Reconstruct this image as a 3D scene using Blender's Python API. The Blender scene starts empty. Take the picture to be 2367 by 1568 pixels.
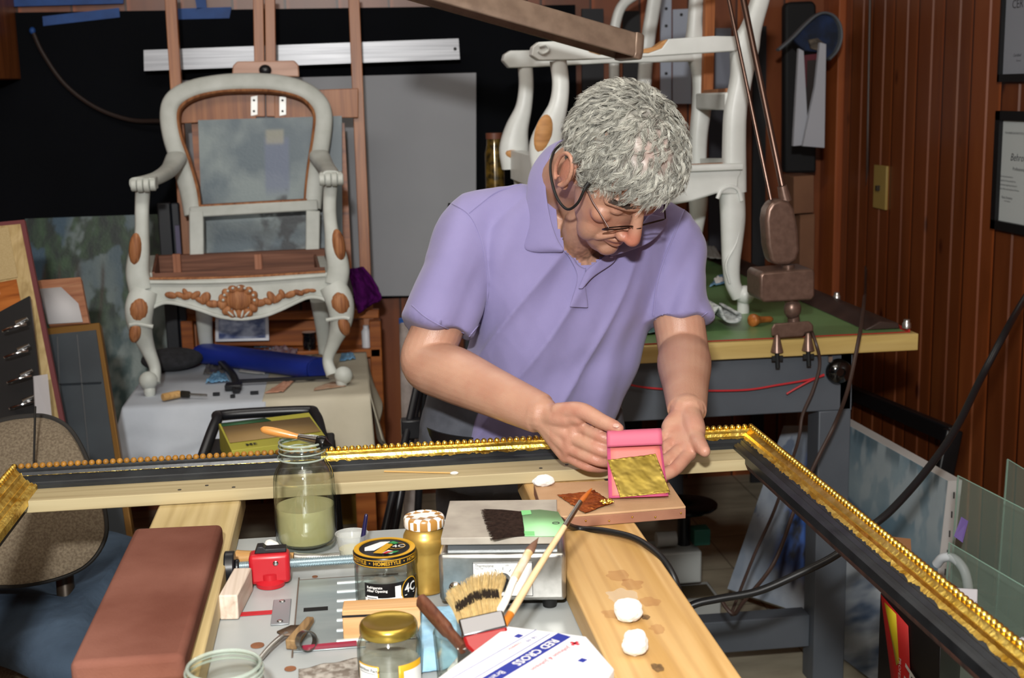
import bpy, bmesh, math, random
from math import *
from mathutils import Vector as V, Matrix, Euler, noise
import numpy as np
C = bpy.context.scene.collection
# ---------------------------------------------------------------- camera model (2367 x 1568 frame)
FPX = 3000.0; CX = 1183.5; CY = 784.0; HC = 1.57
PSI = radians(7.15); PIT = radians(10.8); ROL = 0.022
_F = V((sin(PSI)*cos(PIT), cos(PSI)*cos(PIT), -sin(PIT)))
_R0 = V((cos(PSI), -sin(PSI), 0)); _U0 = _R0.cross(_F)
_R = _R0*cos(ROL) - _U0*sin(ROL); _U = _U0*cos(ROL) + _R0*sin(ROL)
CAMP = V((0, 0, HC))
def ray(x, y): return _F + _R*((x-CX)/FPX) - _U*((y-CY)/FPX)
def pd(x, y, d): return CAMP + ray(x, y)*d                      # point of a pixel at a depth
def pz(x, y, z): q = ray(x, y); return CAMP + q*((z-HC)/q.z)    # ... on a level plane
def pY(x, y, Y): q = ray(x, y); return CAMP + q*(Y/q.y)         # ... on a plane parallel to the back wall
def pX(x, y, X): q = ray(x, y); return CAMP + q*(X/q.x)         # ... on a plane parallel to the side wall
def proj(P):
    v = V(P)-CAMP; d = v.dot(_F); return (CX+FPX*v.dot(_R)/d, CY-FPX*v.dot(_U)/d, d)
# ---------------------------------------------------------------- materials
def lin(h):
    if not isinstance(h, str): return tuple(h)+(1,) if len(h) == 3 else tuple(h)
    h = h.lstrip('#'); o = []
    for i in (0, 2, 4):
        c = int(h[i:i+2], 16)/255; o.append(c/12.92 if c <= .04045 else ((c+.055)/1.055)**2.4)
    return (o[0], o[1], o[2], 1)
_M = {}
def _new(name):
    m = bpy.data.materials.new(name); m.use_nodes = True
    return m, m.node_tree.nodes, m.node_tree.links, m.node_tree.nodes['Principled BSDF']
def _coords(N, L, stretch, rot=(0, 0, 0)):
    t = N.new('ShaderNodeTexCoord'); mp = N.new('ShaderNodeMapping')
    mp.inputs['Scale'].default_value = stretch; mp.inputs['Rotation'].default_value = rot
    L.new(t.outputs['Object'], mp.inputs['Vector']); return mp.outputs['Vector']
def _ramp(N, stops):
    r = N.new('ShaderNodeValToRGB'); e = r.color_ramp.elements
    while len(e) < len(stops): e.new(.5)
    for i, (p, c) in enumerate(stops): e[i].position = p; e[i].color = lin(c)
    return r
def mat(name, col, rough=.55, metal=0, col2=None, scale=25, detail=5, stretch=(1, 1, 1), lo=.35, hi=.65, bump=0, bscale=None,
        bstretch=None, trans=0, ior=1.45, spec=.5, coat=0, sheen=0, alpha=1, sss=0, emit=0, aniso=0, dist=0, bdist=.002):
    if name in _M: return _M[name]
    m, N, L, b = _new(name)
    b.inputs['Base Color'].default_value = lin(col); b.inputs['Roughness'].default_value = rough; b.inputs['Metallic'].default_value = metal
    b.inputs['Transmission Weight'].default_value = trans; b.inputs['IOR'].default_value = ior; b.inputs['Specular IOR Level'].default_value = spec
    b.inputs['Coat Weight'].default_value = coat; b.inputs['Sheen Weight'].default_value = sheen; b.inputs['Alpha'].default_value = alpha
    if sss: b.inputs['Subsurface Weight'].default_value = sss; b.inputs['Subsurface Radius'].default_value = (.01, .004, .002); b.inputs['Subsurface Scale'].default_value = .6
    if emit: b.inputs['Emission Color'].default_value = lin(col); b.inputs['Emission Strength'].default_value = emit
    if col2 is not None:
        n = N.new('ShaderNodeTexNoise'); n.inputs['Scale'].default_value = scale; n.inputs['Detail'].default_value = detail; n.inputs['Distortion'].default_value = dist
        L.new(_coords(N, L, stretch), n.inputs['Vector']); r = _ramp(N, [(lo, col), (hi, col2)])
        L.new(n.outputs['Fac'], r.inputs['Fac']); L.new(r.outputs['Color'], b.inputs['Base Color'])
    if bump:
        n = N.new('ShaderNodeTexNoise'); n.inputs['Scale'].default_value = bscale or scale*4; n.inputs['Detail'].default_value = 4
        L.new(_coords(N, L, bstretch or stretch), n.inputs['Vector'])
        bp = N.new('ShaderNodeBump'); bp.inputs['Strength'].default_value = bump; bp.inputs['Distance'].default_value = bdist
        L.new(n.outputs['Fac'], bp.inputs['Height']); L.new(bp.outputs['Normal'], b.inputs['Normal'])
    _M[name] = m; return m
def wood(name, c1, c2, c3, axis=1, scale=1.0, rough=.5, knots=True, spec=.4, along=.05):
    """plank wood: long wavy grain along an axis, darker latewood lines, stray blotches"""
    if name in _M: return _M[name]
    m, N, L, b = _new(name)
    st = [30*scale]*3; st[axis] = 30*scale*along
    vec = _coords(N, L, st)
    n = N.new('ShaderNodeTexNoise'); n.inputs['Scale'].default_value = 1.0; n.inputs['Detail'].default_value = 6; n.inputs['Distortion'].default_value = .6
    L.new(vec, n.inputs['Vector']); r = _ramp(N, [(.28, c1), (.5, c2), (.72, c3)]); L.new(n.outputs['Fac'], r.inputs['Fac'])
    w = N.new('ShaderNodeTexWave'); w.wave_type = 'BANDS'; w.bands_direction = 'X' if axis != 0 else 'Y'
    w.inputs['Scale'].default_value = .42; w.inputs['Distortion'].default_value = 11; w.inputs['Detail'].default_value = 2; w.inputs['Detail Scale'].default_value = .7
    L.new(vec, w.inputs['Vector']); wr = _ramp(N, [(0, (.72, .66, .6)), (.35, (1, 1, 1))]); L.new(w.outputs['Fac'], wr.inputs['Fac'])
    mx = N.new('ShaderNodeMix'); mx.data_type = 'RGBA'; mx.blend_type = 'MULTIPLY'; mx.inputs[0].default_value = .38
    L.new(r.outputs['Color'], mx.inputs[6]); L.new(wr.outputs['Color'], mx.inputs[7]); out = mx.outputs[2]
    if knots:
        s2 = [5]*3; s2[axis] = 2.2
        v = N.new('ShaderNodeTexVoronoi'); v.inputs['Scale'].default_value = 1.0*scale; L.new(_coords(N, L, s2), v.inputs['Vector'])
        kr = _ramp(N, [(.05, (.25, .14, .08)), (.1, (1, 1, 1))]); L.new(v.outputs['Distance'], kr.inputs['Fac'])
        m2 = N.new('ShaderNodeMix'); m2.data_type = 'RGBA'; m2.blend_type = 'MULTIPLY'; m2.inputs[0].default_value = .7
        L.new(out, m2.inputs[6]); L.new(kr.outputs['Color'], m2.inputs[7]); out = m2.outputs[2]
    L.new(out, b.inputs['Base Color']); b.inputs['Roughness'].default_value = rough; b.inputs['Specular IOR Level'].default_value = spec
    bp = N.new('ShaderNodeBump'); bp.inputs['Strength'].default_value = .12; bp.inputs['Distance'].default_value = .001
    L.new(n.outputs['Fac'], bp.inputs['Height']); L.new(bp.outputs['Normal'], b.inputs['Normal'])
    _M[name] = m; return m
def vcol(name, rough=.6, bump=0, bscale=200, metal=0, spec=.4, sss=0, sheen=0):
    if name in _M: return _M[name]
    m, N, L, b = _new(name)
    a = N.new('ShaderNodeVertexColor'); a.layer_name = 'Col'; L.new(a.outputs['Color'], b.inputs['Base Color'])
    b.inputs['Roughness'].default_value = rough; b.inputs['Metallic'].default_value = metal; b.inputs['Specular IOR Level'].default_value = spec; b.inputs['Sheen Weight'].default_value = sheen
    if sss: b.inputs['Subsurface Weight'].default_value = sss; b.inputs['Subsurface Radius'].default_value = (.012, .004, .002); b.inputs['Subsurface Scale'].default_value = .5
    if bump:
        n = N.new('ShaderNodeTexNoise'); n.inputs['Scale'].default_value = bscale; n.inputs['Detail'].default_value = 5
        L.new(_coords(N, L, (1, 1, 1)), n.inputs['Vector'])
        bp = N.new('ShaderNodeBump'); bp.inputs['Strength'].default_value = bump; bp.inputs['Distance'].default_value = .002
        L.new(n.outputs['Fac'], bp.inputs['Height']); L.new(bp.outputs['Normal'], b.inputs['Normal'])
    _M[name] = m; return m
def glass(name, face='#fafcfa', rim='#6f8277', gloss=.9):
    """thin clear glass: light passes straight through, the walls darken and mirror towards grazing angles"""
    if name in _M: return _M[name]
    m, N, L, b = _new(name); N.remove(b); out = N['Material Output']
    lw = N.new('ShaderNodeLayerWeight'); lw.inputs['Blend'].default_value = .5; r = _ramp(N, [(.55, face), (1, rim)]); L.new(lw.outputs['Facing'], r.inputs['Fac'])
    tr = N.new('ShaderNodeBsdfTransparent'); L.new(r.outputs['Color'], tr.inputs['Color']); gs = N.new('ShaderNodeBsdfGlossy'); gs.inputs['Roughness'].default_value = .03
    fr = _ramp(N, [(0, (.045,)*3), (.55, (.09,)*3), (.85, (.28,)*3), (1, (.8,)*3)]); L.new(lw.outputs['Facing'], fr.inputs['Fac']); mx = N.new('ShaderNodeMixShader'); L.new(fr.outputs[0], mx.inputs[0]); L.new(tr.outputs[0], mx.inputs[1]); L.new(gs.outputs[0], mx.inputs[2]); L.new(mx.outputs[0], out.inputs['Surface'])
    _M[name] = m; return m
# ---------------------------------------------------------------- mesh builder
def frame(o, x, y=None, z=None):
    """matrix with origin o and the given axes (orthonormalised)"""
    x = V(x).normalized()
    if z is not None:
        z = V(z); z = (z - x*z.dot(x)).normalized(); y = z.cross(x)
    else:
        y = V(y); y = (y - x*y.dot(x)).normalized(); z = x.cross(y)
    m = Matrix((x, y, z)).transposed().to_4x4(); m.translation = V(o); return m
def cat(pts, n=8):
    """catmull-rom through points (any tuple length)"""
    P = [np.array(p, float) for p in pts]; P = [2*P[0]-P[1]]+P+[2*P[-1]-P[-2]]; out = []
    for i in range(1, len(P)-2):
        a, b, c, d = P[i-1:i+3]
        for k in range(n):
            t = k/n; out.append(.5*(2*b+(c-a)*t+(2*a-5*b+4*c-d)*t*t+(3*b-a-3*c+d)*t**3))
    out.append(P[-2]); return out
class MB:
    def __init__(s, T=None): s.bm = bmesh.new(); s.T = T or Matrix(); s.mi = 0; s.col = None
    def v(s, p): return s.bm.verts.new(s.T @ V(p))
    def f(s, vs):
        try: fc = s.bm.faces.new(vs)
        except ValueError: return None
        fc.material_index = s.mi; return fc
    def loft(s, rings, closed=True, cap=True):
        R = [[s.v(p) for p in r] for r in rings]; n = len(R[0])
        for a, b in zip(R, R[1:]):
            for i in range(n if closed else n-1): s.f([a[i], a[(i+1) % n], b[(i+1) % n], b[i]])
        if cap and closed: s.f(R[0][::-1]); s.f(R[-1])
        return R
    def box(s, lo, hi):
        x0, y0, z0 = lo; x1, y1, z1 = hi
        s.loft([[(x0, y0, z0), (x1, y0, z0), (x1, y1, z0), (x0, y1, z0)], [(x0, y0, z1), (x1, y0, z1), (x1, y1, z1), (x0, y1, z1)]]); return s
    def boxc(s, c, d, M=None):
        old = s.T; s.T = old @ (Matrix.Translation(V(c)) @ (M or Matrix()) if not (M and M.translation.length) else M)
        s.box([-k/2 for k in d], [k/2 for k in d]); s.T = old; return s
    def beam(s, a, b, w, h, up=(0, 0, 1), w2=None, h2=None):
        a, b = V(a), V(b); z = (b-a).normalized(); up = V(up)
        if abs(z.dot(up)) > .99: up = V((0, 1, 0))
        x = up.cross(z).normalized(); y = z.cross(x); w2 = w2 or w; h2 = h2 or h; q = [(-1, -1), (1, -1), (1, 1), (-1, 1)]
        s.loft([[a+x*i*w/2+y*j*h/2 for i, j in q], [b+x*i*w2/2+y*j*h2/2 for i, j in q]]); return s
    def tube(s, pts, r, seg=10, cap=True, sq=None, up=None):
        P = [V(p) for p in pts]; n = len(P); r = r if hasattr(r, '__len__') else [r]*n
        t = [(P[min(i+1, n-1)]-P[max(i-1, 0)]).normalized() for i in range(n)]
        u = V(up) if up else (V((0, 0, 1)) if abs(t[0].z) < .9 else V((1, 0, 0)))
        rings = []
        for i in range(n):
            u = (u - t[i]*u.dot(t[i])).normalized(); w = t[i].cross(u); ri = r[i]; ra, rb = ri if hasattr(ri, '__len__') else (ri, ri)
            ring = []
            for k in range(seg):
                a = 2*pi*k/seg; c, d = cos(a), sin(a)
                if sq: c = copysign(abs(c)**sq, c); d = copysign(abs(d)**sq, d)
                ring.append(P[i]+u*c*ra+w*d*rb)
            rings.append(ring)
        return s.loft(rings, cap=cap)
    def cyl(s, a, b, r, r2=None, seg=24): s.tube([a, b], [r, r if r2 is None else r2], seg); return s
    def lathe(s, prof, o=(0, 0, 0), seg=40, M=None, cap=False):
        old = s.T; s.T = old @ Matrix.Translation(V(o)) @ (M or Matrix())
        s.loft([[(rr*cos(2*pi*k/seg), rr*sin(2*pi*k/seg), z) for k in range(seg)] for rr, z in prof], cap=cap); s.T = old; return s
    def ball(s, c, r, M=None, u=20, w=12):
        r = r if hasattr(r, '__len__') else (r, r, r); old = s.T; s.T = old @ Matrix.Translation(V(c)) @ (M or Matrix())
        top = s.v((0, 0, r[2])); bot = s.v((0, 0, -r[2])); R = []
        for i in range(1, w):
            a = pi*i/w; R.append([s.v((r[0]*sin(a)*cos(2*pi*k/u), r[1]*sin(a)*sin(2*pi*k/u), r[2]*cos(a))) for k in range(u)])
        for k in range(u): s.f([top, R[0][k], R[0][(k+1) % u]]); s.f([bot, R[-1][(k+1) % u], R[-1][k]])
        for A, B in zip(R, R[1:]):
            for k in range(u): s.f([A[k], B[k], B[(k+1) % u], A[(k+1) % u]])
        s.T = old; return s
    def prism(s, poly, z0, z1, M=None):
        old = s.T; s.T = old @ (M or Matrix())
        s.loft([[(x, y, z0) for x, y in poly], [(x, y, z1) for x, y in poly]]); s.T = old; return s
    def sheet(s, fn, nu, nv, wrap=False):
        R = [[s.v(fn(i/nu, j/nv)) for i in range(nu+(0 if wrap else 1))] for j in range(nv+1)]; n = len(R[0])
        for a, b in zip(R, R[1:]):
            for i in range(n if wrap else n-1): s.f([a[i], a[(i+1) % n], b[(i+1) % n], b[i]])
        return s
    def text(s, txt, size, M, align='CENTER', shear=0, sx=1.0, bold=0):
        cu = bpy.data.curves.new('t', 'FONT'); cu.body = txt; cu.size = size; cu.align_x = align; cu.shear = shear; cu.resolution_u = 2; cu.offset = bold
        cu.align_y = 'CENTER'
        o = bpy.data.objects.new('t', cu); me = o.to_mesh(); T = s.T @ M @ Matrix.Diagonal((sx, 1, 1, 1))
        vs = [s.bm.verts.new(T @ v.co) for v in me.vertices]
        for p in me.polygons: s.f([vs[i] for i in p.vertices])
        o.to_mesh_clear(); bpy.data.objects.remove(o); bpy.data.curves.remove(cu); return s
    def build(s, name, mats, parent=None, smooth=40, bevel=0, subsurf=0, seg=2, fix=True, solid=0, weld=0):
        bm = s.bm
        if weld: bmesh.ops.remove_doubles(bm, verts=bm.verts, dist=weld)
        if fix: bmesh.ops.recalc_face_normals(bm, faces=bm.faces)
        if parent is not None:
            off = V(parent.matrix_world.translation) if parent.get('_abs') is None else V(parent['_abs'])
            bmesh.ops.translate(bm, verts=bm.verts, vec=-off)
        if smooth:
            lim = radians(smooth)
            for fc in bm.faces: fc.smooth = True
            for e in bm.edges:
                if len(e.link_faces) == 2 and e.calc_face_angle(0) > lim: e.smooth = False
        me = bpy.data.meshes.new(name); bm.to_mesh(me); bm.free()
        for m in (mats if isinstance(mats, (list, tuple)) else [mats]): me.materials.append(m)
        o = bpy.data.objects.new(name, me); C.objects.link(o)
        if parent is not None: o.parent = parent; o['_abs'] = list(off)
        if solid: md = o.modifiers.new('solid', 'SOLIDIFY'); md.thickness = solid; md.offset = 0
        if bevel:
            md = o.modifiers.new('bevel', 'BEVEL'); md.width = bevel; md.segments = seg; md.limit_method = 'ANGLE'; md.angle_limit = radians(35)
        if subsurf: md = o.modifiers.new('sub', 'SUBSURF'); md.levels = subsurf; md.render_levels = subsurf
        return o
def tag(o, label, category, group=None):
    o['label'] = label; o['category'] = category
    if group: o['group'] = group
    return o
def thing(name, label, category, loc=(0, 0, 0), group=None):
    o = bpy.data.objects.new(name, None); o.empty_display_size = .05; C.objects.link(o); o.location = V(loc); o['_abs'] = list(V(loc))
    return tag(o, label, category, group)
def single(mb, name, mats, label, category, group=None, **k):
    """a thing that is one mesh; its origin goes to its own base"""
    bb = [v.co for v in mb.bm.verts]; lo = V([min(c[i] for c in bb) for i in range(3)]); hi = V([max(c[i] for c in bb) for i in range(3)])
    o = (lo+hi)/2; o.z = lo.z; bmesh.ops.translate(mb.bm, verts=mb.bm.verts, vec=-o)
    ob = mb.build(name, mats, **k); ob.location = o; ob['_abs'] = list(o); return tag(ob, label, category, group)
def struct(o): o['kind'] = 'structure'; return o
def paint(name, mb_fn, nu, nv, colfn, m, parent=None):
    """a picture surface: a fine grid whose vertices carry paint colours, colfn(u, v) -> linear rgb"""
    mb = MB(); mb.sheet(mb_fn, nu, nv); o = mb.build(name, m, parent, smooth=0, fix=False)
    me = o.data; a = me.color_attributes.new('Col', 'FLOAT_COLOR', 'POINT'); k = 0; buf = []
    for j in range(nv+1):
        for i in range(nu+1): c = colfn(i/nu, j/nv); buf += [c[0], c[1], c[2], 1]
    a.data.foreach_set('color', buf); return o
def nz(x, y, z=0, s=1.0): return noise.noise(V((x*s, y*s, z)))
def fb(x, y, z=0, o=4): return noise.fractal(V((x, y, z)), 1.0, 2.0, o)
def mix(a, b, t): t = max(0, min(1, t)); return tuple(a[i]+(b[i]-a[i])*t for i in range(3))
def sst(a, b, x): t = max(0, min(1, (x-a)/(b-a))); return t*t*(3-2*t)
RX = lambda a: Matrix.Rotation(a, 4, 'X')
RY = lambda a: Matrix.Rotation(a, 4, 'Y')
RZ = lambda a: Matrix.Rotation(a, 4, 'Z')
TR = lambda *a: Matrix.Translation(V(a))
# ---------------------------------------------------------------- camera, light
sc = bpy.context.scene
cd = bpy.data.cameras.new('camera'); cam = bpy.data.objects.new('camera', cd); C.objects.link(cam)
cd.sensor_width = 36; cd.lens = 36*FPX/2367; cd.clip_start = .05; cd.clip_end = 50
cam.matrix_world = Matrix(((_R.x, _U.x, -_F.x, 0), (_R.y, _U.y, -_F.y, 0), (_R.z, _U.z, -_F.z, HC), (0, 0, 0, 1)))
cd.dof.use_dof = True; cd.dof.focus_distance = 2.05; cd.dof.aperture_fstop = 8
sc.camera = cam
sc.view_settings.view_transform = 'Standard'; sc.view_settings.look = 'None'; sc.view_settings.exposure = 0
w = bpy.data.worlds.new('world'); sc.world = w; w.use_nodes = True
wn = w.node_tree.nodes; bg = wn['Background']; bg.inputs['Color'].default_value = lin('#dfe3ea'); bg.inputs['Strength'].default_value = .30
def light(name, kind, loc, aim, power, size=.1, col='#ffffff', sy=None):
    d = bpy.data.lights.new(name, kind); o = bpy.data.objects.new(name, d); C.objects.link(o); d.energy = power; d.color = lin(col)[:3]
    o.location = loc; o.rotation_euler = (V(aim)-V(loc)).to_track_quat('-Z', 'Y').to_euler()
    if kind == 'AREA':
        d.size = size
        if sy: d.shape = 'RECTANGLE'; d.size_y = sy
    else: d.shadow_soft_size = size
    return o
light('flash', 'AREA', CAMP+_U*.42-_R*.10-_F*.55, pd(1200, 700, 3.2), 88, .12, '#fffefa', .08)
light('ceiling_bounce', 'AREA', (.2, 1.2, 2.42), (.2, 1.6, 0), 18, 1.6, '#fff7ec', 1.2)
light('room_fill', 'AREA', (-.3, 2.9, 2.4), (-.1, 4.0, 0), 15, 1.6, '#fff9f0', .3)  # added overhead fill that brightens the back of the room, not a fitting
sc.cycles.max_bounces = 10; sc.cycles.transmission_bounces = 10; sc.cycles.transparent_max_bounces = 10; sc.cycles.caustics_refractive = False; sc.cycles.caustics_reflective = False
# ---------------------------------------------------------------- the room
XR, YB, XL, ZC = 1.90, 4.98, -2.2, 2.45
def boards(name, axis):
    """knotty pine boards: vertical planks with dark joints; axis = the horizontal direction"""
    m, N, L, b = _new(name)
    t = N.new('ShaderNodeTexCoord'); sp = N.new('ShaderNodeSeparateXYZ'); L.new(t.outputs['Object'], sp.inputs[0]); h = sp.outputs[axis]
    def mth(op, a, bb=None):
        n = N.new('ShaderNodeMath'); n.operation = op
        for i, q in enumerate((a, bb)):
            if q is None: continue
            if hasattr(q, 'links'): L.new(q, n.inputs[i])
            else: n.inputs[i].default_value = q
        return n.outputs[0]
    d = mth('DIVIDE', h, .19); fl = mth('FLOOR', d); fr = mth('FRACT', d)
    wn_ = N.new('ShaderNodeTexWhiteNoise'); wn_.noise_dimensions = '1D'; L.new(fl, wn_.inputs['W'])
    cb = N.new('ShaderNodeCombineXYZ'); L.new(mth('MULTIPLY', h, 9), cb.inputs[0]); L.new(mth('MULTIPLY', fl, 7.3), cb.inputs[1]); L.new(mth('MULTIPLY', sp.outputs[2], 1.5), cb.inputs[2])
    n = N.new('ShaderNodeTexNoise'); n.inputs['Scale'].default_value = 1; n.inputs['Detail'].default_value = 6; n.inputs['Distortion'].default_value = .8; L.new(cb.outputs[0], n.inputs['Vector'])
    r = _ramp(N, [(.2, '#5f2e12'), (.5, '#723a1b'), (.8, '#804722')]); L.new(n.outputs['Fac'], r.inputs['Fac'])
    br = N.new('ShaderNodeHueSaturation'); L.new(r.outputs['Color'], br.inputs['Color']); L.new(mth('ADD', mth('MULTIPLY', wn_.outputs['Value'], .45), .80), br.inputs['Value'])
    cb2 = N.new('ShaderNodeCombineXYZ'); L.new(mth('MULTIPLY', h, 7), cb2.inputs[0]); L.new(mth('MULTIPLY', fl, 3.1), cb2.inputs[1]); L.new(mth('MULTIPLY', sp.outputs[2], 3.4), cb2.inputs[2])
    vo = N.new('ShaderNodeTexVoronoi'); vo.inputs['Scale'].default_value = 1; L.new(cb2.outputs[0], vo.inputs['Vector'])
    kr = _ramp(N, [(.05, (.3, .2, .15)), (.13, (1, 1, 1))]); L.new(vo.outputs['Distance'], kr.inputs['Fac'])
    jr = _ramp(N, [(0, (.12, .09, .07)), (.03, (.3, .25, .22)), (.04, (1.8, 1.7, 1.55)), (.12, (1, 1, 1)), (.97, (1, 1, 1)), (1, (.25, .2, .18))]); L.new(fr, jr.inputs['Fac'])
    o = br.outputs['Color']
    for q in (kr, jr):
        mx = N.new('ShaderNodeMix'); mx.data_type = 'RGBA'; mx.blend_type = 'MULTIPLY'; mx.inputs[0].default_value = 1; L.new(o, mx.inputs[6]); L.new(q.outputs['Color'], mx.inputs[7]); o = mx.outputs[2]
    L.new(o, b.inputs['Base Color']); b.inputs['Roughness'].default_value = .38
    return m
bx = boards('pine_boards_x', 0); by = boards('pine_boards_y', 1)
wall_b = struct(MB().box((XL, YB, 0), (XR+.1, YB+.1, ZC)).build('wall_back', bx))
# side wall: each groove is a real vee between boards
def wall_profile():
    mb = MB(); y = -2.0; ys = []
    while y < YB: ys += [(y, XR+.010), (y+.008, XR), (y+.182, XR)]; y += .19
    ys.append((YB, XR)); mb.loft([[(x, yy, z) for yy, x in ys] for z in (0, ZC)], closed=False); return mb
struct(wall_profile().build('wall_right', by, smooth=0, solid=.004))
struct(MB().box((XL-.1, -2, 0), (XL, YB, ZC)).build('wall_left', by))
struct(MB().box((XL, -2, ZC), (XR+.1, YB+.1, ZC+.08)).build('ceiling', mat('ceiling_paint', '#d9d2c4', .9)))
def tilemat():
    m, N, L, b = _new('vinyl_tiles'); br = N.new('ShaderNodeTexBrick'); br.offset = 0; br.inputs['Scale'].default_value = 1; br.inputs['Brick Width'].default_value = .305; br.inputs['Row Height'].default_value = .305; br.inputs['Mortar Size'].default_value = .002
    br.inputs['Color1'].default_value = lin('#b3ac9a'); br.inputs['Color2'].default_value = lin('#a69e8c'); br.inputs['Mortar'].default_value = lin('#5e574a')
    L.new(_coords(N, L, (1, 1, 1)), br.inputs['Vector']); n = N.new('ShaderNodeTexNoise'); n.inputs['Scale'].default_value = 6; n.inputs['Detail'].default_value = 8
    L.new(_coords(N, L, (1, 3, 1)), n.inputs['Vector']); r = _ramp(N, [(.3, (.72, .7, .66)), (.7, (1.05, 1.04, 1.0))]); L.new(n.outputs['Fac'], r.inputs['Fac'])
    mx = N.new('ShaderNodeMix'); mx.data_type = 'RGBA'; mx.blend_type = 'MULTIPLY'; mx.inputs[0].default_value = 1; L.new(br.outputs['Color'], mx.inputs[6]); L.new(r.outputs['Color'], mx.inputs[7]); L.new(mx.outputs[2], b.inputs['Base Color'])
    b.inputs['Roughness'].default_value = .45; return m
struct(MB().box((XL-.1, -2, -.05), (XR+.1, YB+.1, 0)).build('floor', tilemat()))
# corner post of the side wall
struct(MB().box((XR-.03, YB-.16, 0), (XR, YB, ZC)).build('trim_corner', wood('post_wood', '#7a3a1a', '#964d24', '#a35a2e', 2, .5, knots=False), bevel=.003))
# ================================================================ FOREGROUND: saw table, boards, frame, jars, tools
ZT = .90
grey = mat('saw_table_grey', '#a9adad', .38, 0, '#9da2a3', 9, lo=.3, hi=.7, spec=.5)
galv = mat('galvanised_steel', '#97a2a6', .34, .55, '#a9b2b4', 6, stretch=(1, 6, 1))
steel = mat('brushed_steel', '#bdbcb8', .28, .9, '#a9a8a4', 8, stretch=(8, 1, 8))
chrome = mat('chrome', '#b9b9ba', .16, 1)
black = mat('black_plastic', '#15161a', .35)
rubber = mat('black_rubber', '#0d0d0e', .6)
red = mat('red_plastic', '#b01c26', .35)
t = thing('saw_table', 'grey metal table saw top with slotted steel insert plate under the jars and tools', 'saw table', (.05, 1.55, 0))
mb = MB(); mb.box((-.285, 1.12, ZT-.035), (.39, 1.957, ZT-.0008)); mb.build('table_top', grey, t, bevel=.004)
mb = MB(); mb.box((-.09, 1.515, ZT), (.0, 1.756, ZT+.0012)); mb.box((-.004, 1.53, ZT), (.075, 1.752, ZT+.001)); mb.build('insert_plate', galv, t, bevel=.0005)
for k in range(7):
    y = 1.535+k*.033; mb = MB(); mb.box((-.036, y, ZT+.001), (.02, y+.004, ZT+.0026)); mb.build('raised_rib', mat('rib_steel', '#cfd6d6', .3, .3), t)
P = pz(730, 1411, ZT); mb = MB(); mb.box((P.x-.016, P.y-.006, ZT+.001), (P.x+.016, P.y+.006, ZT+.0018)); mb.build('slot_hole', mat('slot_black', '#030303', .9), t)
mb = MB(); mb.box((-.0905, 1.50, ZT), (-.0885, 1.765, ZT+.0016)); mb.box((-.09, 1.755, ZT), (.05, 1.757, ZT+.0014)); mb.build('blade_slot', mat('slot_brown', '#5e5148', .8), t)
A = pz(650, 1416, ZT); mb = MB(); mb.boxc((A.x, A.y, ZT+.0006), (.024, .085, .002)); o = mb.build('screw_plate', mat('zinc', '#8e9398', .4, .4), t, bevel=.001)
for q in (-.034, .034):
    mb = MB(); mb.ball((A.x, A.y+q, ZT+.0022), (.0042, .0042, .0015), u=14, w=6); mb.build('screw', chrome, o)
for (x, y, r) in ((595, 1493, .0085), (671, 1547, .007), (728, 1334, .004)):
    P = pz(x, y, ZT); mb = MB(); mb.cyl((P.x, P.y, ZT), (P.x, P.y, ZT+.0008), r, seg=20); mb.build('rusty_plug', mat('rust', '#8a5a3c', .7, col2='#6e4630'), t)
P = pz(590, 1419, ZT); mb = MB(); mb.box((P.x-.024, P.y-.006, ZT), (P.x+.024, P.y+.006, ZT+.001)); mb.build('red_slot', red, t)
mb = MB(); mb.box((-.25, 1.14, .45), (.35, 1.93, ZT-.035)); mb.build('saw_body', mat('saw_body_black', '#17181b', .6), t, bevel=.01)
for x in (-.24, .34):
    for y in (1.16, 1.9):
        mb = MB(); mb.beam((x, y, .47), (x+(.08 if x > 0 else -.08), y, 0), .04, .04); mb.build('leg', black, t)
mb = MB(); A = pz(1013, 1216, ZT+.02); mb.cyl((.10, 1.93, ZT+.01), (.30, 1.93, ZT+.01), .008); mb.build('back_rod', mat('zinc_thread', '#a9bcc4', .25, .7), t)
# ---- clamp with red head on a threaded rod
t = thing('bar_clamp', 'red clamp head with black slider on a zinc threaded rod', 'clamp', (-.10, 1.76, ZT))
mb = MB(); pts = [(-.178+.0006*k, 1.757, .9265) for k in range(0, 400)]
mb.tube(pts, [.0073 if k % 4 < 2 else .0058 for k in range(400)], 16); mb.build('threaded_rod', mat('zinc_thread', '#a9bcc4', .25, .7), t, smooth=0)
mb = MB(); mb.boxc((-.128, 1.754, .925), (.056, .03, .043)); o = mb.build('clamp_head', red, t, bevel=.006, seg=3)
mb = MB(); mb.prism([(-.02, 0), (.024, 0), (.024, .006), (-.004, .006), (-.008, .010), (-.016, .010)], -.009, .009, TR(-.128, 1.756, .9465)@RX(pi/2)); mb.build('slider', black, o, bevel=.001)
mb = MB(); mb.ball((-.119, 1.739, .934), (.004, .0015, .004), u=12, w=6); mb.build('pin', chrome, o)
mb = MB(); mb.lathe([(0, .9), (.02, .9), (.021, .906), (.013, .910), (.013, .918)], (-.128, 1.748, 0)); mb.build('clamp_foot', red, o)
mb = MB(); mb.cyl((-.176, 1.757, .925), (-.190, 1.757, .925), .024, .024, 20); mb.cyl((-.170, 1.757, .925), (-.176, 1.757, .925), .012); mb.build('knob', black, t, bevel=.002)
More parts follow.
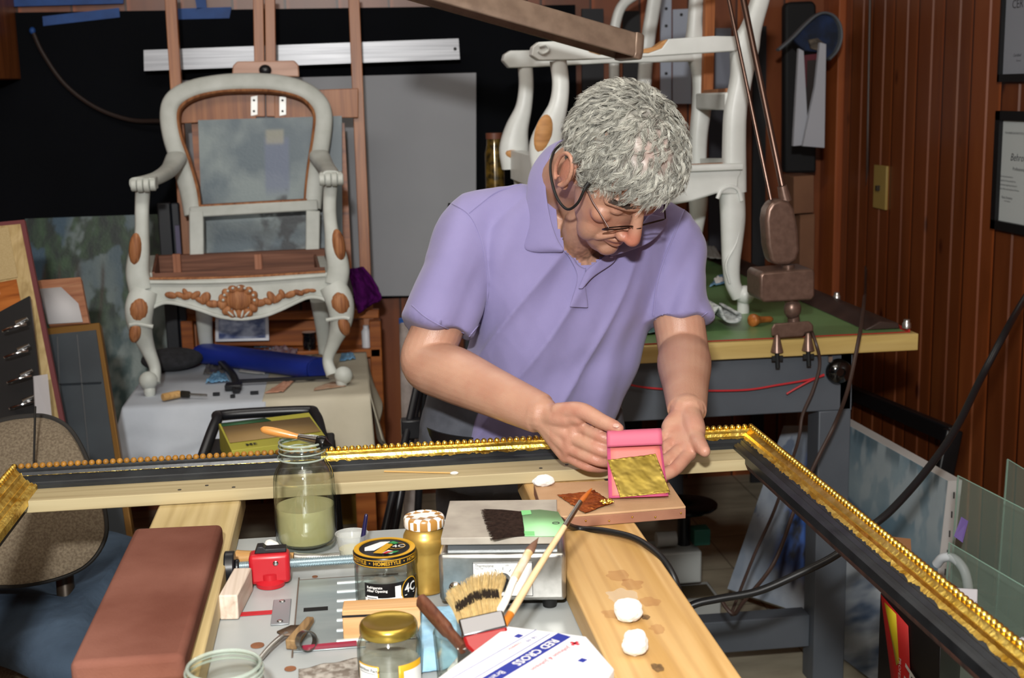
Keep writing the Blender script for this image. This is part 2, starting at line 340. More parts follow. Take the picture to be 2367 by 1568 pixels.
# ---- boards, batten
pineA = wood('pine_pale', '#b09a66', '#c2ad7c', '#cdba8c', 1, 1.0, .55)
pineB = wood('pine_warm', '#b58c4f', '#c7a068', '#d3b27c', 1, 1.0, .5)
pineC = wood('pine_grey', '#a3946e', '#b4a580', '#c0b38e', 0, 1.1, .6)
mb = MB(); mb.box((-.316, 1.0, ZT), (-.187, 2.105, .9372)); single(mb, 'wooden_board', pineA, 'pale pine board lying under the red brown cushion block', 'board', bevel=.003)
bm_ = MB(); bm_.box((.268, 1.0, ZT), (.405, 2.105, .9372)); single(bm_, 'wooden_board', pineB, 'warm stained pine board with cotton balls lying on it', 'board', bevel=.003)
mb = MB(); mb.box((-.53, 2.026, .938), (.648, 2.0935, .9575)); single(mb, 'wooden_batten', pineC, 'long raw pine batten lying along the inside of the black and gold frame', 'batten', bevel=.0015)
# stains on the warm board are part of its wood: thin worn patches
def stain(cx, cy, z, r, m, seed, parent, name='stain'):
    cx -= parent['_abs'][0]; cy -= parent['_abs'][1]; z -= parent['_abs'][2]
    mb = MB(); rnd = random.Random(seed); ring = []
    for k in range(40):
        a = 2*pi*k/40; q = 1+.45*noise.noise(V((cos(a)*1.7, sin(a)*1.7, seed))); ring.append((cx+cos(a)*r*q*.75, cy+sin(a)*r*q, z))
    c = mb.v((cx, cy, z)); R = [mb.v(p) for p in ring]
    for k in range(40): mb.f([c, R[k], R[(k+1) % 40]])
    o = mb.build(name, m); o.parent = parent; return o
sr = mat('worn_stain', '#a0522e', .6, 0, '#c08a58', 60, alpha=.20); sl = mat('pale_scuff', '#efe2c8', .7, alpha=.35); sk = mat('knot_dark', '#5a4630', .6, 0, '#8a6a44', 200, alpha=.75); bo = bpy.data.objects['wooden_board.001']
for x, y, r_, m_, k in ((1430, 1332, .020, sr, 1), (1462, 1352, .018, sr, 2), (1440, 1380, .026, sl, 3), (1500, 1392, .017, sr, 4), (1492, 1428, .0075, sk, 5), (1520, 1455, .013, sr, 6), (1415, 1420, .015, sr, 7), (1520, 1545, .010, sk, 8)):
    P = pz(x, y, .9372); stain(P.x, P.y, .9375+k*.00005, r_, m_, k, bo)
# ---- picture frame
gold = mat('gold_leaf_bright', '#ffe27a', .30, 1, '#e6bd4a', 60, detail=6, bump=.5, bscale=140, bdist=.002)
goldd = mat('gold_leaf_aged', '#ffe27c', .44, 1, '#c9992f', 40, detail=6, bump=.6, bscale=120, bdist=.003)
bole = mat('yellow_bole', '#a9772c', .5, 0, '#8a5f22', 60)
ebony = mat('ebonised_moulding', '#17191c', .36, 0, '#24272a', 20, stretch=(1, 1, 1), bump=.12, bscale=60)
bare = mat('frame_underside', '#4e2f24', .8, 0, '#2c1b16', 50)
FX0, FX1, FY1, FY0 = -.513, .642, 2.092, .86
prof_b = [(0, .950), (0, .963), (.004, .9655), (.006, .963), (.011, .9655), (.014, .9635), (.019, .968), (.022, .9665), (.029, .9715)]
prof_g = [(.029, .9715), (.031, .9765), (.034, .975), (.039, .978), (.041, .981), (.046, .9815), (.049, .977), (.050, .955)]
fr = thing('picture_frame', 'large black and gold picture frame with beaded outer edge lying across the boards', 'picture frame', (0, 1.6, .938))
def corner(side, end, o):
    """plan position of the moulding at offset o outward from the sight edge; rails are mitred at the back corners"""
    if side == 'back': return ((FX0-o, FY1+o), (FX1+o, FY1+o))[end]
    if side == 'right': return ((FX1+o, FY0), (FX1+o, FY1+o))[end]
    return ((FX0-o, FY0), (FX0-o, FY1+o))[end]
def rail(side, prof, name, m, parent, close=False):
    mb = MB(); n = 60; rings = []
    for k in range(n+1):
        ring = []
        for o, z in prof:
            a, b = corner(side, 0, o), corner(side, 1, o); ring.append((a[0]+(b[0]-a[0])*k/n, a[1]+(b[1]-a[1])*k/n, z))
        rings.append(ring)
    mb.loft(rings, closed=close, cap=close); return mb.build(name, m, parent, smooth=30)
for side in ('back', 'right', 'left'):
    g = ebony if side != 'left' else goldd
    body = rail(side, prof_b+prof_g[1:]+[(.050, .940), (0.004, .940)], 'rail', bare if side == 'right' else ebony, fr, True)
    rail(side, [(o-.0002 if i == 0 else o, z+.0003) for i, (o, z) in enumerate(prof_b)], 'black_moulding' if side != 'left' else 'gilded_moulding', g, body)
    rail(side, [(o, z+.0004) for o, z in prof_g], 'gilded_edge', goldd if side == 'left' else gold, body)
    # ragged loose leaf lapping over the black
    if side != 'left':
        mb = MB(); n = 400; rows = []
        for k in range(n+1):
            t_ = k/n; reach = .0045+.004*noise.noise(V((t_*60, 3 if side == 'back' else 9, 0)))+.0025*noise.noise(V((t_*190, 5, 1)))
            if side == 'back' and (FX0+(FX1-FX0)*t_) < -.05: reach = 0
            ring = []
            for o in (.0295, .0285-reach*.5, .0285-max(.0002, reach)):
                zz = np.interp(o, [q[0] for q in prof_b[2:]], [q[1] for q in prof_b[2:]])+.0009+.0006*noise.noise(V((t_*300, o*900, 2)))
                a, b = corner(side, 0, o), corner(side, 1, o); ring.append((a[0]+(b[0]-a[0])*t_, a[1]+(b[1]-a[1])*t_, zz))
            rows.append(ring)
        mb.loft(rows, closed=False, cap=False); mb.build('loose_gold_leaf', goldd if side == 'right' else gold, body, smooth=0)
    a, b = V(corner(side, 0, .0445)), V(corner(side, 1, .0445)); L_ = (b-a).length; nb = int(L_/.0112); sets = {}
    for k in range(nb+1):
        p = a+(b-a)*(k/nb); key = 'bare' if (side == 'back' and p.x < -.06) else 'gold'
        m2 = sets.setdefault(key, MB()); m2.ball((p.x, p.y, .9838), (.0052, .0052, .0053), u=10, w=7)
    for key, m2 in sets.items(): m2.build('beading', bole if key == 'bare' else (goldd if side == 'left' else gold), body)
    if side == 'back':   # the left end of the back rail is not gilded yet
        mb = MB(); mb.loft([[(x-o if x < -.4 else x, FY1+o, z+.0009) for o, z in prof_g] for x in (FX0, -.06)], closed=False, cap=False); mb.build('ungilded_edge', ebony, body)
# ---- red brown cushion block
suede = mat('suede_red_brown', '#7d5347', .95, 0, '#653d32', 6, detail=8, bump=.3, bscale=300, spec=.1)
mb = MB(); cs = [(-.321, 1.372), (-.199, 1.372), (-.196, 1.82), (-.320, 1.826)]
mb.loft([[(x, y, .938) for x, y in cs], [(x, y, .970) for x, y in cs]]); single(mb, 'cushion_block', suede, 'red brown suede covered gilding cushion block on the pale board', 'cushion', bevel=.008, seg=4)
# ---- gilder's board and leaves
t = thing('gilding_board', 'small tan leather topped gilding board with brass tacks in front of the batten', 'board', (.385, 1.87, .938))
tan = mat('tan_leather', '#bf9b78', .8, 0, '#b08a66', 12, bump=.15, bscale=260)
c4 = [(.268, 1.795), (.482, 1.806), (.489, 1.950), (.276, 1.965)]
mb = MB(); mb.loft([[(x, y, .938) for x, y in c4], [(x, y, .9535) for x, y in c4]]); mb.build('board_edge', mat('tan_leather_edge', '#9a6c54', .8, 0, '#875b47', 15), t, bevel=.001)
mb = MB(); mb.loft([[(x, y, .9535) for x, y in c4], [(x, y, .957) for x, y in c4]]); mb.build('leather_top', tan, t, bevel=.001)
for k in range(6):
    q = .12+.165*k if k < 5 else .965; p = V(c4[0]).lerp(V(c4[1]), q); mb = MB(); mb.ball((p.x, p.y, .947 if k % 2 else .944), (.0016,)*3, u=8, w=6); mb.build('brass_tack', chrome if False else mat('brass', '#c79a3e', .3, 1), t)
copper = mat('copper_leaf', '#d17e3e', .40, 1, '#9a5424', 70, bump=.7, bscale=120, bdist=.003)
q4 = [pz(1287, 1145, .9585), pz(1352, 1188, .9585), pz(1418, 1163, .9585), pz(1375, 1136, .9585)]
def leaf_sheet(q, n, amp, seed, f=40):
    mb = MB()
    def fn(u, v):
        p = q[0].lerp(q[1], u).lerp(q[3].lerp(q[2], u), v); e = .0012*noise.noise(V((u*9, v*9, seed)))
        return p+V((e, e, 0))+V((0, 0, abs(amp*noise.fractal(V((p.x*f, p.y*f*1.6, p.z*f+seed)), 1, 2, 4))))
    mb.sheet(fn, n, n); return mb
single(leaf_sheet(q4, 40, .0022, 3, 60), 'copper_leaf', copper, 'crumpled sheet of copper coloured leaf lying on the tan gilding board', 'metal leaf', solid=.0002)
mb = leaf_sheet([pz(1385, 1161, .961), pz(1395, 1168, .961), pz(1420, 1163, .963), pz(1412, 1155, .962)], 14, .006, 8, 160)
single(mb, 'gold_scrap', gold, 'curled scrap of bright gold leaf at the corner of the copper leaf', 'gold scrap', solid=.0002)
# ---- cotton
cotton = mat('cotton_wool', '#e9e7e4', .95, 0, '#d8d5d2', 60, bump=.5, bscale=200, sheen=.4)
def cotton_ball(c, r, seed, label):
    mb = MB(); mb.ball((0, 0, 0), (1, 1, 1), u=64, w=44)
    for v in mb.bm.verts:
        n = v.co.normalized(); k = 1+.20*noise.fractal(n*1.1+V((seed, 0, 0)), 1.2, 2, 3)+.035*noise.noise(n*4.5+V((0, seed, 0)))+.015*noise.noise(n*14); v.co = V((n.x*r[0], n.y*r[1], n.z*r[2]))*k
    lowest = min(v.co.z for v in mb.bm.verts)
    for v in mb.bm.verts: v.co += V((c.x, c.y, c.z-lowest-.001))
    single(mb, 'cotton_ball', cotton, label, 'cotton ball', 'cotton balls')
cotton_ball(pz(1452, 1432, .938), (.017, .021, .013), 1, 'loose fluffy cotton ball beside the knot on the warm board')
cotton_ball(pz(1468, 1512, .938), (.015, .016, .014), 5, 'firm round cotton ball on the warm board nearest the white carton')
cotton_ball(pz(1256, 1124, .957), (.016, .009, .009), 8, 'small flat cotton pad at the back corner of the tan gilding board')
cotton_ball(pz(627, 1278, .905), (.012, .012, .010), 9, 'white cotton ball behind the red clamp')
t = thing('cotton_swab', 'wooden cotton swab lying on the long pine batten', 'cotton swab', pz(975, 1092, .9575))
a, b = pz(888, 1090, .9595), pz(1052, 1094, .9595)
mb = MB(); mb.cyl(a, b, .0013, seg=8); mb.build('stick', mat('swab_wood', '#c9a05e', .6), t)
mb = MB(); mb.ball(pz(1050, 1094, .960), (.007, .0028, .0028), u=12, w=8); mb.build('cotton_tip', cotton, t)
for i, (x, y) in enumerate([(415, 1133), (478, 1123), (540, 1127), (1250, 1083), (1310, 1075)]):
    P = pz(x, y, .9575); mb = MB(); mb.cyl(P, P+V((0, 0, .0006)), .003, seg=12); o = mb.build('nail_head', mat('nail_dark', '#33302c', .6), None); o.parent = bpy.data.objects['wooden_batten']; o.matrix_parent_inverse = o.parent.matrix_world.inverted(); o.location = -V(o.parent['_abs'])
# ---- jars
clear = glass('clear_glass'); 
def jar_glass(prof_out, prof_in, o, parent, name='glass', m=None, seg=64):
    mb = MB(); mb.lathe(prof_out+prof_in[::-1], o, seg); return mb.build(name, m or clear, parent, smooth=50)
def smoothprof(p, n=6): return [tuple(q) for q in cat(p, n)]
JB = V((-.081, 1.897, ZT))
t = thing('mason_jar', 'tall clear mason jar of cloudy yellow liquid standing behind the red clamp', 'jar', JB)
po = smoothprof([(.004, .003), (.036, .001), (.0445, .008), (.0465, .03), (.0465, .07), (.0455, .105), (.042, .120), (.0365, .130), (.034, .136)])
neck = [(.0335, .139), (.0368, .1405), (.0368, .1425), (.0338, .144), (.0338, .149), (.0352, .150), (.0352, .1515), (.0336, .153), (.0336, .157), (.0352, .158), (.0352, .1595), (.0345, .164), (.0328, .1655)]
pi_ = [(.003, .008)]+smoothprof([(.034, .008), (.0415, .014), (.0435, .03), (.0435, .07), (.0425, .104), (.039, .119), (.0335, .130), (.0312, .137)])+[(.0310, .162), (.0322, .1653)]
jar_glass(po+neck, pi_, JB, t)
liq = mat('cloudy_liquid', '#bdb688', .3, 0, '#aea878', 14, alpha=.88)
lp = [(.0, .0085), (.034, .0085), (.0414, .0145), (.0434, .03), (.0434, .066), (.0005, .0655)]
mb = MB(); mb.lathe(lp, JB, 48, cap=False); mb.build('liquid', liq, t)
mb = MB(); random.seed(4)
for k in range(26):
    a = random.random()*6.28; r_ = .034*random.random()**.5; mb.ball((JB.x+cos(a)*r_, JB.y+sin(a)*r_-.004, JB.z+.011+.004*random.random()), (.0035, .003, .0015), u=8, w=5)
mb.build('sediment', mat('amber_sediment', '#c98d1e', .4), t)
# brush across the jar mouth
t = thing('round_brush', 'paintbrush with varnished wooden handle and black bristles laid across the mason jar mouth', 'paintbrush', JB+V((0, 0, .166)))
zb = JB.z+.1695
a, b, c, d = pY(602, 992, 1.905), pY(690, 1010, 1.895), pY(732, 1019, 1.885), pY(762, 1030, 1.88)
mb = MB(); mb.tube(cat([a, a.lerp(b, .12), a.lerp(b, .5), b]), [.0012]+[.0012+.0055*sin(pi*min(1, .08+k/30)) for k in range(23)]+[.0042], 14); mb.build('handle', mat('varnished_wood', '#c98a44', .3, 0, '#b5763a', 20, coat=.4), t)
mb = MB(); mb.tube([b, b.lerp(c, .5), c], [(.0046, .0046), (.0058, .005), (.0075, .0048)], 16); mb.build('ferrule', chrome, t)
mb = MB(); mb.tube(cat([c, c.lerp(d, .3), c.lerp(d, .7), d+V((.004, 0, 0))]), [(.0078+.003*sin(pi*k/24))*(1 if k < 14 else max(.1, 1-(k-14)/11)) for k in range(25)], 16); mb.build('bristles', mat('wet_black_bristles', '#0b0b0c', .25), t)
# 4C style jar
def disc_art(mb, c, r0, r1, z, a0=0, a1=2*pi, n=40):
    old = None; A = [mb.v((c[0]+r0*cos(a0+(a1-a0)*k/n), c[1]+r0*sin(a0+(a1-a0)*k/n), z)) for k in range(n+1)]; B = [mb.v((c[0]+r1*cos(a0+(a1-a0)*k/n), c[1]+r1*sin(a0+(a1-a0)*k/n), z)) for k in range(n+1)]
    for k in range(n): mb.f([A[k], A[k+1], B[k+1], B[k]])
def cyl_patch(mb, c, r, a0, a1, z0, z1, n=16):
    mb.loft([[(c[0]+r*cos(a0+(a1-a0)*k/n), c[1]+r*sin(a0+(a1-a0)*k/n), z) for k in range(n+1)] for z in (z0, z1)], closed=False)
def cyl_text(mb, txt, size, c, r, ac, z, bold=0, sx=1, align='CENTER'):
    """lettering wrapped on an upright cylinder, read from outside"""
    n0 = len(mb.bm.verts); old = mb.T; mb.T = Matrix(); mb.text(txt, size, Matrix(), align, 0, sx, bold); mb.T = old
    mb.bm.verts.ensure_lookup_table()
    for v in list(mb.bm.verts)[n0:]:
        a = ac+v.co.x/r; v.co = V((c[0]+r*cos(a), c[1]+r*sin(a), z+v.co.y))
JF = atan2(-1.64, -.05)     # bearing from the jars towards the viewer
inkw = mat('print_white', '#e8e8e6', .4); inkb = mat('print_black', '#121214', .35); inky = mat('print_yellow', '#d8a52a', .35, .2); inkr = mat('print_red', '#b3202c', .4); inkg = mat('print_green', '#2f8a4a', .4)
cream = mat('print_cheese', '#d6c06a', .5, 0, '#c0a850', 60)
J4 = V((.030, 1.640, ZT))
t = thing('food_jar', 'glass jar with black and yellow printed lid and a 4C label', 'jar', J4)
po = [(.004, .003)]+smoothprof([(.034, .001), (.0395, .006), (.0405, .02), (.0405, .05), (.040, .062), (.0385, .069)])+[(.0385, .078)]
pi_ = [(.003, .007)]+smoothprof([(.032, .007), (.0370, .011), (.0382, .02), (.0382, .05), (.0375, .062), (.0362, .069)])+[(.0362, .078)]
jar_glass(po, pi_, J4, t)
mb = MB(); mb.lathe([(0, .0072), (.0368, .0112), (.0380, .02), (.0380, .03), (0, .031)], J4); mb.build('contents', mat('grey_water', '#a9aca8', .2, alpha=.35), t)
mb = MB(); mb.lathe([(.0355, .069), (.0408, .0685), (.0415, .070), (.0415, .0795), (.0405, .0815), (.036, .0822), (.0345, .0815), (0, .0815)], J4, 64); lid = mb.build('lid', [inkb], t)
mb = MB(); disc_art(mb, J4, .0345, .0404, J4.z+.0826, n=60); disc_art(mb, J4, .0335, .0345, J4.z+.0822); cyl_patch(mb, J4, .04165, JF-2.2, JF+2.2, J4.z+.0785, J4.z+.0796, 60); cyl_patch(mb, J4, .04165, JF-2.2, JF+2.2, J4.z+.0697, J4.z+.0708, 60)
cyl_text(mb, 'HOMESTYLE  •  HOMESTYLE  •  HOMESTYLE', .0068, J4, .0417, JF+.08, J4.z+.0748, .0001); mb.build('lid_print', inky, lid)
zl = J4.z+.0822
mb = MB(); M = TR(J4.x, J4.y, zl)@RZ(-.35)
for poly in ([(-.026, -.004), (-.012, .02), (.0, .024), (-.004, .008), (-.01, -.012), (-.022, -.016)], [(.004, -.02), (.016, -.02), (.02, -.012), (.008, -.008)]): mb.prism(poly, 0, .0003, M)
mb.text('4C', .014, M@TR(.017, .008, .0006)@RZ(.3)); mb.build('lid_print_white', inkw, lid)
mb = MB(); mb.prism([(-.008, -.022), (.004, -.022), (.008, .012), (-.002, .016)], .0003, .0006, M); disc_art(mb, (J4.x+.016, J4.y+.004), .0108, .0118, zl+.0003); mb.build('lid_print_yellow', inky, lid)
mb = MB(); mb.prism([(.010, -.022), (.02, -.016), (.023, -.009), (.013, -.013)], .0004, .0006, M); mb.prism([(.0, .018), (.010, .015), (.013, .02), (.004, .026)], .0004, .0006, M); mb.build('lid_print_green', inkg, lid)
mb = MB(); mb.prism([(.005, -.022), (.01, -.022), (.016, -.012), (.008, -.014)], .0006, .0008, M); mb.build('lid_print_red', inkr, lid)
a0, a1 = JF-.72, JF+1.45
mb = MB(); cyl_patch(mb, J4, .0408, a0, a1, J4.z+.004, J4.z+.047, 40); lab = mb.build('label', inkw, t, solid=.0002)
mb = MB(); cyl_patch(mb, J4, .0410, a0, a1, J4.z+.028, J4.z+.0475, 40)
for k, w_ in enumerate([1, 2, 1, 1, 3, 1, 2, 1, 1, 2, 3, 1, 1, 2, 1, 2, 1, 3]):
    z_ = J4.z+.006+k*.00125; cyl_patch(mb, J4, .0413, a0+.10, a0+.42, z_, z_+.00035*w_, 6)
mb.build('label_black', inkb, lab)
mb = MB(); cyl_patch(mb, J4, .0412, a0+.08, a0+.46, J4.z+.006, J4.z+.0305, 8); cyl_text(mb, 'Refrigerate', .0048, J4, .0412, a0+.09, J4.z+.042, .0001, 1, 'LEFT'); cyl_text(mb, 'After Opening', .0048, J4, .0412, a0+.09, J4.z+.0375, .0001, 1, 'LEFT')
cyl_patch(mb, J4, .0412, a0+1.02, a0+1.22, J4.z+.022, J4.z+.043, 8); cyl_text(mb, '4C', .017, J4, .0416, a0+1.60, J4.z+.036, .0003); mb.build('label_white', inkw, lab)
def cyl_disc(mb, c, r, ac, z, r0, r1, n=36):
    A = []; B = []
    for k in range(n+1):
        q = 2*pi*k/n
        for rr, S in ((r0, A), (r1, B)): a = ac+rr*cos(q)/r; S.append(mb.v((c[0]+r*cos(a), c[1]+r*sin(a), z+rr*sin(q)*1.15)))
    for k in range(n): mb.f([A[k], A[k+1], B[k+1], B[k]])
mb = MB(); cyl_disc(mb, J4, .0415, a0+1.60, J4.z+.033, .0142, .0155); mb.build('label_ring', inky, lab)
mb = MB(); cyl_disc(mb, J4, .04125, a0+1.60, J4.z+.033, 0.0005, .0145); mb.build('label_roundel', inkb, lab)
mb = MB(); 
for (da, z_, r_) in ((.86, .011, .0075), (1.0, .0075, .006), (1.42, .0135, .008), (1.32, .009, .006)): cyl_disc(mb, J4, .0414, a0+da, J4.z+z_, .0002, r_, 20)
mb.build('label_picture', cream, lab)
# gold paint jar with chequered lid
JG = V((.086, 1.690, ZT))
t = thing('gold_paint_jar', 'slim jar of gold paint with brown and white chequered lid', 'jar', JG)
goldp = mat('gold_paint_coat', '#d0aa58', .36, .6, '#b58a3c', 26, detail=7, lo=.4, hi=.7)
mb = MB(); mb.lathe([(0, .001)]+smoothprof([(.0245, .001), (.0265, .006), (.0262, .03), (.0258, .055), (.0272, .062), (.0295, .072), (.0288, .080), (.0250, .088), (.0245, .094)])+[(.0245, .098)], JG, 48); mb.build('jar_body', goldp, t)
cm, N_, L_n, b_ = _new('chequered_cloth_print'); ck = N_.new('ShaderNodeTexChecker'); ck.inputs['Scale'].default_value = 1; ck.inputs['Color1'].default_value = lin('#eeebe6'); ck.inputs['Color2'].default_value = lin('#a87a3c'); L_n.new(_coords(N_, L_n, (110, 110, 0.0), (0, 0, .6)), ck.inputs['Vector']); L_n.new(ck.outputs['Color'], b_.inputs['Base Color']); b_.inputs['Roughness'].default_value = .3
mb = MB(); mb.lathe([(.0245, .0925), (.0272, .0925), (.0278, .094), (.0278, .1035), (.0265, .106), (.022, .1075), (.021, .107), (0, .107)], JG, 48); lid = mb.build('lid', cm, t)
mb = MB(); mb.lathe([(.0001, .1073), (.0125, .1073), (.0125, .1076), (.0001, .1076)], JG, 30, Matrix.Diagonal((1.2, .7, 1, 1))); mb.build('lid_emblem', inkw, lid)
# short jar with gold lid
JL = V((.027, 1.425, ZT))
t = thing('preserve_jar', 'short clear jar with plain gold metal lid in front of the wooden block', 'jar', JL)
po = [(.004, .003)]+smoothprof([(.030, .001), (.0365, .006), (.0375, .02), (.0375, .040), (.035, .050), (.0320, .055)])+[(.0315, .064)]
pi_ = [(.003, .006)]+smoothprof([(.029, .006), (.0345, .010), (.0355, .02), (.0355, .040), (.033, .049), (.0300, .055)])+[(.0298, .064)]
jar_glass(po, pi_, JL, t)
mb = MB(); mb.lathe([(0, .0062), (.0352, .0102), (.0353, .022), (0, .024)], JL); mb.build('contents', mat('grey_paste', '#c4c1b4', .4, 0, '#9a9788', 40, alpha=.6), t)
mb = MB(); mb.lathe([(.030, .0565), (.0328, .0565), (.0338, .058), (.0338, .066), (.0325, .069), (.0298, .0705), (.0285, .0696), (.012, .0692), (0, .0692)], JL, 64); mb.build('lid', mat('gold_lacquer_lid', '#bfa24a', .28, .85, '#a58a38', 10), t)
JF2 = atan2(-1.42, -.03)
mb = MB(); cyl_patch(mb, JL, .0378, JF2-1.2, JF2-.35, JL.z+.001, JL.z+.030, 16); lab = mb.build('label', inky, t, solid=.0002)
mb = MB(); cyl_patch(mb, JL, .0380, JF2-1.15, JF2-.40, JL.z+.001, JL.z+.0285, 16); mb.build('label_white', inkw, lab)
mb = MB(); cyl_text(mb, 'Nutrition Facts', .0055, JL, .0382, JF2-.78, JL.z+.024, .0001); cyl_patch(mb, JL, .0382, JF2-1.1, JF2-.45, JL.z+.0200, JL.z+.0206, 10); mb.build('label_text', inkb, lab)
mb = MB(); cyl_patch(mb, JL, .0378, JF2+.25, JF2+1.2, JL.z+.001, JL.z+.030, 16); lab = mb.build('label', inky, t, solid=.0002)
mb = MB(); cyl_patch(mb, JL, .0380, JF2+.42, JF2+1.2, JL.z+.001, JL.z+.022, 16); mb.build('label_white', inkw, lab)
# open jar
JO = V((-.153, 1.340, ZT))
t = thing('open_jar', 'wide open glass jar with screw thread rim at the near edge of the saw table', 'jar', JO)
po = [(.004, .002)]+smoothprof([(.032, .001), (.040, .006), (.0425, .02), (.0425, .045), (.041, .052), (.0395, .055)])+[(.0393, .057), (.0418, .0585), (.0393, .060), (.0393, .062), (.0418, .0635), (.0393, .065), (.0393, .067), (.038, .069)]
pi_ = [(.003, .006)]+smoothprof([(.030, .006), (.038, .011), (.040, .02), (.040, .045), (.0385, .052), (.0370, .055)])+[(.0368, .067), (.037, .069)]
jar_glass(po, pi_, JO, t)
mb = MB(); mb.lathe([(0, .0062), (.0375, .0112), (.0398, .02), (.0398, .03), (0, .028)], JO); mb.build('contents', mat('brown_sludge', '#7a6440', .5, 0, '#b0934a', 60), t)
rimg = mat('rim_glass', '#b9c6bc', .06, alpha=.5, coat=.5)
for z_, r_, q_ in ((.0585, .0412, .0016), (.0635, .0412, .0016), (.0685, .0385, .0022)):
    mb = MB(); mb.tube([(JO.x+r_*cos(2*pi*k/60), JO.y+r_*sin(2*pi*k/60), JO.z+z_) for k in range(61)], q_, 8, cap=False); mb.build('rim', rimg, t)
for z_, r_, q_ in ((.1415, .0362, .0014), (.1507, .0346, .0012), (.1587, .0346, .0012), (.1645, .0336, .0018)):
    mb = MB(); mb.tube([(JB.x+r_*cos(2*pi*k/60), JB.y+r_*sin(2*pi*k/60), JB.z+z_) for k in range(61)], q_, 8, cap=False); mb.build('rim', rimg, bpy.data.objects['mason_jar'])
# small plastic cup + pencil brush in it
P = pz(815, 1288, ZT); t = thing('plastic_cup', 'small clear plastic cup with pale yellow size behind the labelled jar', 'cup', P)
mb = MB(); mb.lathe([(0, 0), (.018, 0), (.0235, .036), (.0245, .037), (.0232, .0365), (.0172, .0012), (0, .0012)], P, 40); mb.build('cup_wall', mat('frosted_plastic', '#d5d8d6', .15, alpha=.35), t)
mb = MB(); mb.lathe([(0, .0014), (.0172, .0014), (.0192, .014), (0, .0135)], P, 30); mb.build('liquid', mat('yellow_size', '#d9cf86', .4), t)
t = thing('slender_handle', 'dark purple lacquered brush handle leaning in the plastic cup', 'brush handle', P)
mb = MB(); a, b = P+V((.012, 0, .004)), pd(847, 1188, 1.92); mb.tube(cat([a, a.lerp(b, .5), a.lerp(b, .9), b]), [.0045-.0001*k for k in range(24)]+[.001], 12); mb.build('shaft', mat('purple_lacquer', '#1b1740', .2, coat=.5), t)
# chisel
a, b, c = pz(545, 1291, ZT+.012), pz(680, 1291, ZT+.012), pz(786, 1288, ZT+.009)
t = thing('chisel', 'old wood handled chisel lying behind the red clamp', 'chisel', a-V((0, 0, .012)))
mb = MB(); mb.tube(cat([a, a.lerp(b, .08), a.lerp(b, .45), a.lerp(b, .8), b], 6), [.010, .0115, .012, .0122, .0122]+[.0118-.0002*k for k in range(10)]+[.0085]*10, 18); mb.build('handle', wood('old_handle', '#8a6234', '#a67c46', '#b58c55', 0, 3, .5, False), t)
mb = MB(); mb.tube([b, b.lerp(c, .1), b.lerp(c, .6), c], [.0095, .0075, .0052, .0065], 14); mb.build('shaft', steel, t)
# white block
whit = wood('whitewashed_wood', '#b9a493', '#cdbdae', '#dccfc3', 1, 2, .8, False)
mb = MB(); M = TR(-.1755, 1.632, ZT)@RZ(-.12); mb.T = M; mb.box((-.012, 0, 0), (.0125, .10, .034)); single(mb, 'whitewashed_block', whit, 'whitewashed wooden block standing between the cushion block and the red clamp', 'wooden block', bevel=.002)
# spatula, wedge, ring, pencil
t = thing('spatula', 'bent metal spatula with a brown stained tip near the open jar', 'spatula', pz(625, 1500, ZT))
pts = [pz(600, 1525, ZT+.004), pz(622, 1498, ZT+.009), pz(645, 1476, ZT+.012), pz(662, 1464, ZT+.012)]
mb = MB(); mb.tube(cat(pts, 6), [(.0022, .004)]*19, 10); mb.build('shank', steel, t)
mb = MB(); q = [pz(655, 1470, ZT+.013), pz(640, 1462, ZT+.013), pz(672, 1448, ZT+.014), pz(700, 1447, ZT+.012), pz(690, 1470, ZT+.010)]; R = [mb.v(p) for p in q]; mb.f(R); mb.build('blade', mat('brown_stained_metal', '#5d4a3a', .5, .3), t, solid=.003)
mb = MB(); a, b = pz(672, 1492, ZT+.007), pz(718, 1432, ZT+.012); mb.beam(a, b, .014, .013, w2=.010, h2=.008); single(mb, 'wooden_wedge', wood('dirty_wood', '#6b5236', '#8a6d49', '#9a7d55', 1, 4, .7, False), 'dirty wooden wedge stick lying across the spatula', 'wedge', bevel=.0015)
P = pz(708, 1482, ZT+.013); mb = MB(); M = TR(P.x, P.y, P.z)@RZ(.5)@RX(1.35); n = 40
mb.T = M; mb.loft([[(r_*cos(2*pi*k/n), r_*sin(2*pi*k/n), z) for r_, z in ((.011, -.006), (.0125, -.006), (.0125, .006), (.011, .006))] for k in range(n+1)], cap=False); single(mb, 'metal_ring', mat('dull_ring_metal', '#8d8a86', .25, .9), 'wide polished metal ring standing beside the wooden wedge', 'ring')
t = thing('red_pencil', 'dark red lacquered pencil lying in front of the steel insert plate', 'pencil', pz(760, 1494, ZT))
a, b = pz(700, 1499, ZT+.004), pz(828, 1487, ZT+.004); mb = MB(); mb.cyl(a, a.lerp(b, .97), .0038, seg=6); mb.build('barrel', mat('dark_red_lacquer', '#7d1f33', .3, coat=.4), t); mb = MB(); mb.cyl(a.lerp(b, -.02), a, .003, .0036, 12); mb.build('end_cap', mat('dark_end', '#4a1422', .4), t)
# gritty sheet
q = [pz(690, 1575, ZT+.001), pz(690, 1548, ZT+.001), pz(835, 1520, ZT+.001), pz(850, 1575, ZT+.001)]
mb = MB(); mb.sheet(lambda u, v: q[0].lerp(q[3], u).lerp(q[1].lerp(q[2], u), v)+V((0, 0, .0018*noise.noise(V((u*4, v*4, 1))))), 20, 20); single(mb, 'abrasive_sheet', mat('grey_grit', '#a09a92', .95, 0, '#6f655c', 90, lo=.42, hi=.6), 'worn grey brown abrasive sheet lying left of the short gold lid jar', 'sandpaper', solid=.001)
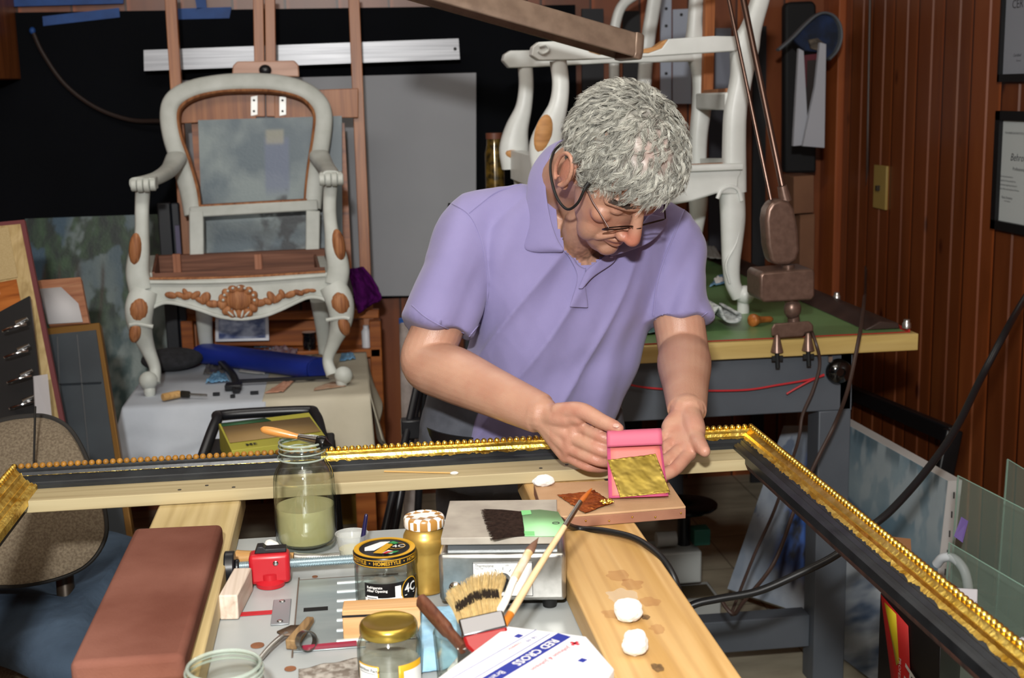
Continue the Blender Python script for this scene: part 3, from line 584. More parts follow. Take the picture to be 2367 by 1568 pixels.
# wooden block with dark line
mb = MB(); mb.T = TR(.018, 1.552, ZT)@RZ(-.06); mb.box((-.045, -.012, 0), (.052, .022, .038)); ob = single(mb, 'sanding_block', wood('block_wood', '#c08f5a', '#cfa372', '#d8b183', 0, 2, .55, False), 'plain sanding block of pale wood between the two glass jars', 'wooden block', bevel=.0012)
mb = MB(); mb.T = TR(.018, 1.552, ZT)@RZ(-.06); mb.box((-.0455, -.0125, .029), (.0, -.0118, .032)); mb.build('dark_seam', inkb, ob)
# blue cloth
blue = mat('blue_cloth', '#9cc4dc', .9, 0, '#8ab4d0', 60, bump=.4, bscale=250)
q = [pz(968, 1420, ZT), pz(1064, 1416, ZT), pz(1072, 1545, ZT), pz(962, 1560, ZT)]
mb = MB()
def bl(u, v):
    p = q[3].lerp(q[2], u).lerp(q[0].lerp(q[1], u), v); e = min(u, 1-u, v, 1-v); return p+V((0, 0, .002+.016*sst(0, .12, e)+.003*noise.noise(V((u*5, v*5, 2)))))
mb.sheet(bl, 24, 24); single(mb, 'blue_sponge_cloth', blue, 'folded pale blue sponge cloth lying behind the white carton', 'cloth', solid=.003)
# ---- hot plate
HM = frame((.0985, 1.607, ZT), (.987, -.155, 0), (.155, .987, 0))
t = thing('hot_plate', 'small stainless hot plate with pale slab top and dial panel', 'hot plate', HM@V((.08, .08, 0)))
def HB(): return MB(HM)
mb = HB(); mb.box((0, 0, .014), (.166, .155, .080)); mb.build('body', steel, t, bevel=.006, seg=3)
mb = HB(); mb.box((.012, .010, .080), (.155, .150, .092)); mb.build('heater_base', mat('dull_heater', '#6f7275', .35, .7), t)
slabm = mat('mottled_slab', '#b0a99d', .6, 0, '#948c82', 22, detail=8, lo=.3, hi=.7)
mb = HB(); mb.box((.004, .002, .092), (.156, .158, .102)); mb.build('slab_top', slabm, t, bevel=.001)
for x in (.022, .144):
    for y in (.02, .135): mb = HB(); mb.lathe([(0, 0), (.009, 0), (.011, .014), (0, .014)], (x, y, 0), 18); mb.build('rubber_foot', rubber, t)
mb = HB(); mb.box((.045, -.0008, .022), (.122, 0, .068)); pan = mb.build('dial_panel', mat('panel_white', '#dfe0de', .35), t)
mb = HB(); 
for lo, hi in (((.0445, .0219), (.1225, .0226)), ((.0445, .0676), (.1225, .0683)), ((.0445, .0219), (.0452, .0683)), ((.1218, .0219), (.1225, .0683))): mb.box((lo[0], -.0012, lo[1]), (hi[0], -.0002, hi[1]))
FM = HM@TR(0, -.0012, 0)@RX(pi/2)
mb.T = Matrix(); mb.text('Thermolyne', .0062, FM@TR(.0475, .0640, 0), 'LEFT', sx=.8); mb.text('100', .003, FM@TR(.059, .0508, 0)); mb.text('200', .003, FM@TR(.0895, .0645, 0)); mb.text('Type 1000', .0026, FM@TR(.0475, .0603, 0), 'LEFT')
for a in (-.25, .35, .95, 1.55, 2.15, 2.75, 3.4):
    mb.T = HM@TR(.0835, -.001, .044)@RY(-a); mb.box((.0145, -.0005, -.0003), (.0185, 0, .0003))
mb.build('dial_print', inkb, pan)
mb = HB(); mb.lathe([(0, .014), (.0095, .014), (.0105, .0), (0, .0)], (.0835, 0, .044), 28, RX(pi/2)); mb.build('dial_knob', black, t, bevel=.001)
for x, z in ((.0478, .045), (.1195, .045)): mb = HB(); mb.ball((x, -.001, z), (.0018, .0008, .0018), u=10, w=6); mb.build('panel_screw', mat('brown_screw', '#5a3a26', .5), pan)
mb = HB(); mb.lathe([(.0001, .0045), (.0045, .0045), (.0075, .002), (.0085, 0), (.0001, 0)], (.021, 0, .034), 24, RX(pi/2)); il = mb.build('lamp_bezel', chrome, t)
mb = HB(); mb.ball((.021, -.004, .034), (.0045, .003, .0045), u=14, w=8); mb.build('lamp_lens', mat('green_lens', '#0f5f55', .1, coat=1), il)
# cord
cordm = mat('black_cord', '#131416', .45)
pts = [HM@V((.158, .12, .085)), pd(1330, 1221, 1.90), pd(1400, 1228, 1.87), pd(1470, 1246, 1.83), pd(1525, 1285, 1.78), pd(1558, 1335, 1.75), pd(1572, 1385, 1.76), pd(1575, 1440, 1.80), pd(1560, 1560, 1.85)]
mb = MB(); mb.tube(cat(pts, 8), .0046, 12); mb.build('power_cord', cordm, t)
# ---- gilder's tip
t = thing('gilding_tip', 'flat gilding tip brush with dark hair and a pale green card on the hot plate', 'brush', HM@V((.09, .06, .102)))
ZS = ZT+.1035
cq = [pz(1204, 1182, ZS), pz(1213, 1240, ZS), pz(1283, 1240, ZS), pz(1306, 1212, ZS), pz(1290, 1184, ZS), pz(1248, 1179, ZS)]
mb = MB(); mb.f([mb.v(p) for p in cq]); card = mb.build('card', mat('mint_card', '#9fdca0', .55), t, solid=.001)
mb = MB(); mb.f([mb.v(p+V((0, 0, .0009))) for p in (pz(1204, 1182, ZS), pz(1207, 1193, ZS), pz(1229, 1190, ZS), pz(1226, 1181, ZS))]); mb.f([mb.v(p+V((0, 0, .0009))) for p in (pz(1211, 1230, ZS), pz(1213, 1240, ZS), pz(1236, 1240, ZS), pz(1235, 1230, ZS))]); mb.build('tape', mat('mint_tape', '#7fce84', .5), card)
P = pz(1285, 1211, ZS); mb = MB(); disc_art(mb, P, .0035, .005, ZS+.001); mb.text('GT', .004, TR(P.x, P.y, ZS+.0011)); mb.build('stamp', inkb, card)
mb = MB(); random.seed(2); A0, A1 = pz(1206, 1184, ZS), pz(1214, 1239, ZS); B0, B1 = pz(1116, 1180, ZS), pz(1140, 1250, ZS)
for k in range(420):
    u = random.random(); a = A0.lerp(A1, u)+V((0, 0, .0006*random.random())); b = B0.lerp(B1, u)+V((random.uniform(-.004, .003), random.uniform(-.002, .002), .0016*random.random()))
    mb.tube([a, a.lerp(b, .5)+V((0, 0, .0008)), b], [.0004, .0004, .0002], 3)
mb.build('hair', mat('badger_hair', '#1d1512', .95, 0, '#2c201b', 200, spec=.1), t, smooth=0)
# ---- glass of brushes and what stands in it
G = pz(1062, 1545, ZT); G = V((.108, 1.395, ZT))
t = thing('brush_glass', 'clear drinking glass holding the brushes and the knife', 'glass', G)
po = [(.004, .002)]+smoothprof([(.024, .001), (.028, .006), (.0295, .03), (.0315, .063)])+[(.0308, .065)]
pi_ = [(.003, .006)]+smoothprof([(.022, .006), (.0255, .010), (.0272, .03), (.0297, .063)])
jar_glass(po, pi_, G, t)
t = thing('putty_knife', 'putty knife with worn brown wooden handle leaning out of the brush glass', 'knife', G)
a, b = pd(972, 1388, 1.50), pd(1072, 1500, 1.43)
mb = MB(); dirx = (b-a).normalized(); mb.tube(cat([a, a.lerp(b, .06), a.lerp(b, .25), a.lerp(b, .7), b], 5), [(.004, .003)]+[(.0088, .006)]*5+[(.0095, .0062)]*9+[(.007, .005)]*6, 14, sq=.7); mb.build('handle', wood('worn_handle', '#4a2a20', '#5e3828', '#6e4632', 1, 4, .45, False), t)
mb = MB(); mb.beam(b, V((.112, 1.388, ZT+.012)), .014, .0016, w2=.018); mb.build('blade', steel, t)
t = thing('flat_brush', 'wide flat brush with blond bristles and red handle standing bristles up in the glass', 'paintbrush', G)
f0, f1 = pd(1116, 1448, 1.44), pd(1106, 1400, 1.455); wd = (pd(1165, 1432, 1.45)-pd(1063, 1455, 1.44)); W = wd.length/2; wx = wd.normalized(); up = (f1-f0).normalized(); up = (up-wx*up.dot(wx)).normalized(); nn = wx.cross(up)
BM = Matrix((wx, up, nn)).transposed().to_4x4(); BM.translation = f0
mb = MB(BM); mb.box((-W, -.010, -.0065), (W, .012, .0065)); mb.build('ferrule', mat('nickel_ferrule', '#7d7d80', .25, 1), t, bevel=.002)
mb = MB(BM); mb.loft([[(x*W, y, z) for x, z in ((-1, -.006), (1, -.006), (1, .006), (-1, .006))] if i == 0 else [(x*s_, y, z) for x, z in ((-1, -.005), (1, -.005), (1, .005), (-1, .005))] for i, (y, s_) in enumerate(((-.008, W), (-.02, W*.95), (-.04, W*.5), (-.075, .007)))]); mb.build('handle', mat('red_handle', '#8e1418', .3, coat=.4), t, bevel=.003)
mb = MB(BM); random.seed(7)
for k in range(900):
    x = random.uniform(-1, 1); z = random.uniform(-.005, .005); h = .042+.007*sin(x*2.2+1)+random.uniform(-.003, .003); bend = .006*sin(x*2)+.003
    mb.tube([(x*W*.97, .010, z), (x*W*1.02+bend*.4, .010+h*.55, z*1.4), (x*W*1.04+bend*1.5+random.uniform(-.002, .002), .010+h, z*1.9+random.uniform(-.002, .002))], [.0006, .0005, .0003], 3)
m = mat('blond_bristles', '#b89d6a', .7, 0, '#cbb37f', 200); mb.build('bristles', m, t, smooth=0)
mb = MB(BM)
for k in range(260):
    x = random.uniform(-1, 1); z = .0058+random.uniform(0, .002); y0 = .024+.006*random.random()+.004*sin(x*2.2+1); mb.tube([(x*W, y0, z), (x*W+.001, y0+.007, z*1.15)], [.0006, .0003], 3)
mb.build('dark_band', mat('dark_bristle_band', '#2b2018', .7), t, smooth=0)
t = thing('small_brush', 'paint smeared brush with brown pointed bristles standing in the glass', 'paintbrush', G)
a, b, c, d = pd(1150, 1420, 1.45), pd(1188, 1340, 1.49), pd(1222, 1278, 1.53), pd(1245, 1243, 1.55)
mb = MB(); mb.tube(cat([V((.096, 1.404, ZT+.012)), a, b]), [.0045]*17, 12); mb.build('handle', mat('paint_smears', '#e4e2da', .5, 0, '#3f5fa0', 30, lo=.5, hi=.62), t)
mb = MB(); mb.tube([b, c], [.0052, .0052], 14); mb.build('ferrule', mat('gold_smeared_ferrule', '#d9b36a', .4, .3, '#e6e0cf', 40), t)
mb = MB(); mb.tube(cat([c, c.lerp(d, .5), d], 5), [.005, .0056, .0056, .005, .0045, .004, .0032, .0024, .0016, .0008, .0004], 12); mb.build('bristles', mat('brown_bristles', '#6e5040', .6), t)
t = thing('long_brush', 'long thin artist brush with bare wood handle and orange tip leaning across the hot plate', 'paintbrush', G)
pts = [pd(1150, 1470, 1.44), pd(1180, 1420, 1.47), pd(1240, 1320, 1.52), pd(1305, 1218, 1.58), pd(1342, 1160, 1.61), pd(1368, 1130, 1.63)]
mb = MB(); mb.tube(cat([V((.124, 1.382, ZT+.012)), pts[0], pts[1]]), [.0048]*17, 12); mb.build('coloured_end', mat('orange_lacquer', '#c9792a', .35), t)
mb = MB(); mb.tube(cat([pts[1], pts[2], pts[3]]), [.0048-.00008*k for k in range(17)], 12); mb.build('handle', mat('raw_handle', '#d9bf97', .6, 0, '#cbb087', 30), t)
mb = MB(); mb.tube([pts[3], pts[4]], [.0036, .0030], 12); mb.build('ferrule', chrome, t)
mb = MB(); mb.tube(cat([pts[4], pts[4].lerp(pts[5], .5), pts[5]], 4), [.003, .0033, .0034, .0033, .003, .0026, .0022, .0016, .0008], 12); mb.build('bristles', mat('orange_bristles', '#a4561e', .5), t)
# ---- white carton of cotton
ZC_ = .985
t = thing('cotton_carton', 'white cotton carton with blue band and small red crosses at the near table edge', 'carton', pz(1240, 1540, ZT))
q = [pz(1172, 1447, ZC_), pz(1356, 1471, ZC_), pz(1420, 1546, ZC_), pz(1330, 1680, ZC_), pz(960, 1640, ZC_), pz(1010, 1568, ZC_)]
mb = MB(); q0 = [V((p.x, p.y, ZT+.002)) for p in q]; mb.loft([q0, q]); white = mat('carton_white', '#e6e6ea', .45); cb = mb.build('carton_body', white, t, bevel=.002)
e0, e1 = pz(1356, 1471, ZC_), pz(1172, 1568+60, ZC_)
A, B = pz(1290, 1478, ZC_), pz(1120, 1580, ZC_); xd = (B-A).normalized(); TM = frame(A+V((0, 0, .0004)), xd, None, (0, 0, 1))
mb = MB(TM); mb.box((-.012, -.0085, -.0002), (.26, .0085, .0002)); mb.build('blue_band', mat('carton_blue', '#22318e', .4), cb)
mb = MB(); mb.text('RED CROSS', .0145, TM@TR(.004, 0, .0004), 'LEFT', bold=.0003); mb.text('Brand Cotton', .011, TM@TR(.098, 0, .0004), 'LEFT'); mb.build('band_lettering', inkw, cb)
mb = MB(TM); mb.boxc((.0, .022, .0002), (.011, .0036, .0004)); mb.boxc((.0, .022, .0002), (.0036, .011, .0004)); mb.T = Matrix(); mb.text('Johnson & Johnson', .009, TM@TR(.010, .022, .0004), 'LEFT', shear=.3); mb.text('COSMETIC', .005, TM@TR(.03, -.028, .0004), 'LEFT'); mb.build('red_print', mat('carton_red', '#d23a48', .4), cb)
mb = MB(TM); mb.box((-.006, -.0152, -.0002), (.2, -.0146, .0002)); mb.box((-.006, -.034, -.0002), (.2, -.0335, .0002)); mb.boxc((.03, .052, 0), (.008, .007, .0004)); mb.boxc((.018, -.040, 0), (.008, .007, .0004)); mb.T = Matrix(); mb.text('16 oz', .008, TM@TR(.008, -.023, .0004), 'LEFT'); mb.build('blue_print', mat('carton_blue', '#22318e', .4), cb)
# ================================================================ THE MAN
def fuse(mb, voxel, smooth=4, fac=.5):
    bmesh.ops.recalc_face_normals(mb.bm, faces=mb.bm.faces)
    me = bpy.data.meshes.new('tmp'); mb.bm.to_mesh(me); mb.bm.free(); o = bpy.data.objects.new('tmp', me); C.objects.link(o)
    r = o.modifiers.new('r', 'REMESH'); r.mode = 'VOXEL'; r.voxel_size = voxel; r.adaptivity = 0
    if smooth: s = o.modifiers.new('s', 'SMOOTH'); s.iterations = smooth; s.factor = fac
    dg = bpy.context.evaluated_depsgraph_get(); out = bpy.data.meshes.new_from_object(o.evaluated_get(dg))
    bpy.data.objects.remove(o); bpy.data.meshes.remove(me); return out
def coords(me): a = np.empty(len(me.vertices)*3, np.float32); me.vertices.foreach_get('co', a); return a.reshape(-1, 3)
def normals(me): a = np.empty(len(me.vertices)*3, np.float32); me.vertex_normals.foreach_get('vector', a); return a.reshape(-1, 3)
def setco(me, a): me.vertices.foreach_set('co', a.astype(np.float32).ravel()); me.update()
def setcol(me, col):
    at = me.color_attributes.new('Col', 'FLOAT_COLOR', 'POINT'); at.data.foreach_set('color', np.concatenate([col, np.ones((len(col), 1))], 1).astype(np.float32).ravel())
def addmesh(me, name, m, parent):
    me.name = name; me.materials.clear(); me.materials.append(m); me.polygons.foreach_set('use_smooth', [True]*len(me.polygons))
    off = np.array(parent['_abs']); setco(me, coords(me)-off); o = bpy.data.objects.new(name, me); C.objects.link(o); o.parent = parent; o['_abs'] = list(off); return o
def limb(mb, pts, rad, n=6, seg=16):
    k = [tuple(p)+(r if hasattr(r, '__len__') else (r, r)) for p, r in zip(pts, rad)]; S = cat(k, n)
    mb.tube([q[:3] for q in S], [(max(.001, q[3]), max(.001, q[4])) for q in S], seg)
    for q in (S[0], S[-1]): mb.ball(q[:3], (q[3]+q[4])/2*.98, u=12, w=8)
def ring(P, a, b, hw, hd, n=40, e=.85, back=1.0):
    out = []
    for k in range(n):
        q = 2*pi*k/n; c, s = cos(q), sin(q); out.append(V(P)+a*(copysign(abs(c)**e, c)*hw)+b*(copysign(abs(s)**e, s)*hd*(back if s < 0 else 1)))
    return out
def vnoise(A, s, seed=0, st=(1, 1, 1)): return np.array([noise.noise(V((a[0]*s*st[0]+seed, a[1]*s*st[1], a[2]*s*st[2]))) for a in A])
Cc = -_F
man = thing('person', 'grey haired man in lavender polo shirt and glasses bending over a book of gold leaf', 'person', (pd(1210, 1000, 2.62).x, pd(1210, 1000, 2.62).y, 0))
# ---- head frame
yaw, th, rl = radians(30), radians(58), radians(-4)
hf = _R*(sin(yaw)*cos(th))-_U*sin(th)+Cc*(cos(th)*cos(yaw)); hl_s = (_R*cos(yaw)+_U*.17-Cc*sin(yaw)).normalized()
hf = (hf-hl_s*hf.dot(hl_s)).normalized(); hx = -hl_s; hu = hx.cross(hf).normalized()
HO = pd(1417, 400, 2.19); HD = Matrix((hx, hf, hu)).transposed().to_4x4(); HD.translation = HO
# ---- joints
S1, E1, W1 = pd(1090, 530, 2.37), pd(985, 838, 2.32), pd(1250, 957, 2.125)
S2, E2, W2 = pd(1540, 548, 2.47), pd(1580, 812, 2.41), pd(1588, 950, 2.16)
NB = pd(1300, 430, 2.40)
ax = (S2-S1).normalized()            # towards the viewer's right
spine = [  # centre, half width, half depth
    (pd(1210, 1075, 2.60), .190, .125), (pd(1215, 1000, 2.59), .178, .125), (pd(1228, 930, 2.555), .160, .128), (pd(1268, 850, 2.51), .160, .130),
    (pd(1298, 740, 2.47), .172, .128), (pd(1312, 640, 2.44), .185, .120), (pd(1314, 560, 2.42), .190, .108), (pd(1312, 500, 2.41), .180, .092), (pd(1305, 455, 2.405), .130, .078), (pd(1300, 425, 2.40), .075, .066)]
def torso(mb, d, frm=0, to=99):
    rings = []
    for i, (P, hw, hd) in enumerate(spine[frm:to]):
        i += frm; a, b = spine[max(0, i-1)][0], spine[min(len(spine)-1, i+1)][0]; t = (b-a).normalized(); w = (ax-t*ax.dot(t)).normalized(); bb = t.cross(w)
        if bb.dot(_F) < 0: bb = -bb
        rings.append(ring(P, w, -bb, hw+d, hd+d, e=.82))
    k = [[tuple(p) for p in r] for r in rings]; fine = []
    for j in range(len(k[0])): fine.append(cat([r[j] for r in k], 5))
    mb.loft([[fine[j][i] for j in range(len(fine))] for i in range(len(fine[0]))])
# ---- body
mb = MB(); torso(mb, -.012)
hips = [(pd(1130, 1060, 2.60), pd(1120, 1330, 2.56)), (pd(1300, 1060, 2.66), pd(1310, 1330, 2.60))]
FOOT = []
for a, k in hips:
    foot = V((k.x, k.y+.06, .09)); FOOT.append(foot); kn = V((k.x, k.y, .50)); limb(mb, [a, a.lerp(kn, .5), kn, kn.lerp(foot, .4), foot], [.085, .08, .058, .056, .04])
limb(mb, [S1+V((0, 0, .01)), S1.lerp(E1, .35), S1.lerp(E1, .75), E1, E1.lerp(W1, .25), E1.lerp(W1, .6), W1], [.052, .052, .047, .046, (.047, .050), (.038, .042), (.028, .034)], 8, 24)
limb(mb, [S2+V((0, 0, .01)), S2.lerp(E2, .35), S2.lerp(E2, .75), E2, E2.lerp(W2, .25), E2.lerp(W2, .62), W2], [.052, .052, .048, .047, (.049, .047), (.040, .038), (.033, .028)], 8, 24)
# neck
limb(mb, [NB-V((0, 0, .03)), NB.lerp(HO, .45)+hf*-.008+hx*.004+Cc*.006, HD@V((.002, -.018, -.02))], [(.066, .066), (.061, .061), (.057, .057)], 8, 24)
limb(mb, [pd(1335, 575, 2.36), pd(1352, 520, 2.30), HD@V((0, .035, -.085))], [.035, .038, .03], 6)
# head
H = MB(HD); H.bm.free(); H.bm = mb.bm
H.ball((0, -.012, .045), (.077, .099, .088), u=40, w=28); H.ball((0, .040, .045), (.062, .050, .062), u=30, w=20)
fr_ = []
for u_, hw, fr0, bk in ((.05, .066, .082, -.04), (.02, .069, .086, -.04), (-.01, .069, .086, -.035), (-.04, .065, .085, -.03), (-.07, .058, .084, -.015), (-.095, .045, .083, .008), (-.112, .030, .081, .03), (-.121, .014, .074, .048)):
    r_ = []
    for k in range(32):
        q = 2*pi*k/32; s = sin(q); r_.append((copysign(abs(cos(q))**.85, cos(q))*hw*(1-.22*max(0, s)**2), (fr0+bk)/2+copysign(abs(s)**.8, s)*(fr0-bk)/2, u_-.006*s))
    fr_.append(r_)
H.loft(fr_)
def hl(pts, rad, n=5): limb(H, [V(p) for p in pts], rad, n, 14)
hl([(-.054, .066, .020), (-.028, .084, .027), (0, .089, .024), (.028, .084, .027), (.054, .066, .020)], [.008, .0115, .009, .0115, .008])
hl([(0, .088, .018), (0, .099, -.004), (0, .110, -.026), (0, .113, -.036)], [(.009, .010), (.0095, .011), (.0118, .0125), (.0132, .0132)])
H.ball((0, .1115, -.0370), (.0150, .0142, .0132)); 
for s in (-1, 1):
    H.ball((s*.0145, .0985, -.0405), (.0095, .0125, .0095)); H.ball((s*.045, .062, -.018), (.021, .018, .019)); H.ball((s*.031, .0745, .004), (.0150, .0112, .0105))
    H.ball((s*.040, .050, -.070), (.019, .024, .034)); hl([(s*.020, .090, -.050), (s*.030, .080, -.066), (s*.033, .074, -.078)], [.005, .006, .005])
    # ear
    E_ = []
    for k in range(13):
        a = radians(-70+k*26.5); E_.append((s*(.0885+.006*sin(a)*.3+.004), -.018-.021*cos(a), .002+.034*sin(a)))
    hl(E_, [.0042]*13, 3); H.ball((s*.083, -.016, .002), (.0075, .018, .030)); H.ball((s*.082, -.008, -.028), (.0055, .009, .011)); hl([(s*.084, -.022, .020), (s*.087, -.024, .0), (s*.084, -.014, -.014)], [.0035, .0035, .003])
hl([(-.025, .080, -.070), (-.010, .0905, -.0655), (0, .0915, -.0665), (.010, .0905, -.0655), (.025, .080, -.070)], [.0035, .0058, .0055, .0058, .0035])
hl([(-.023, .080, -.0745), (0, .0900, -.0790), (.023, .080, -.0745)], [.0035, .0068, .0035]); H.ball((0, .078, -.104), (.021, .016, .017)); H.ball((0, .080, -.055), (.024, .010, .012))
# ---- hands
def finger(pts, r0=.0092, r1=.0072):
    n = len(pts); limb(mb, pts, [(r0+(r1-r0)*i/(n-1))*(1.06 if 0 < i < n-1 else 1) for i in range(n)], 6, 14)
R_ = lambda *l: [pd(*q) for q in l]
rI = R_((1335, 984, 2.082), (1392, 1010, 2.052), (1424, 1020, 2.060), (1444, 1030, 2.075)); rM = R_((1322, 1012, 2.085), (1386, 1040, 2.052), (1420, 1048, 2.062), (1440, 1052, 2.078))
rR = R_((1314, 1036, 2.092), (1374, 1062, 2.060), (1408, 1069, 2.068), (1428, 1072, 2.082)); rL = R_((1308, 1054, 2.105), (1352, 1076, 2.080), (1380, 1082, 2.085), (1398, 1083, 2.095))
for f_, a, b in ((rI, .0108, .0082), (rM, .0108, .0084), (rR, .0102, .0080), (rL, .0092, .0072)): finger(f_, a, b)
finger(R_((1290, 952, 2.092), (1342, 950, 2.066), (1390, 974, 2.042), (1420, 987, 2.028), (1430, 991, 2.022)), .0150, .0088)
for f_ in (rI, rM, rR, rL): limb(mb, [W1, W1.lerp(f_[0], .55), f_[0]], [(.020, .022), .0175, .0125], 6)
limb(mb, [W1, pd(1300, 965, 2.092), pd(1334, 968, 2.078)], [.022, .019, .013]); limb(mb, [rI[0], rM[0], rR[0], rL[0]], [.0122, .0124, .0118, .0108])
limb(mb, [pd(1306, 962, 2.088), pd(1338, 968, 2.07)], [.015, .012])
lI = R_((1592, 1050, 2.072), (1556, 1088, 2.032), (1512, 1103, 2.012), (1484, 1104, 2.010)); lM = R_((1577, 1036, 2.088), (1532, 1070, 2.054), (1486, 1082, 2.038), (1458, 1084, 2.035))
lR = R_((1560, 1020, 2.104), (1518, 1046, 2.080), (1478, 1054, 2.064), (1450, 1056, 2.060)); lL = R_((1546, 1000, 2.118), (1514, 1020, 2.102), (1488, 1028, 2.090), (1468, 1030, 2.086))
for f_, a, b in ((lI, .0110, .0084), (lM, .0110, .0084), (lR, .0104, .0080), (lL, .0092, .0072)): finger(f_, a, b)
finger(R_((1606, 985, 2.118), (1610, 1014, 2.085), (1620, 1032, 2.060), (1629, 1044, 2.042)), .0150, .0098)
for f_ in (lI, lM, lR, lL): limb(mb, [W2, W2.lerp(f_[0], .55), f_[0]], [(.022, .020), .0170, .0128], 6)
limb(mb, [lI[0], lM[0], lR[0], lL[0]], [.0125, .0125, .012, .0108]); limb(mb, [W2, pd(1604, 990, 2.11), pd(1608, 1012, 2.088)], [.022, .019, .0145]); limb(mb, [W2, pd(1553, 985, 2.13), lL[0]], [.02, .0165, .012])
bme = fuse(mb, .0024, 5, .5)
A = coords(bme); inv = np.array(HD.inverted()); L3 = A@inv[:3, :3].T+inv[:3, 3]
base = np.array(lin('#b68b75')[:3]); col = np.tile(base, (len(A), 1))
def blend(colr, w):
    global col
    w = np.clip(w, 0, 1)[:, None]; col = col*(1-w)+np.array(lin(colr)[:3])*w
def near(L, c, r): return np.exp(-(((L-np.array(c))/np.array(r))**2).sum(1))
pj = np.array([proj(a) for a in A])
n1 = vnoise(A, 26); n2 = vnoise(A, 90, 4)
blend('#a06c58', .35*np.clip(n1+.2, 0, 1)); blend('#c79f88', .4*np.clip(-n1, 0, 1)); blend('#ae7261', .25*np.clip(n2, 0, 1))
ishead = (np.abs(L3[:, 0]) < .1)&(L3[:, 1] > -.14)&(L3[:, 2] > -.13)&(L3[:, 2] < .16)
hm = ishead.astype(float)
blend('#b8604f', .75*near(L3, (0, .113, -.036), (.02, .02, .02))*hm); blend('#b36a56', .5*(near(L3, (.046, .07, -.03), (.025, .03, .022))+near(L3, (-.046, .07, -.03), (.025, .03, .022)))*hm)
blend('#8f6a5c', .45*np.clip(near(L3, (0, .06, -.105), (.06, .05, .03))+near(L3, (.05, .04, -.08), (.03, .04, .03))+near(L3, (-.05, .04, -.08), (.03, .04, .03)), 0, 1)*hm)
blend('#b26a58', .55*near(L3, (.085, -.015, 0), (.012, .03, .04))*hm); blend('#a55648', .6*near(L3, (0, .094, -.0715), (.022, .02, .0065))*hm); blend('#5e2f2a', .9*near(L3, (0, .094, -.0722), (.026, .02, .0016))*hm)
blend('#8c5a4c', .5*(near(L3, (.031, .085, .012), (.02, .02, .006))+near(L3, (-.031, .085, .012), (.02, .02, .006)))*hm); blend('#4a2a22', .85*(near(L3, (.031, .087, -.004), (.016, .02, .0022))+near(L3, (-.031, .087, -.004), (.016, .02, .0022)))*hm)
blend('#b98676', .6*near(L3, (0, 0, .13), (.07, .08, .03))*hm)
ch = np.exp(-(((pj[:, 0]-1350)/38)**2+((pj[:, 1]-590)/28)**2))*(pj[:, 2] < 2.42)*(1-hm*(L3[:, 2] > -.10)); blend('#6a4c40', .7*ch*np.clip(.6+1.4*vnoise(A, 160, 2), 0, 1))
# redder finger joints and palm
hand = ((pj[:, 0] > 1270)&(pj[:, 1] > 930)&(pj[:, 1] < 1120)&(pj[:, 2] < 2.2)).astype(float)
blend('#c08a7a', .5*hand*np.clip(.5+n1, 0, 1)); blend('#a5604f', .55*hand*np.clip(vnoise(A, 60, 9), 0, 1))
for f_ in (rI, rM, rR, rL, lI, lM, lR, lL):
    for q_ in f_[:2]: blend('#a9604f', .45*np.exp(-(((A-np.array(q_))/.011)**2).sum(1)))
setcol(bme, col)
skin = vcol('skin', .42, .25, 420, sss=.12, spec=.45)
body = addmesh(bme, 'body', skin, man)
# nails
nail = mat('nail', '#d3a193', .25)
for c, d_, n_ in ((pd(1424, 984, 2.0165), V(pd(1430, 991, 2.022))-V(pd(1420, 987, 2.028)), (_U*.75+Cc*.7)),):
    M = frame(c, d_, None, n_); mb = MB(M); mb.ball((0, 0, 0), (.0065, .0052, .0022), u=14, w=8); mb.build('thumb_nail', nail, body)
# arm hair: fine dark strands
def surf_hair(name, me, sel, count, length, r, dirfn, colr, parent, seed, curl=.3, lift=.4):
    rnd = random.Random(seed); A_ = coords(me); N_ = normals(me); idx = np.nonzero(sel)[0]; mb = MB()
    for k in range(count):
        i = int(idx[rnd.randrange(len(idx))]); p = V(A_[i]); n = V(N_[i]); d = dirfn(p); d = (d-n*d.dot(n)).normalized(); s = n.cross(d)
        d = (d+s*rnd.uniform(-.7, .7)).normalized(); l = length*rnd.uniform(.5, 1.2); c = rnd.uniform(-curl, curl)
        mb.tube([p, p+d*l*.5+n*l*lift*.5, p+d*l+n*l*lift*rnd.uniform(.3, 1)+s*l*c], [r, r*.8, r*.3], 3, cap=False)
    return mb.build(name, colr, parent, smooth=0, fix=False)
off = np.array(man['_abs']); d1 = np.linalg.norm(np.cross(A-np.array(E1), A-np.array(W1)), axis=1)/(W1-E1).length; t1 = (A-np.array(E1))@np.array(W1-E1)/(W1-E1).length_squared
d2 = np.linalg.norm(np.cross(A-np.array(E2), A-np.array(W2)), axis=1)/(W2-E2).length; t2 = (A-np.array(E2))@np.array(W2-E2)/(W2-E2).length_squared
ah = mat('arm_hair', '#2a1e19', .6)
surf_hair('arm_hair', bme, (d1 < .07)&(t1 > -.05)&(t1 < 1.02), 4200, .016, .0002, lambda p: (W1-E1).normalized()+V((0, 0, -.5)), ah, body, 1)
surf_hair('arm_hair', bme, (d2 < .07)&(t2 > -.05)&(t2 < 1.0)&(pj[:, 0] > 1560), 2600, .016, .0002, lambda p: (W2-E2).normalized()+_R*.8, ah, body, 2)
surf_hair('chest_hair', bme, (ch > .45), 420, .012, .00018, lambda p: -_U+_R*random.uniform(-1, 1), mat('chest_hair', '#5a4a44', .6), body, 3, .8)
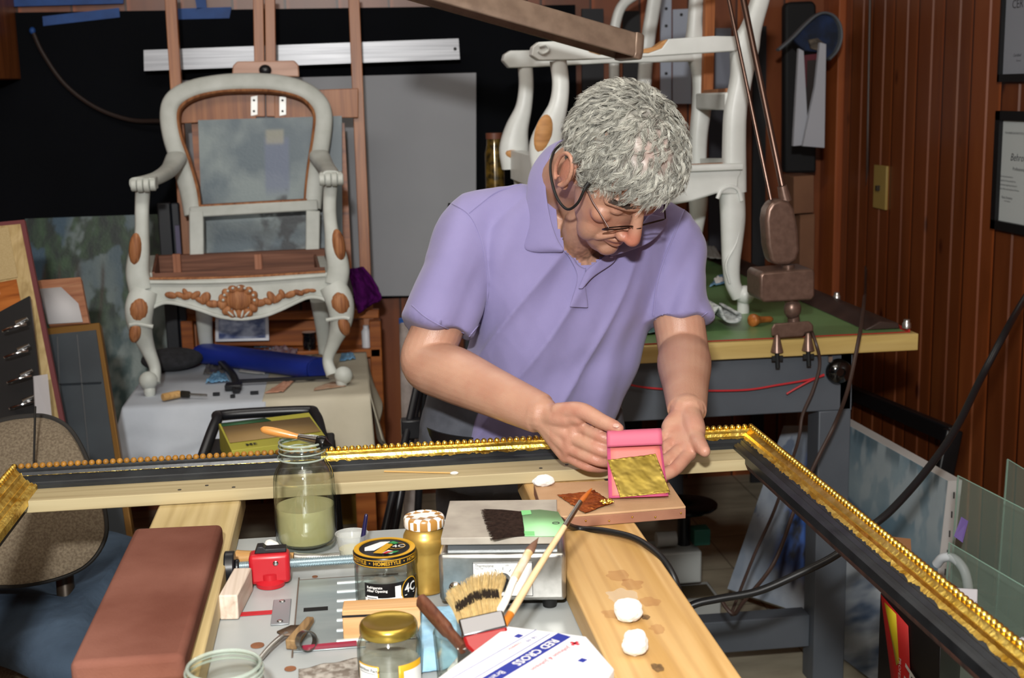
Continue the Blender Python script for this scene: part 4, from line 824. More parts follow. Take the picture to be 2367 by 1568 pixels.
# ---- hair
gm = vcol('grey_hair', .45, spec=.6)
cap_ = MB(HD); cap_.ball((-.010, -.014, .045), (.088, .105, .097), u=64, w=48); cap_.ball((-.008, .036, .066), (.064, .053, .053), u=40, w=28); hme = fuse(cap_, .004, 3)
A = coords(hme); inv = np.array(HD.inverted()); L3 = A@inv[:3, :3].T+inv[:3, 3]
def hairline(L):
    """positive where hair grows: above a line from the forehead over the temples and round behind the ears"""
    x, y, z = abs(L[0]+.003), L[1], L[2]; side = sst(.03, .07, x)
    lo = .078*(1-side)+side*(.045 if y > .035 else (.010 if y > .010 else (-.030 if y < -.02 else .034)))
    lo = .061*(1-side)+side*np.interp(y, [-.12, -.045, -.035, .005, .012, .03, .055, .09], [-.05, -.05, .030, .034, -.012, .0, .050, .072]); return z-lo
hl_ = np.array([hairline(l) for l in L3]); nn_ = np.array([noise.fractal(V(l)*38, 1, 2, 4) for l in L3]); N3 = normals(hme)
A = A+N3*(np.clip(nn_, -1, 1)*.006-np.clip(.012-hl_, 0, .05)[:, None][:, 0]*1.15 )[:, None]; setco(hme, A)
g = np.clip(.5+.5*nn_, 0, 1)[:, None]; col = np.array(lin('#6d6c66')[:3])*(1-g)+np.array(lin('#a9a9a1')[:3])*g
top = np.exp(-(((L3-np.array((0, .055, .125)))/np.array((.045, .05, .05)))**2).sum(1))[:, None]*.6; col = col*(1-top)+np.array(lin('#b58f86')[:3])*top
setcol(hme, col)
bm = bmesh.new(); bm.from_mesh(hme); bm.verts.ensure_lookup_table(); bmesh.ops.delete(bm, geom=[v for v, q in zip(bm.verts, hl_) if q < -.012], context='VERTS'); bm.to_mesh(hme); bm.free()
hair = addmesh(hme, 'hair', gm, man)
rnd = random.Random(11); RS = np.random.RandomState(3)
def strands(name, P, Rr, cols, m, parent):
    """many fine three-sided hairs as one mesh: P (n, k, 3) points, Rr (n, k) radii, cols (n, 3)"""
    n, k = P.shape[:2]; T = np.gradient(P, axis=1); T /= np.linalg.norm(T, axis=2, keepdims=True)+1e-9; ref = np.array([.31, .52, .79]); U_ = np.cross(T, ref); U_ /= np.linalg.norm(U_, axis=2, keepdims=True)+1e-9; W_ = np.cross(T, U_)
    A_ = np.array([0, 2*pi/3, 4*pi/3]); Q = P[:, :, None, :]+Rr[:, :, None, None]*(np.cos(A_)[None, None, :, None]*U_[:, :, None, :]+np.sin(A_)[None, None, :, None]*W_[:, :, None, :])
    vs = Q.reshape(-1, 3); b = (np.arange(n)[:, None, None]*k+np.arange(k-1)[None, :, None])*3; jj = np.arange(3)[None, None, :]; j2 = (jj+1) % 3
    F_ = np.stack([b+jj, b+j2, b+3+j2, b+3+jj], -1).reshape(-1, 4); me = bpy.data.meshes.new(name); me.vertices.add(len(vs)); me.vertices.foreach_set('co', vs.astype(np.float32).ravel())
    me.loops.add(F_.size); me.loops.foreach_set('vertex_index', F_.astype(np.int32).ravel()); me.polygons.add(len(F_)); me.polygons.foreach_set('loop_start', np.arange(0, F_.size, 4, dtype=np.int32)); me.update(calc_edges=True)
    if cols is not None: setcol(me, np.repeat(cols, k*3, axis=0))
    return addmesh(me, name, m, parent)
PS, RSs, CS = [], [], []; made = tries = 0; K = 10; tt = np.linspace(0, 1, K); H3 = HD.to_3x3()
while made < 1500 and tries < 30000:
    tries += 1; a, b = rnd.uniform(0, 2*pi), rnd.uniform(-.55, 1); s_ = sqrt(1-b*b); n = V((s_*cos(a), s_*sin(a), b)); p = V((n.x*.089-.010, n.y*.105-.013, n.z*.094+.045))
    if p.y > .03: p.y += .008*sst(.03, .07, p.y)
    if hairline(p) < .003+.006*rnd.random(): continue
    if ((p.x)/.04)**2+((p.y-.055)/.04)**2 < 1 and p.z > .10 and rnd.random() < .5: continue
    nl = np.array(H3@V((n.x/.082, n.y/.103, n.z/.094)).normalized()); fl = V((.45+p.x*4+rnd.uniform(-.5, .5), .35+rnd.uniform(-.6, .6)+p.y*3, -.55+rnd.uniform(-.35, .35))); fl = np.array(H3@fl)
    fl = fl-nl*(fl@nl); fl /= np.linalg.norm(fl); sd = np.cross(nl, fl); root = np.array(HD@p); ln = rnd.uniform(.026, .042)*(1 if p.z > .05 else .6)
    m = 16; ph = rnd.uniform(0, 6.28); turns = rnd.uniform(.5, 1.25); rad = rnd.uniform(.003, .0075); br = rnd.random(); o1 = (RS.randn(m, 1)*fl+RS.randn(m, 1)*sd)*.0019; dl = RS.uniform(.75, 1.12, (m, 1)); t_ = tt[None, :]*dl; aa = ph+turns*2*pi*t_+RS.randn(m, 1)*.22
    hgt = .0015+.0105*np.sin(np.minimum(1, t_*1.15)*pi*.66)*(ln/.04)
    P_ = root+o1[:, None, :]*(1-.45*t_[:, :, None])+nl*hgt[:, :, None]+fl*(ln*t_*.9)[:, :, None]+(sd*np.cos(aa)[:, :, None]+nl*(np.sin(aa)*.55)[:, :, None])*(rad*t_)[:, :, None]
    P_ += RS.randn(m, 1, 3)*.0012*tt[None, :, None]**2; PS.append(P_); RSs.append(np.repeat((.00030-.00018*tt**2)[None, :], m, 0)*RS.uniform(.75, 1.15, (m, 1)))
    g_ = np.clip(0.10+.60*br+RS.uniform(-.22, .38, m), 0, 1)[:, None]; CS.append(np.array(lin('#5b5a54')[:3])*(1-g_)+np.array(lin('#e6e5da')[:3])*g_); made += 1
strands('curls', np.concatenate(PS), np.concatenate(RSs), np.concatenate(CS), gm, hair)
# eyebrows
rnd = random.Random(5)
for s in (-1, 1):
    mb = MB(HD)
    for k in range(320):
        t = rnd.random(); x = .014+.040*t; y = .0935-.0052*(t*2.1)**2*.9-.002; z = .027+.006*sin(t*2.6)+rnd.uniform(-.004, .0035); p = V((s*x, y+.002, z)); mb.tube([p, p+V((s*.004, .003, .001)), p+V((s*.008, .0025-.003*t, -.001))], [.00045, .00045, .0002], 3, cap=False)
    mb.build('eyebrow', mat('dark_eyebrow', '#352822', .6), body, smooth=0, fix=False)
# ---- glasses
wire = mat('dark_wire', '#2a1b17', .3, .7); g_ = MB(HD)
gl = thing('eyeglasses', 'thin dark wire eyeglasses', 'glasses', man['_abs']); 
for k_ in ('label', 'category'): del gl[k_]
gl.parent = man; gl.location = (0, 0, 0)
GY, GZ = .104, -.006
for s in (-1, 1):
    P = []
    for k in range(37):
        a = 2*pi*k/36; x = s*.034+.0245*copysign(abs(cos(a))**.75, cos(a)); z = GZ+.0165*copysign(abs(sin(a))**.75, sin(a))-.010; P.append(HD@V((x, GY+.004-abs(x)*.10-(GZ-z)*.55, z)))
    m2 = MB(); m2.tube(P, .0013, 8); rim = m2.build('rim', wire, gl)
    m2 = MB(); m2.f([m2.v(p) for p in P[:-1]]); m2.build('lens', mat('lens_glass', '#dfe4ea', .03, alpha=.18), rim)
    h0 = HD@V((s*.0585, GY-.002, GZ)); h1 = HD@V((s*.074, .05, .008)); h2 = HD@V((s*.079, .008, .020)); h3 = HD@V((s*.080, -.012, .018))
    m2 = MB(); m2.tube(cat([h0, h0.lerp(h1, .5), h1, h2, h3], 5), .0013, 8); m2.build('temple', wire, gl)
m2 = MB(); m2.tube(cat([HD@V((-.0105, GY+.003, GZ-.006)), HD@V((0, GY+.008, GZ-.001)), HD@V((.0105, GY+.003, GZ-.006))], 5), .0009, 8); m2.build('bridge', wire, gl)
cordk = mat('neck_cord', '#121212', .6)
m2 = MB(); m2.tube(cat([pd(1357, 428, 2.112), pd(1350, 440, 2.11), pd(1335, 470, 2.125), pd(1312, 484, 2.15), pd(1290, 462, 2.18), pd(1277, 425, 2.215), pd(1272, 385, 2.25), pd(1280, 352, 2.30), pd(1296, 334, 2.36)], 8), .0024, 10); m2.build('neck_cord', cordk, gl)
m2 = MB(); m2.cyl(pd(1361, 422, 2.108), pd(1352, 434, 2.11), .0034, seg=10); m2.build('cord_slider', cordk, gl)
# ---- polo shirt
lav = mat('lavender_pique', '#7f78a4', .85, 0, '#8a83b0', 5, bump=.35, bscale=900, bdist=.0008, sheen=.15)
mb = MB(); torso(mb, .0, 1)
C1 = S1.lerp(E1, .75); C2 = S2.lerp(E2, .76)
limb(mb, [NB.lerp(S1, .45)+V((0, 0, -.015)), S1+V((0, 0, .004)), S1.lerp(E1, .3)+_R*-.004], [(.052, .052), (.057, .057), (.062, .062)], 6, 28)
limb(mb, [NB.lerp(S2, .45)+V((0, 0, -.015)), S2+V((0, 0, .004)), S2.lerp(E2, .3)], [(.052, .052), (.057, .057), (.060, .060)], 6, 28)
mb.tube([tuple(q[:3]) for q in cat([S1, S1.lerp(E1, .3), S1.lerp(E1, .55), C1], 6)], [.058+.0005*k for k in range(19)], 32)
mb.tube([tuple(q[:3]) for q in cat([S2, S2.lerp(E2, .3), S2.lerp(E2, .55), C2], 6)], [.057+.0003*k for k in range(19)], 32)
sme = fuse(mb, .0045, 12, .5)
A = coords(sme); N3 = normals(sme); pj = np.array([proj(a) for a in A])
# gathered folds: from the armpits down across the belly, and hanging verticals
disp = np.zeros(len(A))
for i, (x, y, dd) in enumerate(pj):
    u = (x-1000)/500; v = (y-400)/600
    a = noise.noise(V((x*.011+y*.0035, y*.0016, 3)))*.016+noise.noise(V((x*.006+y*.010, (x-y)*.0018, 7)))*.009
    w = sst(420, 640, y); w2 = noise.noise(V((x*.020+y*.007, y*.003, 11)))*.010*w
    w3 = .006*noise.noise(V((x*.004+y*.016, x*.002, 21)))*sst(760, 900, y)
    rg = (1-abs(noise.noise(V((x*.0085+y*.0045, y*.0018-x*.0006, 31)))))**4*.011+(1-abs(noise.noise(V(((x-y*.55)*.012, (x+y)*.002, 41)))))**5*.0015*sst(560, 760, y)
    disp[i] = a*(.35+.65*w)+w2+w3+rg*(.3+.7*w)
A = A+N3*disp[:, None]; setco(sme, A)
# neck opening: cut a vee through the front of the cloth
from mathutils.geometry import intersect_point_tri_2d
def inpoly(x, y, poly):
    c = False; n = len(poly); j = n-1
    for i in range(n):
        xi, yi = poly[i]; xj, yj = poly[j]
        if (yi > y) != (yj > y) and x < (xj-xi)*(y-yi)/(yj-yi)+xi: c = not c
        j = i
    return c
vee = [(1268, 300), (1280, 420), (1292, 520), (1312, 582), (1352, 612), (1378, 600), (1420, 560), (1460, 470), (1450, 300)]
bm = bmesh.new(); bm.from_mesh(sme); bm.verts.ensure_lookup_table(); dl = []
for v in bm.verts:
    x, y, d_ = proj(v.co)
    if d_ < 2.42 and inpoly(x, y, vee): dl.append(v)
bmesh.ops.delete(bm, geom=dl, context='VERTS'); bm.to_mesh(sme); bm.free()
shirt = addmesh(sme, 'polo_shirt', lav, man)
from mathutils.bvhtree import BVHTree
def bvh_of(me, off): return BVHTree.FromPolygons([V(v.co)+V(off) for v in me.vertices], [tuple(p.vertices) for p in me.polygons])
SB = bvh_of(sme, man['_abs'])
def on_shirt(x, y, lift=.003):
    h = SB.ray_cast(CAMP, ray(x, y).normalized())
    return (h[0]-ray(x, y).normalized()*lift) if h[0] is not None else None
def drape(poly_rows, lift, name, m, parent, thick=.003):
    mb = MB(); R = []
    for row in poly_rows:
        pts = []
        for q in row:
            p = on_shirt(q[0], q[1], lift if len(q) < 3 else q[2]); pts.append(p if p is not None else pd(q[0], q[1], 2.31))
        R.append(pts)
    mb.loft(R, closed=False, cap=False); return mb.build(name, m, parent, smooth=60, solid=thick, subsurf=1)
def curve_rows(L, Rr, n):   # rows between two image polylines
    a = cat([q+(0,) if len(q) < 3 else q for q in L], 8); b = cat([q+(0,) if len(q) < 3 else q for q in Rr], 8); m = min(len(a), len(b))
    return [[(a[i][0]+(b[i][0]-a[i][0])*j/n, a[i][1]+(b[i][1]-a[i][1])*j/n) for j in range(n+1)] for i in range(m)]
# collar: standing band at the neck turned over into a flap, given as 3-D rails
def rails(inner, outer, name, n=5, thick=.0035):
    a = cat([tuple(p) for p in inner], 7); b = cat([tuple(p) for p in outer], 7); mb = MB()
    mb.loft([[V(p).lerp(V(q), j/n)+Cc*(.005*sin(pi*j/n)) for j in range(n+1)] for p, q in zip(a, b)], closed=False, cap=False); return mb.build(name, lav, shirt, smooth=60, solid=thick, subsurf=1)
inn = [pd(1318, 318, 2.44), pd(1290, 332, 2.385), pd(1268, 372, 2.335), pd(1262, 430, 2.30), pd(1272, 500, 2.285), pd(1288, 550, 2.285), pd(1302, 575, 2.29)]
out = [pd(1300, 326, 2.46), pd(1262, 345, 2.40), pd(1226, 395, 2.365), pd(1216, 455, 2.335), pd(1214, 520, 2.315), pd(1214, 578, 2.305), pd(1302, 583, 2.295)]
rails(inn, out, 'collar')
inn = [pd(1500, 495, 2.345), pd(1485, 515, 2.33), pd(1455, 545, 2.305), pd(1420, 572, 2.295), pd(1402, 582, 2.292)]
out = [pd(1545, 505, 2.375), pd(1530, 535, 2.35), pd(1500, 562, 2.31), pd(1455, 580, 2.298), pd(1412, 592, 2.293)]
rails(inn, out, 'collar')
# placket turned open below the vee
drape(curve_rows([(1302, 578), (1318, 600), (1334, 640), (1322, 690), (1316, 710)], [(1312, 590), (1352, 612), (1352, 650), (1358, 690), (1360, 712)], 4), .006, 'placket', lav, shirt)
drape(curve_rows([(1418, 575), (1390, 598), (1356, 625), (1336, 668)], [(1424, 580), (1420, 606), (1372, 640), (1346, 668)], 4), .012, 'placket_flap', lav, shirt)
def seam(pts, name='seam', r=.0016, lift=.0008):
    P = [on_shirt(q[0], q[1], lift) for q in cat([(x, y, 0) for x, y in pts], 8)]; P = [p for p in P if p is not None]
    mb = MB(); mb.tube(P, r, 6); mb.build(name, lav, shirt)
seam([(1082, 494), (1112, 470), (1150, 443), (1212, 424)]); seam([(1040, 468), (1082, 494), (1108, 540), (1122, 600), (1128, 660), (1118, 730), (1085, 778)]); seam([(1585, 478), (1560, 540), (1535, 600), (1518, 660), (1510, 730)])
seam([(952, 706), (985, 734), (1030, 758), (1072, 770)], 'cuff_stitch', .0012); seam([(1515, 738), (1560, 745), (1610, 738), (1636, 722)], 'cuff_stitch', .0012)
mb = MB(); p = on_shirt(1413, 594, .016); mb.ball(p, (.004, .004, .002), u=12, w=6); mb.build('button', mat('lilac_button', '#b5abd0', .3), shirt)
# ---- trousers, belt, shoes
tr = mat('grey_denim', '#474a52', .85, 0, '#545760', 30, bump=.3, bscale=700, bdist=.001)
mb = MB(); hipc = [(pd(1212, 1100, 2.61), .190, .135), (pd(1212, 1040, 2.605), .200, .138), (pd(1214, 980, 2.60), .198, .136), (pd(1216, 925, 2.59), .186, .130), (pd(1218, 885, 2.58), .178, .126)]
mb.loft([ring(P, ax, -_F.cross(ax).cross(ax) if False else V((_F.x, _F.y, 0)).normalized(), hw+.014, hd, 48) for P, hw, hd in hipc])
for (a, k), foot in zip(hips, FOOT):
    kn = V((k.x, k.y, .50)); limb(mb, [a+V((0, 0, .03)), a.lerp(kn, .3), a.lerp(kn, .7), kn, kn.lerp(foot, .5), foot+V((0, 0, -.01))], [.100, .100, .085, .078, .072, .068], 6, 28)
tme = fuse(mb, .006, 8)
A = coords(tme); N3 = normals(tme); A = A+N3*(vnoise(A, 9, 3, (1, 1, .6))*.008+vnoise(A, 30, 5)*.002)[:, None]; setco(tme, A)
trs = addmesh(tme, 'trousers', tr, man)
TB = bvh_of(tme, man['_abs'])
def on_tr(x, y, lift=.001):
    h = TB.ray_cast(CAMP, ray(x, y).normalized()); return None if h[0] is None else h[0]-ray(x, y).normalized()*lift
for pts in ([(990, 895), (975, 930), (958, 985), (962, 1030)], [(1432, 935), (1448, 965), (1460, 1000)]):
    P = [on_tr(q[0], q[1]) for q in cat([(x, y, 0) for x, y in pts], 6)]; P = [p for p in P if p is not None]
    if len(P) > 2: mb = MB(); mb.tube(P, .0012, 6); mb.build('pocket_seam', mat('denim_stitch', '#7d828c', .8), trs)
P0 = pd(1214, 992, 2.60); fw = V((_F.x, _F.y, 0)).normalized(); rr = ring(P0, ax, fw, .205, .143, 64); rr2 = ring(P0, ax, fw, .201, .139, 64); mb = MB(); h = V((0, 0, .017))
mb.loft([[p-h for p in rr], [p+h for p in rr], [p+h for p in rr2], [p-h for p in rr2], [p-h for p in rr]], cap=False); mb.build('belt', mat('black_leather', '#101012', .35), man)
mb = MB(); bk = pd(1232, 1008, 2.455); mb.T = frame(bk, ax, None, -fw); mb.box((-.022, -.016, -.002), (.022, .016, .002)); mb.build('buckle', chrome, bpy.data.objects['belt'], bevel=.002)
for foot in FOOT:
    mb = MB(); mb.T = TR(foot.x, foot.y, 0)@RZ(atan2(-fw.y, -fw.x)); 
    mb.loft([[(x, y*w_, z) for x, y in ((-.08, -.7), (-.09, 0), (-.08, .7), (.02, 1), (.12, .9), (.185, .0), (.12, -.9), (.02, -1))] for z, w_ in ((.0, .045), (.03, .047), (.055, .044), (.09, .036))]); mb.build('shoe', mat('black_leather', '#101012', .35), man, subsurf=2)
# ---- the book of gold leaf
t = thing('leaf_book', 'open pink paper book of gold leaf held between the hands', 'book', pd(1475, 1150, 1.968))
pinkm = mat('pink_paper', '#c4607a', .6); pinkd = mat('pink_paper_edge', '#bd4f78', .6); orp = mat('salmon_paper', '#e67f78', .6)
bl, br_, tl, trr = pd(1407, 1152, 1.968), pd(1545, 1147, 1.968), pd(1402, 1000, 2.036), pd(1524, 994, 2.040)
bn = (br_-bl).cross(tl-bl).normalized(); bn = bn if bn.dot(Cc) > 0 else -bn
q = lambda u, v, h=0: bl.lerp(br_, u).lerp(tl.lerp(trr, u), v)+bn*(h+.004*sin(pi*v)*0)
mb = MB(); mb.sheet(lambda u, v: q(u, v), 6, 8); mb.build('book_block', pinkd, t, solid=.003)
mb = MB(); mb.sheet(lambda u, v: q(.06+.90*u, .02+.78*v, .0024), 6, 6); mb.build('page', orp, t, solid=.0006)
def flap(u, v):   # v: 0 at the top hinge, 1 at the loose lower edge
    a = v*pi*.9; return q(u, 1-.30*v*1.0+.0*v, .0035+.016*sin(a)+.003*v)+(tl-bl).normalized()*(.004*sin(a))
mb = MB(); mb.sheet(flap, 12, 16); mb.build('turned_page', pinkm, t, solid=.0006, smooth=80)
lc = [pd(1433, 1153, 1.9655), pd(1549, 1141, 1.967), pd(1515, 1052, 2.008), pd(1404, 1066, 2.004)]
goldl = mat('gold_leaf_sheet', '#a8934a', .5, 1, '#97823a', 30, bump=.2, bscale=60, bdist=.0015)
mb = MB(); 
def lf(u, v):
    p = lc[0].lerp(lc[1], u).lerp(lc[3].lerp(lc[2], u), v); e = min(u, v, 1-u, 1-v); z = .0035+.0011*noise.fractal(V((u*3+v*1.2, v*2.2-u, 3)), 1, 2, 3)+(.0009*noise.noise(V((u*14, v*14, 5))) if e < .04 else 0); return p+bn*z
mb.sheet(lf, 70, 70); mb.build('gold_leaf', goldl, t, solid=.0002, smooth=60)
# ================================================================ ARMCHAIRS
wht = mat('white_primer', '#c0c4bf', .5, 0, '#b0b4ae', 14, bump=.15, bscale=60)
wht2 = mat('white_enamel', '#d3d6d4', .38, 0, '#c6c9c6', 10)
barew = wood('bare_carving', '#6e4025', '#96613c', '#ab7850', 2, 3, .65, False)
innerw = wood('raw_seat_rail', '#4c2b1d', '#6c4330', '#825743', 0, 2.5, .6, False)
def PY(pts, Y): return [pY(p[0], p[1], Y if len(p) < 3 else p[2]) for p in pts]
def bar(mb, pts, Y, rad, n=5, seg=18, sq=.7, up=(0, 1, 0)):
    """a carved member: swept along traced points with a rounded rectangular section (half width, half depth)"""
    k = [tuple(p)+(r if hasattr(r, '__len__') else (r, r)) for p, r in zip(PY(pts, Y), rad)]; S = cat(k, n)
    mb.tube([q[:3] for q in S], [(q[4], q[3]) for q in S], seg, sq=sq, up=up)
def plate(mb, pts, Y, th): 
    P = PY(pts, Y); mb.loft([P, [p+V((0, th, 0)) for p in P]])
def leafm(mb, x, y, Y, w, h, ang, d=.008):
    c = pY(x, y, Y); k = .00131; M = Matrix.Rotation(-ang, 4, 'Y'); mb.ball(c, (w*k, d, h*k), M, u=12, w=8)
# ---------- left, facing the viewer
FY = 3.93
t = thing('armchair', 'white primed armchair frame facing forward with bare carved flowers on the seat rail', 'armchair', pY(568, 905, FY+.2), 'armchair frames'); t['group'] = 'carved armchair frames'
def back_y(y): return 4.40+(500-y)/320*.10
loop = [(447, 497), (436, 440), (418, 380), (398, 318), (391, 262), (404, 228), (445, 206), (505, 194), (570, 190), (638, 193), (698, 208), (735, 235), (748, 268), (744, 320), (734, 378), (727, 430), (722, 482)]
mb = MB(); bar(mb, [(x, y, back_y(y)) for x, y in loop], 0, [(.030, .020)]*len(loop), 5, 18); mb.build('back_frame', wht, t)
inner = [(463, 488), (458, 440), (440, 375), (419, 315), (413, 268), (424, 244), (455, 226), (508, 214), (570, 211), (634, 213), (690, 226), (716, 246), (727, 272), (723, 320), (714, 378), (708, 430), (705, 478)]
mb = MB(); bar(mb, [(x, y, back_y(y)+.004) for x, y in inner], 0, [(.006, .021)]*len(inner), 5, 10); mb.build('bare_edge', barew, t)
mb = MB(); mb.beam(pY(440, 490, 4.40), pY(735, 473, 4.40), .045, .036, (0, 0, 1)); mb.build('back_rail', wht, t, bevel=.005)
mb = MB(); mb.beam(pY(462, 477, 4.395), pY(710, 463, 4.395), .03, .010, (0, 0, 1)); mb.build('bare_edge', barew, t)
for x0, x1 in ((455, 457), (724, 722)):
    mb = MB(); mb.beam(pY(x0, 488, 4.40), pY(x1, 625, 4.37), .046, .05, (0, 1, 0)); mb.build('back_post', wht, t, bevel=.004)
for s, path, hnd in ((-1, [(408, 366, 4.41), (392, 392, 4.30), (370, 408, 4.12), (345, 418, 3.98), (318, 424, 3.90)], (331, 431)), (1, [(738, 362, 4.41), (752, 385, 4.30), (762, 398, 4.12), (764, 404, 3.98), (765, 408, 3.90)], (765, 418))):
    mb = MB(); bar(mb, path, 0, [(.034, .024), (.028, .02), (.026, .018), (.026, .018), (.026, .018)], 5, 16, .7, (0, 0, 1)); a = mb.build('arm', wht, t)
    c = pY(hnd[0], hnd[1], 3.90); mb = MB()
    for k in range(4): mb.cyl(c+V((-.034+.018*k, -.0, .004)), c+V((-.034+.018*k+.0165, .0, .004)), .0225-.003*abs(k-1.5), seg=18)
    mb.boxc(c+V((0, .035, .006)), (.066, .075, .036)); mb.build('scroll_grip', wht, a, bevel=.003)
    if s < 0: mb = MB(); mb.beam(pY(345, 420, 3.955), pY(366, 410, 4.1), .012, .030, (0, 0, 1)); mb.build('bare_patch', barew, a)
for s, path in ((-1, [(330, 440), (328, 490), (328, 540), (322, 585), (318, 630), (326, 668)]), (1, [(764, 428), (762, 480), (766, 530), (774, 575), (782, 620), (776, 655)])):
    mb = MB(); bar(mb, [(x, y, FY+.015) for x, y in path], 0, [(.021, .02), (.020, .02), (.021, .022), (.030, .027), (.034, .030), (.036, .03)], 6); p = mb.build('arm_post', wht, t)
    mb = MB(); leafm(mb, path[3][0]+s*9, path[3][1]-8, FY-.006, 15, 38, s*.12, .017); mb.build('bare_leaf', barew, p)
apron = [(318, 668), (330, 650), (345, 648), (480, 645), (600, 640), (750, 630), (765, 632), (780, 655), (788, 690), (770, 712), (742, 692), (715, 690), (690, 699), (650, 718), (610, 733), (560, 740), (510, 735), (465, 720), (420, 706), (385, 701), (362, 708), (335, 728), (312, 705)]
mb = MB(); plate(mb, apron, FY, .045); ap = mb.build('front_rail', wht, t, bevel=.006, seg=3)
mb = MB(); bar(mb, [(348, 652), (480, 652), (600, 647), (752, 636)], FY, [(.006, .010)]*4, 4, 10); mb.build('moulding', wht, ap)
mb = MB(); bar(mb, [(345, 644), (480, 643), (600, 638), (752, 628)], FY+.012, [(.004, .012)]*4, 4, 8); mb.build('bare_edge', barew, ap)
mb = MB(); bar(mb, [(335, 722), (362, 706), (385, 699), (420, 704), (465, 717), (510, 732), (560, 737), (610, 730), (650, 715), (690, 696), (715, 687), (745, 690), (770, 706)], FY-.002, [(.006, .008)]*13, 4, 10); mb.build('moulding', wht, ap)
for spray in ([(395, 683, 7, 13, 1.35), (415, 682, 6, 10, 1.2), (432, 684, 8, 13, 1.9), (428, 676, 5, 9, 0.4), (452, 683, 7, 12, 2.2), (462, 694, 6, 13, 1.0), (474, 690, 10, 15, 2.5), (492, 703, 8, 15, 1.5), (508, 702, 7, 10, 2.3)], [(600, 701, 8, 15, 1.7), (618, 697, 7, 11, 1.1), (628, 688, 8, 15, 0.5), (645, 688, 7, 15, 2.4), (652, 680, 6, 11, 0.4), (672, 681, 7, 14, 1.9), (690, 677, 6, 12, 1.2), (706, 674, 5, 13, 1.8), (722, 672, 4, 8, 1.5)]):
    mb = MB()
    for x, y, w_, h_, a in spray: leafm(mb, x, y, FY-.003, w_*1.15, h_*1.1, a, .007)
    mb.build('carved_leaf_spray', barew, ap)
mb = MB(); random.seed(3); leafm(mb, 552, 694, FY-.005, 30, 24, 0, .013)
for k in range(13): a = k*.483; leafm(mb, 552+38*cos(a), 698+30*sin(a), FY-.004, 10, 12, a, .010)
for k in range(5): leafm(mb, 528+12*k, 722, FY-.004, 6, 9, (k-2)*.4, .008)
sh = mb.build('carved_shell', barew, ap)
mb = MB()
for k in range(9): a = pi+k*pi/8; leafm(mb, 552+36*cos(a), 694+30*sin(a), FY-.013, 3.2, 3.2, 0, .005)
for a in (-.8, -.3, .3, .8): leafm(mb, 552+26*sin(a), 726, FY-.012, 2.5, 9, -a, .004)
mb.build('white_beads', wht, sh)
mb = MB(); mb.beam(pY(344, 622, 4.36), pY(752, 604, 4.36), .032, .085, (0, 0, 1)); mb.build('rear_rail', innerw, t)
for xa, xb in ((342, 352), (756, 742)):
    mb = MB(); mb.beam(pY(xa, 662, FY+.03), pY(xb, 618, 4.36), .03, .08, (0, 0, 1)); o = mb.build('side_rail', wht, t, bevel=.004)
    mb = MB(); q = .018 if xa < 500 else -.018; mb.beam(pY(xa, 660, FY+.05)+V((q, 0, .002)), pY(xb, 616, 4.34)+V((q, 0, .002)), .008, .076, (0, 0, 1)); mb.build('raw_inside', innerw, o)
mb = MB(); mb.beam(pY(345, 660, FY+.05), pY(752, 645, FY+.05), .010, .072, (0, 0, 1)); mb.build('raw_inside', innerw, ap)
mb = MB()
for x in (410, 598): mb.boxc(pY(x, 616, 4.335), (.024, .02, .082))
mb.build('corner_block', wood('pale_block', '#7d4a35', '#9a6449', '#a8735a', 2, 3, .6, False), t)
for s, path, ball, peg in ((-1, [(334, 672, 3.94), (322, 715, 3.925), (325, 760, 3.93), (341, 805, 3.95), (358, 850, 3.955), (356, 885, 3.935)], (343, 880), (346, 905)), (1, [(768, 660, 3.94), (786, 700, 3.925), (788, 745, 3.93), (772, 790, 3.95), (758, 832, 3.955), (768, 868, 3.935)], (794, 868), (790, 890))):
    mb = MB(); bar(mb, path, 0, [(.040, .034), (.042, .036), (.034, .031), (.022, .022), (.017, .018), (.019, .019)], 7, 20, .85); l = mb.build('front_leg', wht, t)
    b = pY(ball[0], ball[1], 3.925); mb = MB(); mb.ball(b, (.028, .024, .028)); mb.build('scroll_foot', wht, l)
    g = pY(peg[0], peg[1], 3.925); mb = MB(); mb.lathe([(0, .690), (.014, .690), (.017, .70), (.0175, .714), (.012, .724), (0, .73)], (g.x, g.y, 0), 24); mb.build('peg', wht, l)
    for (dx, dy, w_, h_) in ((s*-8+s*6, 2, 23, 30), (s*6, 52, 14, 26)): mb = MB(); leafm(mb, path[1][0]+dx+s*3, path[1][1]+dy, 3.905, w_, h_, s*.25, .022); mb.build('bare_leaf', barew, l)
    mb = MB(); q = path[1]; bar(mb, [(q[0]-26*s-s*6, q[1]+40), (q[0]+s*4, q[1]+34), (q[0]+22*s, q[1]+36)], 3.895, [(.006, .008)]*3, 4, 8); mb.build('carved_band', wht, l)
for xa, xb in ((470, 476), (737, 748)):
    mb = MB(); a, b = pY(xa, 690, 4.36), pY(xb, 800, 4.40); b.z = max(.79, b.z); c = V((b.x+.002, 4.43, .690)); S = cat([tuple(a)+(.030,), tuple(b)+(.024,), tuple(c)+(.020,)], 6); mb.tube([q[:3] for q in S], [q[3] for q in S], 14, sq=.7); mb.build('rear_leg', wht, t)
